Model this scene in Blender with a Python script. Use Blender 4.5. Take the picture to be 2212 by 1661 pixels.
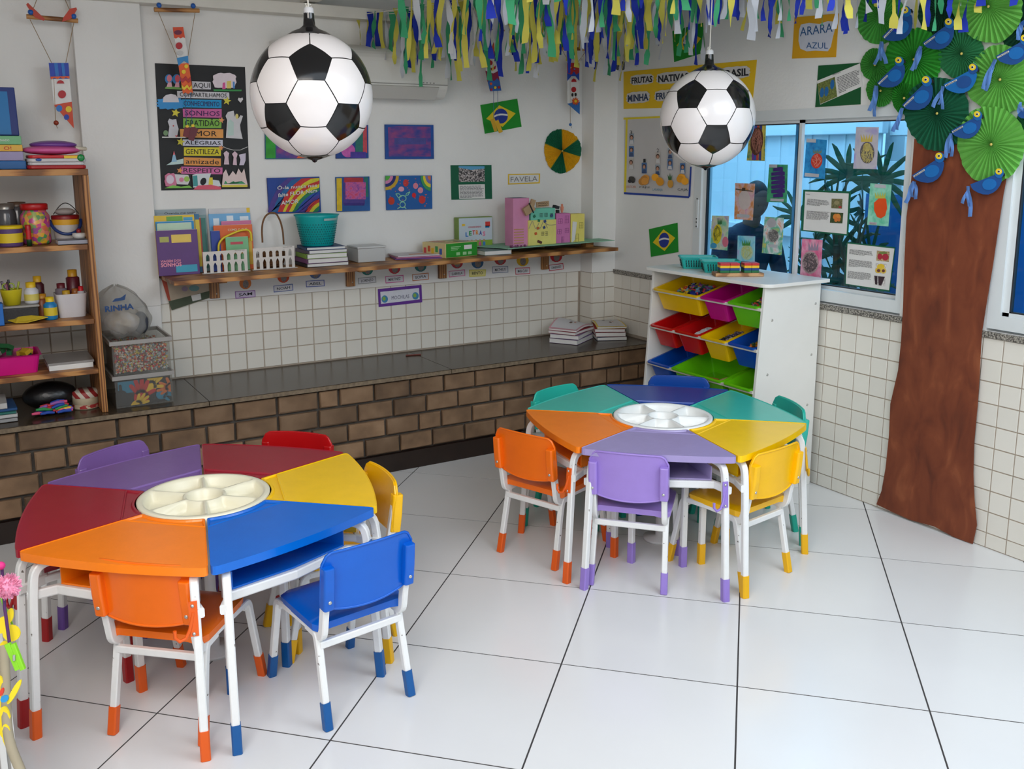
import bpy, bmesh, math, random
from mathutils import Vector, Matrix
random.seed(7)
for _o in list(bpy.data.objects): bpy.data.objects.remove(_o)
scene = bpy.context.scene
COL = scene.collection
PI = math.pi
def R(a): return math.radians(a)

# ------------------------------------------------------------------ camera
IMG_W, IMG_H = 2212, 1661
CAM_F, CAM_YAW, CAM_PITCH, CAM_ROLL = 2045.41, 0.5405, 0.1849, -0.0028
CAM = Vector((-0.4407, -2.9496, 1.7559)); CAM_PY = -114.92
_f = Vector((math.sin(CAM_YAW)*math.cos(CAM_PITCH), math.cos(CAM_YAW)*math.cos(CAM_PITCH), -math.sin(CAM_PITCH)))
_r0 = Vector((math.cos(CAM_YAW), -math.sin(CAM_YAW), 0)); _u0 = _r0.cross(_f)
_r = _r0*math.cos(CAM_ROLL) + _u0*math.sin(CAM_ROLL); _u = -_r0*math.sin(CAM_ROLL) + _u0*math.cos(CAM_ROLL)
camd = bpy.data.cameras.new('camera'); cam = bpy.data.objects.new('camera', camd); COL.objects.link(cam)
camd.sensor_fit = 'HORIZONTAL'; camd.sensor_width = 36.0; camd.lens = 36.0*CAM_F/IMG_W
camd.shift_y = CAM_PY/IMG_W; camd.clip_start = 0.05; camd.clip_end = 200
cam.matrix_world = Matrix(((_r.x, _u.x, -_f.x, CAM.x), (_r.y, _u.y, -_f.y, CAM.y), (_r.z, _u.z, -_f.z, CAM.z), (0, 0, 0, 1)))
scene.camera = cam

# ------------------------------------------------------------------ world, lights, exposure
world = bpy.data.worlds.new('world'); scene.world = world; world.use_nodes = True
_bg = world.node_tree.nodes['Background']; _bg.inputs[0].default_value = (0.80, 0.90, 1.0, 1); _bg.inputs[1].default_value = 1.9
def area_light(name, loc, target, sx, sy, power, col):
    l = bpy.data.lights.new(name, 'AREA'); l.shape = 'RECTANGLE'; l.size = sx; l.size_y = sy; l.energy = power; l.color = col
    o = bpy.data.objects.new(name, l); COL.objects.link(o); o.location = loc
    o.rotation_euler = (Vector(target)-Vector(loc)).to_track_quat('-Z', 'Y').to_euler(); return o
area_light('doorway_daylight', (-0.9, -2.2, 2.7), (0.4, -0.1, 0.3), 1.5, 1.3, 52, (1.0, 0.90, 0.81))
area_light('side_opening_daylight', (2.2, -2.3, 2.75), (2.2, -0.2, 0.5), 1.6, 1.2, 38, (0.82, 0.91, 1.0))
area_light('passage_fill_lamp', (4.25, 1.9, 3.6), (4.7, 2.1, 0.9), 0.9, 4.0, 115, (0.92, 0.97, 1.0))  # added lamp that brightens the fence outside, on top of the sky
scene.view_settings.view_transform = 'Standard'; scene.view_settings.look = 'None'
scene.view_settings.exposure = -0.24; scene.view_settings.gamma = 1.0; scene.view_settings.use_curve_mapping = False

# ------------------------------------------------------------------ pixel -> place helpers (surveying the photograph)
def ray(x, y): return _f + _r*((x-IMG_W/2)/CAM_F) - _u*((y-IMG_H/2-CAM_PY)/CAM_F)
def onX(x, y, X): d = ray(x, y); return CAM + d*((X-CAM.x)/d.x)
def onY(x, y, Y): d = ray(x, y); return CAM + d*((Y-CAM.y)/d.y)
def onZ(x, y, Z): d = ray(x, y); return CAM + d*((Z-CAM.z)/d.z)
def atd(x, y, dep): return CAM + ray(x, y)*dep
YW, XR, YB, ZB = 2.345, 3.4734, 1.78, 0.548       # back wall, right wall, bench front, bench top
TILE_TOP = 0.968

# ------------------------------------------------------------------ materials
def lin(c):
    c = c/255.0
    return c/12.92 if c <= 0.04045 else ((c+0.055)/1.055)**2.4
def rgb(c): return (lin(c[0]), lin(c[1]), lin(c[2]), 1)
_mats = {}
def mat(name, col, rough=0.5, metal=0.0, noise=0.0, nscale=8.0, bump=0.0, bscale=40.0, spec=0.5, trans=0.0, coat=0.0, vary=0.0, sheen=0.0):
    if name in _mats: return _mats[name]
    m = bpy.data.materials.new(name); m.use_nodes = True; nt = m.node_tree; b = nt.nodes['Principled BSDF']
    b.inputs['Base Color'].default_value = rgb(col); b.inputs['Roughness'].default_value = rough; b.inputs['Metallic'].default_value = metal
    b.inputs['Specular IOR Level'].default_value = spec
    if coat: b.inputs['Coat Weight'].default_value = coat; b.inputs['Coat Roughness'].default_value = 0.12
    tc = None
    if noise or bump: tc = nt.nodes.new('ShaderNodeTexCoord')
    src = None
    if noise:
        n = nt.nodes.new('ShaderNodeTexNoise'); n.inputs['Scale'].default_value = nscale; n.inputs['Detail'].default_value = 5
        nt.links.new(tc.outputs['Object'], n.inputs['Vector'])
        h = nt.nodes.new('ShaderNodeHueSaturation'); h.inputs['Color'].default_value = rgb(col)
        mr = nt.nodes.new('ShaderNodeMapRange'); mr.inputs[1].default_value = 0.3; mr.inputs[2].default_value = 0.7
        mr.inputs[3].default_value = 1-noise; mr.inputs[4].default_value = 1+noise
        nt.links.new(n.outputs[0], mr.inputs[0]); nt.links.new(mr.outputs[0], h.inputs['Value']); nt.links.new(h.outputs[0], b.inputs['Base Color'])
        src = h
    if vary:
        oi = nt.nodes.new('ShaderNodeObjectInfo'); mr = nt.nodes.new('ShaderNodeMapRange'); mr.inputs[3].default_value = 1-vary; mr.inputs[4].default_value = 1+vary
        nt.links.new(oi.outputs['Random'], mr.inputs[0])
        h2 = nt.nodes.new('ShaderNodeHueSaturation'); h2.inputs['Color'].default_value = rgb(col)
        if src: nt.links.new(src.outputs[0], h2.inputs['Color'])
        nt.links.new(mr.outputs[0], h2.inputs['Value']); nt.links.new(h2.outputs[0], b.inputs['Base Color'])
    if bump:
        n = nt.nodes.new('ShaderNodeTexNoise'); n.inputs['Scale'].default_value = bscale; n.inputs['Detail'].default_value = 4
        nt.links.new(tc.outputs['Object'], n.inputs['Vector'])
        bp = nt.nodes.new('ShaderNodeBump'); bp.inputs['Strength'].default_value = bump; bp.inputs['Distance'].default_value = 0.01
        nt.links.new(n.outputs[0], bp.inputs['Height']); nt.links.new(bp.outputs[0], b.inputs['Normal'])
    if trans:
        tl = nt.nodes.new('ShaderNodeBsdfTranslucent'); tl.inputs[0].default_value = rgb(col); mx = nt.nodes.new('ShaderNodeMixShader'); mx.inputs[0].default_value = trans
        out = nt.nodes['Material Output']; nt.links.new(b.outputs[0], mx.inputs[1]); nt.links.new(tl.outputs[0], mx.inputs[2]); nt.links.new(mx.outputs[0], out.inputs[0])
    _mats[name] = m; return m
def ramp_mat(name, stops, kind='NOISE', scale=6.0, rough=0.5, stretch=(1, 1, 1), detail=5.0, dist=0.0, bump=0.0, vary=0.0, spec=0.5, rot=(0, 0, 0)):
    if name in _mats: return _mats[name]
    m = bpy.data.materials.new(name); m.use_nodes = True; nt = m.node_tree; b = nt.nodes['Principled BSDF']; b.inputs['Roughness'].default_value = rough
    b.inputs['Specular IOR Level'].default_value = spec
    tc = nt.nodes.new('ShaderNodeTexCoord'); mp = nt.nodes.new('ShaderNodeMapping'); mp.inputs['Scale'].default_value = stretch; mp.inputs['Rotation'].default_value = rot
    nt.links.new(tc.outputs['Object'], mp.inputs[0])
    if kind == 'NOISE':
        n = nt.nodes.new('ShaderNodeTexNoise'); n.inputs['Scale'].default_value = scale; n.inputs['Detail'].default_value = detail; n.inputs['Distortion'].default_value = dist; o = n.outputs[0]
    elif kind == 'WAVE':
        n = nt.nodes.new('ShaderNodeTexWave'); n.inputs['Scale'].default_value = scale; n.inputs['Distortion'].default_value = dist; n.inputs['Detail'].default_value = detail; o = n.outputs[1]
    else:
        n = nt.nodes.new('ShaderNodeTexVoronoi'); n.inputs['Scale'].default_value = scale; o = n.outputs['Color' if kind == 'CELL' else 'Distance']
    nt.links.new(mp.outputs[0], n.inputs['Vector'])
    cr = nt.nodes.new('ShaderNodeValToRGB'); e = cr.color_ramp.elements
    while len(e) < len(stops): e.new(0.5)
    for i, (p, c) in enumerate(stops): e[i].position = p; e[i].color = rgb(c)
    nt.links.new(o, cr.inputs[0]); fin = cr.outputs[0]
    if vary:
        oi = nt.nodes.new('ShaderNodeObjectInfo'); mr = nt.nodes.new('ShaderNodeMapRange'); mr.inputs[3].default_value = 1-vary; mr.inputs[4].default_value = 1+vary
        nt.links.new(oi.outputs['Random'], mr.inputs[0]); h = nt.nodes.new('ShaderNodeHueSaturation'); nt.links.new(fin, h.inputs['Color']); nt.links.new(mr.outputs[0], h.inputs['Value']); fin = h.outputs[0]
        # shift the texture from piece to piece too
        ad = nt.nodes.new('ShaderNodeVectorMath'); ad.operation = 'ADD'; cb = nt.nodes.new('ShaderNodeCombineXYZ'); mu = nt.nodes.new('ShaderNodeMath'); mu.operation = 'MULTIPLY'; mu.inputs[1].default_value = 37
        nt.links.new(oi.outputs['Random'], mu.inputs[0]); nt.links.new(mu.outputs[0], cb.inputs[0]); nt.links.new(mp.outputs[0], ad.inputs[0]); nt.links.new(cb.outputs[0], ad.inputs[1]); nt.links.new(ad.outputs[0], n.inputs['Vector'])
    nt.links.new(fin, b.inputs['Base Color'])
    if bump:
        bp = nt.nodes.new('ShaderNodeBump'); bp.inputs['Strength'].default_value = bump; bp.inputs['Distance'].default_value = 0.01
        nt.links.new(o, bp.inputs['Height']); nt.links.new(bp.outputs[0], b.inputs['Normal'])
    _mats[name] = m; return m
def glass_mat(name, col, gloss=0.12, rough=0.02):
    if name in _mats: return _mats[name]
    m = bpy.data.materials.new(name); m.use_nodes = True; nt = m.node_tree; nt.nodes.remove(nt.nodes['Principled BSDF']); out = nt.nodes['Material Output']
    t = nt.nodes.new('ShaderNodeBsdfTransparent'); t.inputs[0].default_value = rgb(col); g = nt.nodes.new('ShaderNodeBsdfGlossy'); g.inputs['Roughness'].default_value = rough
    fr = nt.nodes.new('ShaderNodeLayerWeight'); fr.inputs[0].default_value = 0.5; pw = nt.nodes.new('ShaderNodeMath'); pw.operation = 'POWER'; pw.inputs[1].default_value = 4.0
    nt.links.new(fr.outputs['Facing'], pw.inputs[0]); ml = nt.nodes.new('ShaderNodeMath'); ml.operation = 'MULTIPLY_ADD'; ml.inputs[1].default_value = 0.7; ml.inputs[2].default_value = gloss*0.25; ml.use_clamp = True
    mx = nt.nodes.new('ShaderNodeMixShader'); nt.links.new(pw.outputs[0], ml.inputs[0]); nt.links.new(ml.outputs[0], mx.inputs[0]); nt.links.new(t.outputs[0], mx.inputs[1]); nt.links.new(g.outputs[0], mx.inputs[2]); nt.links.new(mx.outputs[0], out.inputs[0])
    _mats[name] = m; return m
def film_mat(name, col, tint, cloud):
    if name in _mats: return _mats[name]
    m = bpy.data.materials.new(name); m.use_nodes = True; nt = m.node_tree; out = nt.nodes['Material Output']; b = nt.nodes['Principled BSDF']
    b.inputs['Base Color'].default_value = rgb(col); b.inputs['Roughness'].default_value = 0.25
    t = nt.nodes.new('ShaderNodeBsdfTransparent'); t.inputs[0].default_value = rgb(tint); mx = nt.nodes.new('ShaderNodeMixShader'); mx.inputs[0].default_value = cloud
    nt.links.new(t.outputs[0], mx.inputs[1]); nt.links.new(b.outputs[0], mx.inputs[2]); nt.links.new(mx.outputs[0], out.inputs[0]); _mats[name] = m; return m
def pmat(c, rough=0.7): return mat('paint_%d_%d_%d_%d' % (c[0], c[1], c[2], int(rough*100)), c, rough, noise=0.04, nscale=30)
def plastic(c, rough=0.32): return mat('plastic_%d_%d_%d_%d' % (c[0], c[1], c[2], int(rough*100)), c, rough, noise=0.03, nscale=14, bump=0.04, bscale=90)

# ------------------------------------------------------------------ mesh builder
class MB:
    def __init__(s): s.v = []; s.f = []; s.sm = []
    def add(s, vs, fs, smooth=False):
        n = len(s.v); s.v += [Vector(p) for p in vs]; s.f += [[i+n for i in q] for q in fs]; s.sm += [smooth]*len(fs); return s
    def box(s, c, size, M=None):
        x, y, z = size[0]/2, size[1]/2, size[2]/2; c = Vector(c); vs = []
        for a in (-x, x):
            for b in (-y, y):
                for d in (-z, z): p = Vector((a, b, d)); vs.append(c + (M @ p if M else p))
        return s.add(vs, [(0, 1, 3, 2), (4, 6, 7, 5), (0, 4, 5, 1), (2, 3, 7, 6), (0, 2, 6, 4), (1, 5, 7, 3)])
    def prism(s, poly, vec, smooth=False):
        vec = Vector(vec); poly = [Vector(p) for p in poly]; n = len(poly)
        # orient so that the first ring is the back
        nr = Vector((0, 0, 0))
        for i in range(n): nr += poly[i].cross(poly[(i+1) % n])
        if nr.dot(vec) < 0: poly = poly[::-1]
        vs = poly + [p+vec for p in poly]
        fs = [list(range(n))[::-1], list(range(n, 2*n))] + [(i, (i+1) % n, n+(i+1) % n, n+i) for i in range(n)]
        return s.add(vs, fs)
    def tube(s, pts, r, n=8, closed=False, cap=True, rad=None):
        pts = [Vector(p) for p in pts]; k = len(pts); vs = []; fs = []
        up = None
        for i, p in enumerate(pts):
            if closed: t = pts[(i+1) % k]-pts[i-1]
            else: t = pts[min(i+1, k-1)]-pts[max(i-1, 0)]
            t = t.normalized() if t.length > 1e-9 else Vector((0, 0, 1))
            if up is None: up = t.orthogonal().normalized()
            up = (up - t*up.dot(t)); up = up.normalized() if up.length > 1e-6 else t.orthogonal().normalized()
            b = t.cross(up); rr = rad[i] if rad else r
            for j in range(n): a = 2*PI*j/n; vs.append(p + (up*math.cos(a)+b*math.sin(a))*rr)
        m = k if closed else k-1
        for i in range(m):
            for j in range(n): a = i*n+j; b2 = i*n+(j+1) % n; c = ((i+1) % k)*n+(j+1) % n; d = ((i+1) % k)*n+j; fs.append((a, b2, c, d))
        s.add(vs, fs, n > 5)
        if cap and not closed: s.add(vs[:n], [list(range(n))[::-1]]); s.add(vs[-n:], [list(range(n))])
        return s
    def rtube(s, pts, nrm, w, h, cap=True):          # rectangular tube in a plane with normal nrm: w along nrm, h in the plane
        pts = [Vector(p) for p in pts]; nrm = Vector(nrm).normalized(); k = len(pts); vs = []; fs = []
        for i, p in enumerate(pts):
            t = (pts[min(i+1, k-1)]-pts[max(i-1, 0)]).normalized(); b = nrm.cross(t).normalized(); c = 0.28
            for a, d in ((-1, -1+c), (-1+c, -1), (1-c, -1), (1, -1+c), (1, 1-c), (1-c, 1), (-1+c, 1), (-1, 1-c)): vs.append(p+nrm*(a*w/2)+b*(d*h/2))
        n = 8
        for i in range(k-1):
            for j in range(n): fs.append((i*n+j, i*n+(j+1) % n, (i+1)*n+(j+1) % n, (i+1)*n+j))
        if cap: fs.append(list(range(n))[::-1]); fs.append([(k-1)*n+j for j in range(n)])
        return s.add(vs, fs)
    def lathe(s, prof, n=24, c=(0, 0, 0), M=None, smooth=True, caps=True, sx=1, sy=1):
        c = Vector(c); vs = []; fs = []; k = len(prof)
        for r, z in prof:
            for j in range(n): a = 2*PI*j/n; p = Vector((r*math.cos(a)*sx, r*math.sin(a)*sy, z)); vs.append(c+(M @ p if M else p))
        for i in range(k-1):
            for j in range(n): fs.append((i*n+j, i*n+(j+1) % n, (i+1)*n+(j+1) % n, (i+1)*n+j))
        s.add(vs, fs, smooth)
        if caps:
            if prof[0][0] > 1e-5: s.add(vs[:n], [list(range(n))[::-1]])
            if prof[-1][0] > 1e-5: s.add(vs[-n:], [list(range(n))])
        return s
    def ball(s, c, r, n=12, m=8, sc=(1, 1, 1), M=None):
        prof = [(max(1e-6, r*math.sin(PI*i/m)), -r*math.cos(PI*i/m)) for i in range(m+1)]
        Mx = Matrix.Diagonal((sc[0], sc[1], sc[2])); Mx = (M.to_3x3() @ Mx) if M else Mx
        return s.lathe(prof, n, c, Mx, True, False)
    def grid(s, fn, nu, nv, smooth=True, closeu=False):
        vs = []; fs = []
        for j in range(nv+1):
            for i in range(nu+(0 if closeu else 1)): vs.append(fn(i/nu, j/nv))
        w = nu if closeu else nu+1
        for j in range(nv):
            for i in range(nu): fs.append((j*w+i, j*w+(i+1) % w, (j+1)*w+(i+1) % w, (j+1)*w+i))
        return s.add(vs, fs, smooth)
    def xf(s, M): s.v = [M @ p for p in s.v]; return s
    def mesh(s, name, m=None, off=None):
        me = bpy.data.meshes.new(name); off = off or Vector((0, 0, 0))
        me.from_pydata([tuple(p-off) for p in s.v], [], s.f); me.polygons.foreach_set('use_smooth', s.sm)
        if m: me.materials.append(m)
        me.update(); return me
WPOS = {}
def setp(o, label=None, cat=None, group=None, kind=None):
    if label: o['label'] = label
    if cat: o['category'] = cat
    if group: o['group'] = group
    if kind: o['kind'] = kind
    return o
def empty(name, loc, rz=0, label=None, cat=None, group=None, kind=None):
    o = bpy.data.objects.new(name, None); COL.objects.link(o); o.location = loc; o.rotation_euler = (0, 0, rz); o.empty_display_size = 0.05
    WPOS[o.name] = Vector(loc); return setp(o, label, cat, group, kind)
def obj(name, mb, m, parent=None, label=None, cat=None, group=None, kind=None, local=False, origin=None, bev=0, bseg=2, smooth_ang=None):
    """mb in world coordinates (or, local=True, in the parent's frame)"""
    if parent is not None and not local: off = WPOS[parent.name]
    elif parent is not None: off = Vector((0, 0, 0))
    elif origin is not None: off = Vector(origin)
    elif local: off = Vector((0, 0, 0))
    else:
        lo = Vector((min(p.x for p in mb.v), min(p.y for p in mb.v), min(p.z for p in mb.v))); hi = Vector((max(p.x for p in mb.v), max(p.y for p in mb.v), max(p.z for p in mb.v)))
        off = (lo+hi)/2; off.z = lo.z
    me = mb.mesh(name, m, off); o = bpy.data.objects.new(name, me); COL.objects.link(o)
    if parent is not None: o.parent = parent
    else: o.location = off
    WPOS[o.name] = off if parent is None else WPOS.get(parent.name, Vector())
    if bev: 
        b = o.modifiers.new('bevel', 'BEVEL'); b.width = bev; b.segments = bseg; b.limit_method = 'ANGLE'; b.angle_limit = R(35)
    return setp(o, label, cat, group, kind)
def inst(name, me, loc, parent=None, rot=None, m=None):
    o = bpy.data.objects.new(name, me); COL.objects.link(o)
    if parent is not None: o.parent = parent; o.location = Vector(loc)-WPOS[parent.name]
    else: o.location = loc
    if rot: o.rotation_euler = rot
    return o
def copy_tree(o, parent=None):
    c = o.copy(); COL.objects.link(c); c.parent = parent; WPOS[c.name] = WPOS.get(o.name, Vector())
    for ch in list(o.children): copy_tree(ch, c)
    return c
def arc(c, r, a0, a1, n): return [(c[0]+r*math.cos(a0+(a1-a0)*i/n), c[1]+r*math.sin(a0+(a1-a0)*i/n)) for i in range(n+1)]
def fillet(poly, rad, n=4):
    out = []; k = len(poly); rad = rad if isinstance(rad, (list, tuple)) else [rad]*k
    for i in range(k):
        p = Vector(poly[i]); a = Vector(poly[i-1])-p; b = Vector(poly[(i+1) % k])-p; r = rad[i]
        la, lb = a.length, b.length
        if r <= 0 or la < 1e-6 or lb < 1e-6: out.append((p.x, p.y)); continue
        r = min(r, la*0.49, lb*0.49); A = p+a.normalized()*r; B = p+b.normalized()*r
        for j in range(n+1): t = j/n; q = A*(1-t)**2+p*2*t*(1-t)+B*t*t; out.append((q.x, q.y))
    return out
def smooth_path(pts, rad, n=5):
    pts = [Vector(p) for p in pts]; out = [pts[0]]
    for i in range(1, len(pts)-1):
        p = pts[i]; a = pts[i-1]-p; b = pts[i+1]-p; r = min(rad, a.length*0.48, b.length*0.48); A = p+a.normalized()*r; B = p+b.normalized()*r
        for j in range(n+1): t = j/n; out.append(A*(1-t)**2+p*2*t*(1-t)+B*t*t)
    out.append(pts[-1]); return out
_font_cache = {}
def text_mesh(txt, bold=0.0):
    """flat letters as (verts, faces), size 1"""
    k = (txt, bold)
    if k in _font_cache: return _font_cache[k]
    cu = bpy.data.curves.new('lettering', 'FONT'); cu.body = txt; cu.size = 1.0; cu.offset = bold; cu.resolution_u = 2
    o = bpy.data.objects.new('lettering', cu); COL.objects.link(o); bpy.context.view_layer.update()
    me = bpy.data.meshes.new_from_object(o.evaluated_get(bpy.context.evaluated_depsgraph_get()))
    vs = [v.co.copy() for v in me.vertices]; fs = [list(p.vertices) for p in me.polygons]
    bpy.data.objects.remove(o); bpy.data.curves.remove(cu); bpy.data.meshes.remove(me)
    _font_cache[k] = (vs, fs); return vs, fs
def text_on(mb, txt, p0, p1, h, up, nrm, lift=0.0008, bold=0.0):
    """letters from world point p0 to p1 along the baseline, cap height h along up, lifted off the sheet along nrm"""
    vs, fs = text_mesh(txt, bold)
    if not vs: return mb
    x0 = min(v.x for v in vs); x1 = max(v.x for v in vs); p0 = Vector(p0); p1 = Vector(p1); up = Vector(up); nrm = Vector(nrm)
    ex = (p1-p0)/max(1e-6, x1-x0)
    return mb.add([p0+ex*(v.x-x0)+up*(v.y*h/0.7)+nrm*lift for v in vs], fs)
def children_of(o): return list(o.children)
# ================================================================== THE ROOM
M_PLASTER = mat('white_wall_plaster', (230, 228, 224), 0.75, noise=0.035, nscale=3.0, bump=0.12, bscale=60)
M_PLASTER_R = mat('white_wall_plaster_side', (230, 229, 226), 0.75, noise=0.03, nscale=3.0, bump=0.12, bscale=60)
M_TILE = mat('white_glazed_wall_tile', (224, 219, 208), 0.22, noise=0.02, nscale=5, vary=0.03)
M_GROUT = mat('beige_wall_grout', (166, 152, 136), 0.9, noise=0.1, nscale=20)
M_FLOOR = mat('white_polished_porcelain', (226, 225, 224), 0.20, noise=0.018, nscale=2.2, vary=0.012, spec=0.5)
M_FGROUT = mat('dark_floor_grout', (62, 58, 58), 0.9)
M_CEIL = mat('grey_white_ceiling', (186, 183, 178), 0.8, noise=0.03, nscale=2)
M_BEAM = mat('white_painted_timber', (222, 218, 208), 0.55, noise=0.03, nscale=9)
M_GRANITE_SILL = ramp_mat('speckled_granite_sill', [(0.0, (40, 38, 36)), (0.42, (70, 66, 62)), (0.55, (150, 144, 134)), (0.75, (196, 190, 178))], 'NOISE', 130, 0.35, detail=3)
M_GRANITE = ramp_mat('dark_polished_granite', [(0.0, (40, 32, 24)), (0.45, (58, 47, 36)), (0.6, (78, 65, 50)), (1.0, (112, 98, 80))], 'NOISE', 55, 0.24, detail=8, spec=0.35)
M_GRANITE_EDGE = ramp_mat('rough_granite_edge', [(0.2, (92, 78, 62)), (0.8, (140, 122, 98))], 'NOISE', 60, 0.7)
M_BRICK = ramp_mat('brown_rustic_brick', [(0.2, (86, 66, 49)), (0.5, (124, 97, 72)), (0.7, (142, 114, 88)), (0.9, (160, 136, 112))], 'NOISE', 6, 0.85, detail=8, bump=0.5, vary=0.30)
M_MORTAR = mat('grey_brick_mortar', (84, 78, 72), 0.95, noise=0.15, nscale=25, bump=0.5, bscale=70)
M_DARKWOOD = mat('dark_brown_skirting', (38, 26, 20), 0.35, noise=0.2, nscale=10)
M_ALU = mat('white_aluminium_frame', (214, 218, 218), 0.35, noise=0.02, nscale=10)
M_ALU_DK = mat('dark_window_gasket', (36, 38, 42), 0.5)
M_GLASS = glass_mat('blue_film_glass', (190, 231, 252), 0.14)

def clip_poly(poly, n, d):        # keep points with n.p <= d
    out = []
    for i in range(len(poly)):
        a, b = poly[i], poly[(i+1) % len(poly)]; da = n[0]*a[0]+n[1]*a[1]-d; db = n[0]*b[0]+n[1]*b[1]-d
        if da <= 0: out.append(a)
        if (da < 0) != (db < 0) and abs(da-db) > 1e-9: t = da/(da-db); out.append((a[0]+(b[0]-a[0])*t, a[1]+(b[1]-a[1])*t))
    return out
# ---- floor
XL, YF = -2.6, -4.3
mb = MB().box(((XL+XR)/2, (YF+YB)/2, -0.0262), (XR-XL, YB-YF, 0.05))
floor = obj('floor', mb, M_FGROUT, kind='structure')
_cache = {}
k45 = 0.6*math.sqrt(0.5)
for c in range(-7, 12):
    for r in range(-10, 12):
        g = 0.0028/0.6
        cs = [(c+g, r+g), (c+1-g, r+g), (c+1-g, r+1-g), (c+g, r+1-g)]
        P = [(k45*(a+b), k45*(b-a)) for a, b in cs]; n0 = list(P)
        for nn, d in (((1, 0), XR), ((-1, 0), -XL), ((0, 1), YB-0.002), ((0, -1), -YF)):
            P = clip_poly(P, nn, d)
            if len(P) < 3: break
        if len(P) < 3: continue
        ar = abs(sum(P[i][0]*P[(i+1) % len(P)][1]-P[(i+1) % len(P)][0]*P[i][1] for i in range(len(P))))/2
        if ar < 0.0008: continue
        cx = sum(p[0] for p in n0)/4; cy = sum(p[1] for p in n0)/4
        whole = len(P) == 4 and ar > 0.35
        if whole and 'whole' in _cache: me = _cache['whole']
        else:
            b = MB().prism([(p[0]-cx, p[1]-cy, -0.008) for p in P], (0, 0, 0.008)); me = b.mesh('floor_tile', M_FLOOR)
            if whole: _cache['whole'] = me
        inst('floor_tile', me, (cx, cy, 0), floor)
# ---- ceiling with wall plate and rafters
CY0 = -0.95
obj('ceiling', MB().box(((XL+XR)/2, (CY0+YW)/2+0.1, 2.83), (XR-XL+0.3, YW-CY0+0.2, 0.06)), M_CEIL, kind='structure')
obj('trim_1', MB().box(((0.0+XR)/2-0.7, YW-0.055, 2.535), (XR+1.6, 0.11, 0.062)), M_BEAM, kind='structure', bev=0.004)
for i, x in enumerate((-0.6, 1.41, 3.0)):
    obj('trim_%d' % (i+2), MB().box((x, YW-1.5, 2.685), (0.07, 3.0, 0.22)), M_BEAM, kind='structure', bev=0.004)

# ---- back wall: plaster above, glazed tiles below
mb = MB().box(((XL+XR)/2, YW+0.075, (TILE_TOP+2.8)/2), (XR-XL+0.3, 0.15, 2.8-TILE_TOP)).box(((XL+XR)/2, YW+0.079, TILE_TOP/2), (XR-XL+0.3, 0.15, TILE_TOP))
wall_back = obj('wall_back', mb, M_PLASTER, kind='structure')
obj('tile_bed', MB().box(((XL+XR)/2, YW+0.003, TILE_TOP/2), (XR-XL, 0.004, TILE_TOP)), M_GROUT, wall_back)
def tile_mesh(w, h, t=0.004, ch=0.002):
    a, b = w/2, h/2
    return MB().add([(-a, 0, -b), (a, 0, -b), (a, 0, b), (-a, 0, b), (-a+ch, -t, -b+ch), (a-ch, -t, -b+ch), (a-ch, -t, b-ch), (-a+ch, -t, b-ch)],
                    [(0, 1, 2, 3), (7, 6, 5, 4), (0, 4, 5, 1), (1, 5, 6, 2), (2, 6, 7, 3), (3, 7, 4, 0)]).mesh('wall_tile', M_TILE)
BT, BV = 0.0996, 0.1035                       # back-wall tile pitch
me_bt = tile_mesh(BT-0.0042, BV-0.0042)
for c in range(-10, 27):
    x = 0.678+BT*(c+0.5)
    if 0.225 < x-BT/2 and x+BT/2 < 0.50: continue
    if x < -0.42 or x > 3.27: continue
    for r in range(4): inst('wall_tile', me_bt, (x, YW+0.001, TILE_TOP-BV*(r+0.5)), wall_back)
# pillars of the back wall
def pillar(name, x0, x1, yf, tiles):
    p = obj(name, MB().box(((x0+x1)/2, (yf+YW)/2, (TILE_TOP+2.78)/2), (x1-x0, YW-yf, 2.78-TILE_TOP)).box(((x0+x1)/2, (yf+YW)/2+0.002, TILE_TOP/2), (x1-x0-0.004, YW-yf-0.004, TILE_TOP)), M_PLASTER, kind='structure', bev=0.003)
    if tiles:
        obj('tile_bed', MB().box(((x0+x1)/2, (yf+YW)/2, TILE_TOP/2), (x1-x0-0.002, YW-yf, TILE_TOP)), M_GROUT, p)
        n = 2; w = (x1-x0)/n; me = tile_mesh(w-0.004, BV-0.004)
        for i in range(n):
            for r in range(4): inst('wall_tile', me, (x0+w*(i+0.5), yf, TILE_TOP-BV*(r+0.5)), p)
        d = YW-yf; me2 = tile_mesh(d-0.004, BV-0.004)
        for r in range(4): inst('wall_tile', me2, (x0+0.001, yf+d/2, TILE_TOP-BV*(r+0.5)), p, (0, 0, -PI/2))
    return p
pillar('wall_pillar_right', 3.284, XR+0.02, 2.207, True)
pl = pillar('wall_pillar_left', 0.203, 0.522, 2.285, False)

# ---- right wall with two window openings
WZ0, WZ1 = 0.985, 1.985
W1 = (-0.055, 1.43); W2 = (-2.35, -0.50)
T = 0.14; xc = XR+T/2
segs = [((W2[0]-1.2, YW+0.15), (0, WZ0)), ((W2[0]-1.2, YW+0.15), (WZ1, 2.8)), ((W1[1], YW+0.15), (WZ0, WZ1)), ((W2[1], W1[0]), (WZ0, WZ1)), ((W2[0]-1.2, W2[0]), (WZ0, WZ1))]
mb = MB()
for (y0, y1), (z0, z1) in segs: mb.box((xc, (y0+y1)/2, (z0+z1)/2), (T, y1-y0, z1-z0))
wall_right = obj('wall_right', mb, M_PLASTER_R, kind='structure')
obj('tile_bed', MB().box((XR-0.0005, (YW+W2[0]-0.6)/2, 0.955/2), (0.004, YW-W2[0]+0.6, 0.955)), M_GROUT, wall_right)
RT, RV = 0.0968, 0.0985
me_rt = tile_mesh(RT-0.004, RV-0.004); me_rb = tile_mesh(RT-0.004, 0.0655)
nt_ = 0
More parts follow.
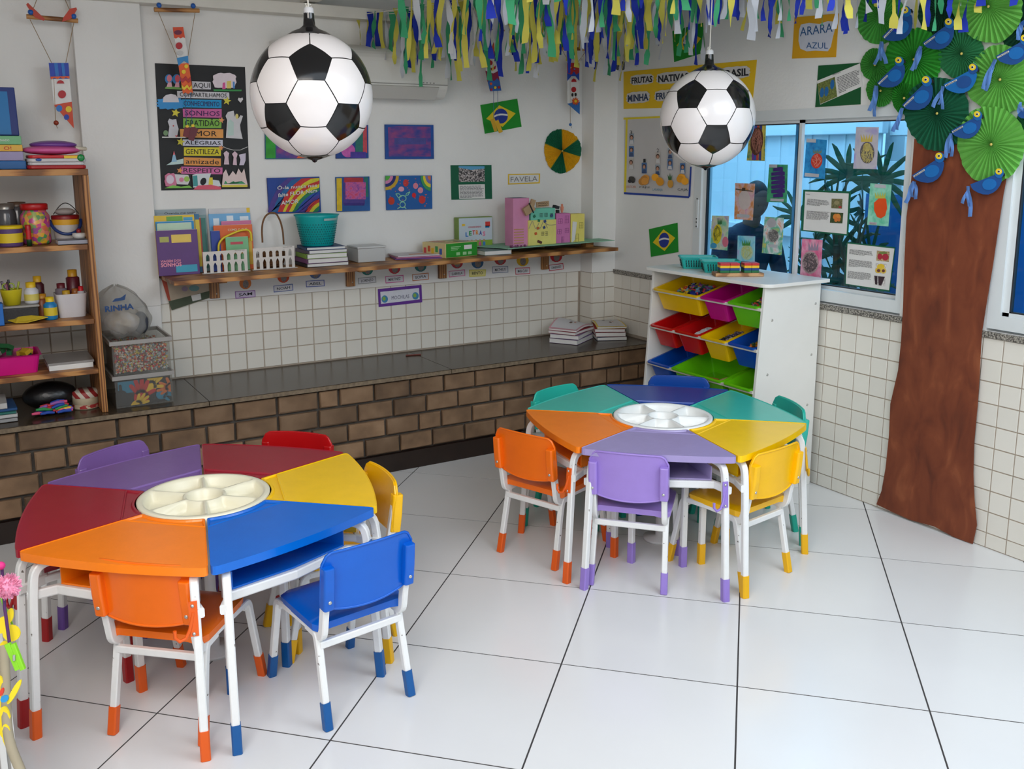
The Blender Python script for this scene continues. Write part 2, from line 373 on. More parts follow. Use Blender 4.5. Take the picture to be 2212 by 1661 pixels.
for c in range(-19, 17):
    y = 0.378-RT*(c-0.5)
    if y > 2.2 or y < -1.05: continue
    for r in range(10):
        z = 0.956-RV*(r+0.5)
        if 0.46 < y < 1.22 and z < 0.95: continue
        if y > YB-0.02 and z < ZB-0.03: continue
        if r == 9: inst('wall_tile', me_rb, (XR-0.002, y, 0.0355), wall_right, (0, 0, -PI/2))
        else: inst('wall_tile', me_rt, (XR-0.002, y, z), wall_right, (0, 0, -PI/2))
# granite sills
obj('trim_10', MB().box((XR+0.055, (W1[0]+2.2)/2-0.02, 0.97), (0.14, 2.2-W1[0]+0.09, 0.027)), M_GRANITE_SILL, kind='structure')
obj('trim_11', MB().box((XR+0.055, (W2[0]+W1[0])/2-0.03, 0.97), (0.14, W1[0]-W2[0]-0.06, 0.027)), M_GRANITE_SILL, kind='structure')

# ---- sliding windows
XG = XR+0.035
def window(name, y0, y1, mid):
    z0, z1 = WZ0+0.012, WZ1
    mb = MB()
    mb.box((XG, (y0+y1)/2, z0+0.030), (0.075, y1-y0, 0.060)); mb.box((XG, (y0+y1)/2, z1-0.028), (0.075, y1-y0, 0.056))
    zm = (z0+0.060+z1-0.056)/2; zl = z1-0.056-z0-0.060; mb.box((XG, y0+0.014, zm), (0.075, 0.028, zl)); mb.box((XG, y1-0.03, zm), (0.075, 0.06, zl))
    w = obj(name, mb, M_ALU, kind='structure')
    for a, b, dx in ((y0+0.028, mid+0.03, 0.014), (mid-0.035, y1-0.06, -0.012)):
        s = MB(); za, zb = z0+0.06, z1-0.056; sw = 0.030
        s.box((XG+dx, a+sw/2*0.6, (za+zb)/2), (0.022, sw*0.6, zb-za)); s.box((XG+dx, b-sw/2, (za+zb)/2), (0.022, sw, zb-za))
        s.box((XG+dx, (a+b)/2, za+0.008), (0.022, b-a, 0.016)); s.box((XG+dx, (a+b)/2, zb-0.008), (0.022, b-a, 0.016))
        sash = obj('window_sash', s, M_ALU, w)
        gk = MB(); t = 0.006; a2, b2, z2, z3 = a+sw*0.6, b-sw, za+0.016, zb-0.016
        gk.box((XG+dx, a2+t/2, (z2+z3)/2), (0.02, t, z3-z2)); gk.box((XG+dx, b2-t/2, (z2+z3)/2), (0.02, t, z3-z2)); gk.box((XG+dx, (a2+b2)/2, z3-t/2), (0.02, b2-a2, t)); gk.box((XG+dx, (a2+b2)/2, z2+t/2), (0.02, b2-a2, t))
        obj('gasket', gk, M_ALU_DK, sash)
        obj('window_pane', MB().box((XG+dx, (a2+b2)/2, (z2+z3)/2), (0.004, b2-a2, z3-z2)), M_GLASS, sash)
    return w
w1 = window('window_1', W1[0], W1[1], 0.66)
lk = MB().box((XG-0.036, W1[1]-0.035, 1.40), (0.012, 0.02, 0.17))
obj('window_lock', lk, M_ALU, w1, bev=0.003)
lk = MB()
for dz in (0.09, -0.03, -0.05, -0.075): lk.box((XG-0.043, W1[1]-0.035, 1.40+dz), (0.003, 0.007, 0.007))
obj('lock_mark', lk, M_ALU_DK, w1)
w2 = window('window_2', W2[0], W2[1], -1.45)

# ---- side walls out of view that close the room (the near roof and part of the left stay open to daylight)
obj('wall_left', MB().box((-1.55, 0.45, 1.4), (0.12, 4.0, 2.8)), M_PLASTER, kind='structure')
obj('wall_front_blocker', MB().box((0.45, -4.30, 1.4), (6.0, 0.12, 2.8)), M_PLASTER, kind='structure')  # unseen wall added to block low daylight from behind the camera
# ---- ground outside
obj('ground_outside', MB().box((1.0, -1.0, -0.10), (30, 30, 0.06)), mat('pale_concrete_ground', (150, 148, 142), 0.9, noise=0.1, nscale=1.5), kind='structure')

# ================================================================== BRICK BENCH
bench = empty('brick_bench', (1.2, (YB+YW)/2, 0), 0, 'long built-in brick bench with polished dark granite seat along the back wall', 'bench')
BX0 = -1.45
obj('mortar_core', MB().box(((BX0+XR)/2, (YB+YW)/2+0.012, 0.285), (XR-BX0-0.01, YW-YB-0.012, 0.48)), M_MORTAR, bench)
obj('skirting', MB().box(((BX0+XR)/2, YB-0.004, 0.052), (XR-BX0-0.01, 0.024, 0.104)), M_DARKWOOD, bench, label='dark brown skirting board')
xs = [BX0, -0.35, 0.62, 1.98, XR-0.012]
for a, b in zip(xs[:-1], xs[1:]):
    s = obj('granite_slab', MB().box(((a+b)/2, (YB-0.022+YW)/2, ZB-0.0125), (b-a-0.003, YW-YB+0.022, 0.025)), M_GRANITE, bench)
    obj('slab_edge', MB().box(((a+b)/2, YB-0.0235, ZB-0.0135), (b-a-0.004, 0.004, 0.021)), M_GRANITE_EDGE, s)
rowsz = [0.112, 0.216, 0.320, 0.424]; rh = 0.089
_bm = {}
rb = random.Random(3)
for r, z in enumerate(rowsz):
    x = BX0 - rb.uniform(0, 0.2); h = rh
    while x < XR-0.02:
        L = rb.choice((0.196, 0.204, 0.21, 0.19, 0.128)) if rb.random() < 0.93 else 0.10
        x1 = min(x+L, XR-0.012)
        if x1-x > 0.03 and x1 > -0.55:
            key = (round(x1-x, 3), round(h, 3), rb.randint(0, 2))
            if key not in _bm:
                w = (x1-x)/2; j = lambda: rb.uniform(-0.0035, 0.0035)
                b = MB(); fr = [(-w+0.005+j(), -0.012+j()/2, 0.006+j()), (w-0.005+j(), -0.012+j()/2, 0.006+j()), (w-0.005+j(), -0.012+j()/2, h-0.006+j()), (-w+0.005+j(), -0.012+j()/2, h-0.006+j())]
                bk = [(-w, 0.012, 0), (w, 0.012, 0), (w, 0.012, h), (-w, 0.012, h)]; md = [(-w+j()/2, -0.005, 0), (w+j()/2, -0.005, 0), (w+j()/2, -0.005, h), (-w+j()/2, -0.005, h)]
                b.add(bk+md+fr, [(4, 5, 1, 0), (5, 6, 2, 1), (6, 7, 3, 2), (7, 4, 0, 3), (8, 9, 5, 4), (9, 10, 6, 5), (10, 11, 7, 6), (11, 8, 4, 7), (8, 11, 10, 9)]); _bm[key] = b.mesh('brick', M_BRICK)
            inst('brick', _bm[key], ((x+x1)/2, YB+0.004+rb.uniform(-0.002, 0.002), z), bench)
        x = x1+0.014
# ================================================================== DESKS, TRAYS, CHAIRS
M_WSTEEL = ramp_mat('white_painted_steel', [(0.0, (238, 238, 236)), (0.73, (232, 232, 230)), (0.755, (120, 112, 104)), (1.0, (60, 54, 50))], 'NOISE', 46, 0.3, detail=2)
M_RIVET = mat('steel_rivet', (196, 196, 192), 0.3, 0.8)
COLS = {  # seat/top colour, foot-cap colour
    'orange': ((244, 112, 14), (228, 92, 10)), 'blue': ((0, 92, 196), (0, 84, 150)), 'yellow': ((250, 190, 0), (236, 178, 0)),
    'red': ((186, 14, 18), (176, 14, 18)), 'crimson': ((158, 30, 48), (164, 14, 20)), 'purple': ((158, 130, 208), (150, 124, 204)),  # second red is darkened and greyed to paint in the desktop reflection
    'violet': ((128, 94, 160), (112, 76, 160)), 'teal': ((46, 184, 164), (22, 160, 136)), 'navy': ((10, 70, 160), (0, 70, 140))}
LIT_TOPS = {'orange': (255, 132, 14), 'purple': (160, 146, 194), 'blue': (0, 104, 206), 'yellow': (255, 204, 0), 'teal': (62, 190, 172)}  # desktop copies with light painted in: brighter tops, purple greyed by reflection
TH = 0.59; A30 = math.tan(R(30))
def desk_outline(g=0.003, ri=0.2275):
    def side(x): return x*A30-g/math.cos(R(30))
    ai = math.asin(side(0.2)/math.hypot(0.2, side(0.2)))
    xi = ri*math.cos(R(29.2)); pin = (xi, side(xi)); xo = 0.548; po = (xo, side(xo))
    outer = []
    for i in range(1, 12): t = -1+2*i/12; outer.append((xo+0.026*(1-t*t), po[1]*t))
    inner = arc((0, 0), math.hypot(*pin), math.atan2(pin[1], pin[0]), -math.atan2(pin[1], pin[0]), 12)
    # counter-clockwise: inner bottom -> outer bottom -> outer arc -> outer top -> inner arc back
    poly = [(xi, -pin[1])]+[(po[0], -po[1])]+outer+[(po[0], po[1])]+[(xi, pin[1])]+inner[1:-1]
    return poly
def make_desk(colname, label, group):
    top_c, foot_c = COLS[colname]; OX = 0.40; top_c = LIT_TOPS.get(colname, top_c)
    root = empty('classroom_desk', (0, 0, 0), 0, label, 'desk', group); MT = plastic(top_c, 0.26); MF = plastic(foot_c, 0.4); L = dict(local=True)
    poly = desk_outline(); n = len(poly); rad = [0]*n; rad[0] = 0.012; rad[1] = 0.035; rad[13] = 0.035; rad[14] = 0.012
    pf = fillet(poly, rad, 4); pf = [(x-OX, y) for x, y in pf]
    bm = bmesh.new(); th = 0.027
    lo = [bm.verts.new((x, y, TH-th)) for x, y in pf]; hi = [bm.verts.new((x, y, TH)) for x, y in pf]; N = len(pf)
    bm.faces.new(lo[::-1])
    for i in range(N): bm.faces.new((lo[i], lo[(i+1) % N], hi[(i+1) % N], hi[i]))
    # split the top by the pen-tray chord
    xc = 0.262-OX; ch = []
    for i in range(N):
        a, b = pf[i], pf[(i+1) % N]
        if (a[0]-xc)*(b[0]-xc) < 0: t = (xc-a[0])/(b[0]-a[0]); ch.append((i, bm.verts.new((xc, a[1]+(b[1]-a[1])*t, TH))))
    ring = []
    for i in range(N):
        ring.append(hi[i])
        for (k, v) in ch:
            if k == i: ring.append(v)
    # rebuild the two side quads that hold a chord end
    for (k, v) in ch:
        for f in list(bm.faces):
            if len(f.verts) == 4 and hi[k] in f.verts and hi[(k+1) % N] in f.verts and lo[k] in f.verts: bm.faces.remove(f); bm.faces.new((lo[k], lo[(k+1) % N], hi[(k+1) % N], v, hi[k]))
    i0 = ring.index(ch[0][1]); i1 = ring.index(ch[1][1])
    if i0 > i1: i0, i1 = i1, i0
    fa = bm.faces.new(ring[i0:i1+1]); fb = bm.faces.new(ring[i1:]+ring[:i0+1])
    ca = sum(v.co.x for v in fa.verts)/len(fa.verts); cb = sum(v.co.x for v in fb.verts)/len(fb.verts)
    pen, main = (fa, fb) if ca < cb else (fb, fa)
    bmesh.ops.inset_individual(bm, faces=[main], thickness=0.010, depth=0.0); bmesh.ops.inset_individual(bm, faces=[main], thickness=0.004, depth=-0.0022)
    bmesh.ops.inset_individual(bm, faces=[pen], thickness=0.007, depth=0.0); bmesh.ops.inset_individual(bm, faces=[pen], thickness=0.004, depth=-0.006)
    bmesh.ops.recalc_face_normals(bm, faces=bm.faces)
    me = bpy.data.meshes.new('desktop'); bm.to_mesh(me); bm.free(); me.materials.append(MT)
    o = bpy.data.objects.new('desktop', me); COL.objects.link(o); o.parent = root
    b = o.modifiers.new('bevel', 'BEVEL'); b.width = 0.004; b.segments = 2; b.limit_method = 'ANGLE'; b.angle_limit = R(50)
    # side frames: outer leg, bend, rail, bend, inner leg (two legs per side)
    for sgn in (-1, 1):
        def P(r, z, inset=0.045):
            d = Vector((math.cos(R(30)), sgn*math.sin(R(30)), 0)); nrm = Vector((math.sin(R(30)), -sgn*math.cos(R(30)), 0)); q = d*r+nrm*inset
            return Vector((q.x-OX, q.y, z))
        nrm = Vector((math.sin(R(30)), -sgn*math.cos(R(30)), 0))
        outer = smooth_path([P(0.644, 0.0), P(0.612, 0.46), P(0.60, 0.548), P(0.43, 0.548)], 0.085, 7)
        lg = obj('leg', MB().rtube(outer, nrm, 0.025, 0.025), M_WSTEEL, root, **L)
        d = (P(0.612, 0.46)-P(0.644, 0)).normalized()
        obj('foot_cap', MB().rtube([P(0.644, 0.0), P(0.644, 0)+d*0.092], nrm, 0.0295, 0.0295), MF, lg, **L)
        inner = smooth_path([P(0.300, 0.0), P(0.302, 0.548), P(0.43, 0.548)], 0.05, 5)
        lg2 = obj('leg', MB().rtube(inner, nrm, 0.025, 0.025), M_WSTEEL, root, **L)
        obj('foot_cap', MB().rtube([P(0.300, 0.0), P(0.300, 0.092)], nrm, 0.0295, 0.0295), MF, lg2, **L)
        if sgn == 1:      # colour hook for a bag on one outer leg
            base = P(0.6135, 0.44)+Vector((0.0145, 0, 0)); lean = d
            hk = MB().rtube([base-lean*0.052, base+lean*0.052], nrm, 0.024, 0.006)
            c = base-lean*0.03; out = Vector((math.cos(R(30)), math.sin(R(30)), 0))
            sidev = Vector((0.35, -0.94, 0)).normalized()
            hk.tube([c+lean*0.05, c+sidev*0.012+out*0.004, c-lean*0.024+sidev*0.024+out*0.008, c-lean*0.030+sidev*0.042+out*0.012, c-lean*0.016+sidev*0.054+out*0.014, c+lean*0.004+sidev*0.054+out*0.014], 0.0055, 7)
            h = obj('bag_hook', hk, MF, lg, **L)
            rv = MB()
            for s2 in (-0.044, 0.04): rv.lathe([(0.0055, 0), (0.005, 0.003), (0.001, 0.004)], 10, base+lean*s2+Vector((0.003, 0, 0)), Matrix.Rotation(PI/2, 3, 'Y'))
            obj('rivet', rv, M_RIVET, lg, **L)
    # shelf rail and book tray under the top
    zb = 0.452; yr = 0.285
    pts = [(0.555-OX, -yr, zb), (0.49-OX, -0.225, zb), (0.515-OX, 0, zb), (0.49-OX, 0.225, zb), (0.555-OX, yr, zb)]
    obj('shelf_rail', MB().rtube(pts, (0, 0, 1), 0.030, 0.020), M_WSTEEL, root, **L)
    for sgn in (-1, 1): obj('shelf_rail', MB().rtube([(0.49-OX, sgn*0.225, zb), (0.30-OX, sgn*0.125, zb)], (0, 0, 1), 0.024, 0.018), M_WSTEEL, root, **L)
    out = [(0.285, -0.115), (0.49, -0.215), (0.508, 0), (0.49, 0.215), (0.285, 0.115)]
    tr = MB().prism([(x-OX, y, zb+0.016) for x, y in out], (0, 0, 0.006))
    for i in (0, 3, 4):
        a, b2 = out[i], out[(i+1) % 5]; dx, dy = b2[0]-a[0], b2[1]-a[1]; l = math.hypot(dx, dy); nx, ny = -dy/l*0.005, dx/l*0.005
        tr.prism([(a[0]-OX, a[1], zb+0.02), (b2[0]-OX, b2[1], zb+0.02), (b2[0]+nx-OX, b2[1]+ny, zb+0.02), (a[0]+nx-OX, a[1]+ny, zb+0.02)], (0, 0, 0.055))
    obj('book_tray', tr, MT, root, **L)
    return root
def place_desk(root, C, ang):
    a = R(ang); root.location = (C[0]+0.40*math.cos(a), C[1]+0.40*math.sin(a), 0); root.rotation_euler = (0, 0, a)
C1 = (0.255, 0.300); C2 = (2.276, 0.253)
for C, spec, grp, nm in ((C1, ((-132, 'orange', 'orange desk with wedge-shaped top in the left desk ring, nearest the camera'), (-72, 'blue', 'bright blue wedge-topped desk in the left desk ring'),
         (-12, 'yellow', 'yellow wedge-topped desk in the left desk ring, behind the blue desk'), (48, 'crimson', 'dull red desk at the back of the left desk ring'),
         (108, 'violet', 'dusky purple desk in the left desk ring near the brick bench'), (168, 'crimson', 'dull red desk on the far left edge of the left desk ring')), 'desks of the left ring', 'L'),
        (C2, ((-132, 'purple', 'lilac desk at the near side of the right desk ring'), (-72, 'yellow', 'yellow wedge-topped desk in the right desk ring'),
         (-12, 'teal', 'turquoise desk in the right desk ring nearest the white toy shelf end panel'), (48, 'navy', 'dark blue desk at the back of the right desk ring'),
         (108, 'teal', 'turquoise desk in the right desk ring nearest the brick bench'), (168, 'orange', 'orange desk on the left side of the right desk ring')), 'desks of the right ring', 'R')):
    for ang, col, lab in spec: place_desk(make_desk(col, lab, grp), C, ang)

def make_tray(C, col, label):
    Rr = 0.222; zt = TH+0.003
    def h(r, th):
        wall = 0.0
        def sm(d, w): 
            t = max(0.0, min(1.0, (w-d)/(w*0.75))); return t*t*(3-2*t)
        wall = max(wall, sm(abs(r-0.066), 0.017)); 
        if r > 0.06:
            k = round((th-R(18))/R(60)); dd = abs((th-R(18))-k*R(60))*r; wall = max(wall, sm(dd, 0.017))
        wall = max(wall, sm(max(0, 0.206-r), 0.020))
        return zt-0.040*(1-wall)-(0.004 if r < 0.05 else 0)
    nr, na = 34, 144; mb = MB(); vs = [(C[0], C[1], h(0, 0))]; fs = []
    for i in range(1, nr+1):
        r = Rr*i/nr
        for j in range(na): a = 2*PI*j/na; vs.append((C[0]+r*math.cos(a), C[1]+r*math.sin(a), h(r, a)-(0.002 if i == nr else 0)))
    for j in range(na): vs.append((C[0]+(Rr-0.001)*math.cos(2*PI*j/na), C[1]+(Rr-0.001)*math.sin(2*PI*j/na), TH-0.05))
    for j in range(na): fs.append((0, 1+j, 1+(j+1) % na))
    for i in range(nr):
        for j in range(na): a = 1+i*na+j; b = 1+i*na+(j+1) % na; fs.append((a, a+na, b+na, b))
    mb.add(vs, fs, True); o = obj('supply_tray', mb, plastic(col, 0.3), None, label, 'tray', origin=(C[0], C[1], TH-0.05))
    cb = MB().lathe([(0.12, TH-0.052), (0.10, TH-0.053)], 24, (C[0], C[1], 0))
    # hub under the tray: a slim white column with a foot, resting on the floor
    st = MB().lathe([(0.0, 0.0), (0.075, 0.0), (0.075, 0.012), (0.02, 0.02), (0.018, TH-0.07), (0.11, TH-0.055), (0.11, TH-0.05)], 24, (C[0], C[1], 0))
    obj('stand', st, M_WSTEEL, o)
    return o
make_tray(C1, (238, 232, 206), 'round cream compartment tray in the middle of the left desk ring')
make_tray(C2, (242, 242, 238), 'round white compartment tray in the middle of the right desk ring')

def make_chair(colname, label, group):
    c, fc = COLS[colname]; root = empty('child_chair', (0, 0, 0), 0, label, 'chair', group); MS = plastic(c, 0.24); MF = plastic(fc, 0.4); L = dict(local=True)
    # seat: dished sheet with rolled front edge
    def top(u, v):
        x = (u-0.5)*2; y = 0.028+v*0.292; w = 0.166-0.010*v
        ex = abs(x); cr = max(0, (v-0.86)/0.14); w2 = w-(0.022*cr*cr)-(0.02*max(0, (0.08-v)/0.08)**2)
        z = 0.346-0.006*(1-x*x)*math.sin(PI*min(1, v*1.1))-0.012*cr*cr-(0.008*max(0, (ex-0.9)/0.1)**2)-0.006*max(0, (0.06-v)/0.06)
        return Vector((x*w2, y, z))
    nu, nv = 14, 12; mb = MB().grid(top, nu, nv)
    vs = [top(i/nu, j/nv) for j in range(nv+1) for i in range(nu+1)]; w = nu+1
    bd = [i for i in range(nu+1)]+[j*w+nu for j in range(1, nv+1)]+[nv*w+i for i in range(nu-1, -1, -1)]+[j*w for j in range(nv-1, 0, -1)]
    ring = [vs[i] for i in bd]; low = [Vector((p.x*0.985, 0.174+(p.y-0.174)*0.985, p.z-0.024)) for p in ring]; k = len(ring)
    mb.add(ring+low, [((i+1) % k, i, k+i, k+(i+1) % k) for i in range(k)]+[list(range(k, 2*k))], False)
    obj('seat', mb, MS, root, **L)
    # backrest: curved sheet, rounded top corners, sagging lower edge
    def bk(u, v, t):
        x = (u-0.5)*2; zt = 0.588-0.004*x*x; zb_ = 0.384+0.022*x*x
        e = max(0, (abs(x)-0.78)/0.22); zt -= 0.034*e**2.6; zb_ += 0.006*e
        z = zb_+(zt-zb_)*v; y = -0.024+0.020*x*x-0.018*(v-0.3)+t+0.002*math.sin(v*PI)
        return Vector((x*0.158, y, z))
    nu, nv = 22, 10; m2 = MB(); m2.grid(lambda u, v: bk(1-u, v, 0.0), nu, nv); m2.grid(lambda u, v: bk(u, v, 0.010), nu, nv)
    ring = [(i/nu, 0) for i in range(nu+1)]+[(1, j/nv) for j in range(1, nv+1)]+[(i/nu, 1) for i in range(nu-1, -1, -1)]+[(0, j/nv) for j in range(nv-1, 0, -1)]
    k = len(ring); m2.add([bk(u, v, 0) for u, v in ring]+[bk(u, v, 0.010) for u, v in ring], [(i, (i+1) % k, k+(i+1) % k, k+i) for i in range(k)])
    back = obj('backrest', m2, MS, root, **L)
    # thin bead round the rear edge
    obj('edge_bead', MB().tube([bk(u, v, 0.001) for u, v in ring], 0.0045, 6, closed=True), MS, back, **L)
    for s in (-1, 1):
        x = s*0.143; pts = [(x, -0.006, 0.404), (x, -0.0155, 0.472), (x, -0.021, 0.544)]
        pod = MB().rtube(pts, (1, 0, 0), 0.036, 0.040); obj('bracket', pod, MS, back, bev=0.004, **L)
        obj('rivet', MB().lathe([(0.006, 0), (0.0055, 0.002), (0.002, 0.0035), (0.0005, 0.002)], 12, (x, -0.0305, 0.432), Matrix.Rotation(PI/2, 3, 'X')), M_RIVET, back, **L)
        up = smooth_path([(x, -0.018, 0.53), (x, 0.014, 0.36), (x, 0.026, 0.292), (x, 0.125, 0.300)], 0.055, 7)
        obj('upright', MB().rtube(up, (1, 0, 0), 0.022, 0.030), M_WSTEEL, root, **L)
        xf = s*0.146
        rear = smooth_path([(s*0.152, 0.0, 0), (xf, 0.048, 0.245), (xf, 0.062, 0.306), (xf, 0.20, 0.308)], 0.06, 6)
        front = smooth_path([(s*0.152, 0.402, 0), (xf, 0.348, 0.25), (xf, 0.336, 0.306), (xf, 0.20, 0.308)], 0.06, 6)
        for pth in (rear, front):
            lg = obj('leg', MB().rtube(pth, (1, 0, 0), 0.0225, 0.0225), M_WSTEEL, root, **L); d = (pth[1]-pth[0]).normalized()
            obj('foot_cap', MB().rtube([pth[0], pth[0]+d*0.086], (1, 0, 0), 0.0275, 0.0275), MF, lg, **L)
    obj('crossbar', MB().rtube([(-0.146, 0.046, 0.262), (0.146, 0.046, 0.262)], (0, 1, 0), 0.018, 0.024), M_WSTEEL, root, **L)
    obj('crossbar', MB().rtube([(-0.146, 0.325, 0.285), (0.146, 0.325, 0.285)], (0, 1, 0), 0.018, 0.02), M_WSTEEL, root, **L)
    return root
def place_chair(col, x, y, ang, label, group):
    c = make_chair(col, label, group); c.location = (x, y, 0); c.rotation_euler = (0, 0, R(ang-90)); return c
gL, gR = 'chairs round the left desk ring', 'chairs round the right desk ring'
place_chair('orange', -0.025, -0.144, 48, 'orange child chair with white legs at the left desk ring, nearest the camera', gL)
place_chair('blue', 0.588, -0.348, 98, 'bright blue child chair with dark blue feet pulled out from the left desk ring', gL)
place_chair('yellow', 0.868, 0.218, 178, 'yellow child chair beside the left desk ring', gL)
place_chair('red', 0.760, 0.845, 226, 'red child chair behind the left desk ring', gL)
place_chair('violet', 0.075, 1.03, 297, 'dusky purple child chair behind the left desk ring', gL)
place_chair('orange', 1.623, 0.368, 20, 'orange child chair at the right desk ring', gR)
place_chair('purple', 1.826, -0.0815, 42, 'lilac child chair at the near side of the right desk ring', gR)
place_chair('yellow', 2.366, -0.330, 98, 'yellow child chair at the right desk ring', gR)
place_chair('teal', 2.16, 0.93, -78, 'turquoise child chair behind the right desk ring, beside the brick bench', gR)
place_chair('navy', 2.835, 0.79, 226, 'dark blue child chair in front of the white toy shelf', gR)
place_chair('teal', 2.935, 0.13, 159, 'turquoise child chair at the right end of the right desk ring, by the tiled wall', gR)
# ================================================================== WHITE TOY SHELF WITH BINS
M_WMDF = mat('white_laminate', (232, 230, 224), 0.4, noise=0.02, nscale=6)
TY0, TY1, TXB, TZ = 0.405, 1.285, 3.445, 1.100
ts = empty('toy_shelf', (3.24, (TY0+TY1)/2, 0), 0, 'white slant-fronted toy shelf with three rows of plastic bins against the right wall', 'shelf')
def side_panel(y):
    poly = [(3.045, y, 1.10), (TXB, y, 1.10), (TXB, y, 0.0), (2.965, y, 0.0)]
    p = obj('side_panel', MB().prism(poly, (0, 0.018, 0)), M_WMDF, ts, bev=0.002)
    return p
sp = side_panel(TY0); side_panel(TY1-0.018)
sc = MB()
for x, z in ((3.41, 0.99), (3.10, 0.93), (3.40, 0.72), (3.085, 0.65), (3.39, 0.45), (3.07, 0.37)):
    sc.lathe([(0.0075, 0), (0.0065, 0.0025), (0.002, 0.003), (0.0005, 0.0015)], 12, (x, TY0, z), Matrix.Rotation(PI/2, 3, 'X'))
obj('screw_cap', sc, mat('pale_screw_cap', (190, 188, 182), 0.35, 0.4), sp)
tp = [(3.055, TY1+0.03), (3.00, TY1+0.02), (3.02, TY0-0.005), (3.055, TY0-0.035), (3.475-0.004, TY0-0.035), (3.475-0.004, TY1+0.03)]
obj('top_board', MB().prism([(x, y, TZ) for x, y in fillet(tp, [0.02, 0.03, 0.05, 0.02, 0.005, 0.01])], (0, 0, 0.018)), M_WMDF, ts, bev=0.002)
obj('base_board', MB().box((3.21, (TY0+TY1)/2, 0.05), (0.46, TY1-TY0-0.03, 0.016)), M_WMDF, ts)
RAILZ = [0.985, 0.775, 0.562]
def fx(z): return 3.045-0.08*(1.10-z)/1.10
M_RAIL = mat('worn_white_rail', (212, 206, 196), 0.5, noise=0.12, nscale=25)
for z in RAILZ:
    obj('rail', MB().box((fx(z)+0.004, (TY0+TY1)/2, z), (0.016, TY1-TY0-0.03, 0.016)), M_RAIL, ts, bev=0.002)
    obj('rail', MB().box((fx(z)+0.30, (TY0+TY1)/2, z+0.075), (0.016, TY1-TY0-0.03, 0.016)), M_RAIL, ts, bev=0.002)
def bin_(y0, y1, z, col, label, content=None):
    """open bin hung on the two rails; tilts forward"""
    x0 = fx(z)-0.012; L = 0.315; tilt = math.atan2(0.075, 0.296); h = 0.125
    c, s = math.cos(tilt), math.sin(tilt)
    def P(a, y, d): return Vector((x0+a*c+d*s, y, z+0.010+a*s-d*c))        # a along depth, d down from rim
    root = empty('toy_bin', (x0+0.15, (y0+y1)/2, z), 0, label, 'bin', 'bins of the toy shelf')
    ym, hw = (y0+y1)/2, (y1-y0)/2-0.004
    def ring(ins, d, r): return [P(L/2+px, ym+py, d) for px, py in fillet([(-L/2+ins, -hw+ins*0.8), (L/2-ins, -hw+ins*0.8), (L/2-ins, hw-ins*0.8), (-L/2+ins, hw-ins*0.8)], r, 3)]
    rings = [ring(0.016, 0.006, 0.018), ring(0.0, 0.008, 0.02), ring(0.0, 0.0, 0.02), ring(0.016, 0.0, 0.018), ring(0.034, h, 0.016)]
    outer = [ring(0.013, 0.006, 0.018), ring(0.031, h+0.003, 0.016)]
    mb = MB(); n = len(rings[0])
    def strip(A, B): mb.add(A+B, [(i, (i+1) % n, n+(i+1) % n, n+i) for i in range(n)])
    strip(rings[0], rings[1]); strip(rings[1], rings[2]); strip(rings[2], rings[3]); strip(rings[3], rings[4]); mb.add(rings[4], [list(range(n))]); strip(outer[1], outer[0]); mb.add(outer[1], [list(range(n))[::-1]])
    obj('bin_body', mb, plastic(col, 0.3), root)
    return P, L, ym, hw
def pieces(P, L, ym, hw, depth, n, cols, name, label, cat, seed, size=0.016, spread=0.8):
    rg = random.Random(seed); kinds = {}
    mb_by = {}
    for i in range(n):
        a = L/2+rg.uniform(-0.5, 0.5)*L*0.62*spread; y = ym+rg.uniform(-1, 1)*hw*0.66*spread; e = max(abs(a-L/2)/(L*0.31), abs(y-ym)/(hw*0.66)); d = depth+0.032*e*e+rg.uniform(-0.006, 0.010)
        p = P(a, y, d); M = Matrix.Rotation(rg.uniform(0, 6.28), 3, 'Z') @ Matrix.Rotation(rg.uniform(-0.7, 0.7), 3, 'X'); c = rg.choice(cols)
        mb_by.setdefault(c, MB())
        k = rg.random()
        if k < 0.5: mb_by[c].box(p, (size*rg.uniform(0.7, 2.0), size*rg.uniform(0.6, 1.0), size*0.5), M)
        elif k < 0.8: mb_by[c].lathe([(size*0.35, -size*0.25), (size*0.65, -size*0.25), (size*0.65, size*0.25), (size*0.35, size*0.25), (size*0.35, -size*0.25)], 8, p, M, smooth=False, caps=False)
        else: mb_by[c].ball(p, size*0.55, 7, 5)
    return mb_by
def stuff(P, L, ym, hw, depth, n, cols, name, label, cat, seed, size=0.016, spread=0.8):
    by = pieces(P, L, ym, hw, depth, n, cols, name, label, cat, seed, size, spread)
    r = empty(name, P(L/2, ym, depth+0.02), 0, label, cat, kind='stuff')
    # a low heap under the pieces
    hp = MB().grid(lambda u, v: P(L/2+(u-0.5)*L*0.72*spread, ym+(v-0.5)*2*hw*0.74*spread, depth+0.012+0.05*(max(abs(u-0.5), abs(v-0.5))*2)**2), 10, 10)
    obj('heap', hp, pmat(cols[0]), r)
    for c, m in by.items(): obj('loose_pieces', m, plastic(c, 0.35), r)
y = TY1-0.022
Y_, MG, GR, RD, BL = (244, 196, 0), (196, 10, 130), (104, 200, 16), (196, 12, 14), (8, 76, 176)
mix = [(40, 60, 150), (60, 130, 60), (230, 190, 40), (210, 60, 60), (150, 80, 170), (30, 40, 60), (120, 170, 200)]
r0 = RAILZ[0]; a = bin_(TY1-0.41, TY1-0.022, r0, Y_, 'wide yellow bin of small toys on the top row of the white toy shelf'); stuff(*a, 0.022, 260, mix, 'small_toys', 'heap of mixed small plastic toys in the wide yellow bin', 'toys', 1, 0.020, 1.0)
a = bin_(TY1-0.62, TY1-0.415, r0, MG, 'magenta bin on the top row of the white toy shelf')
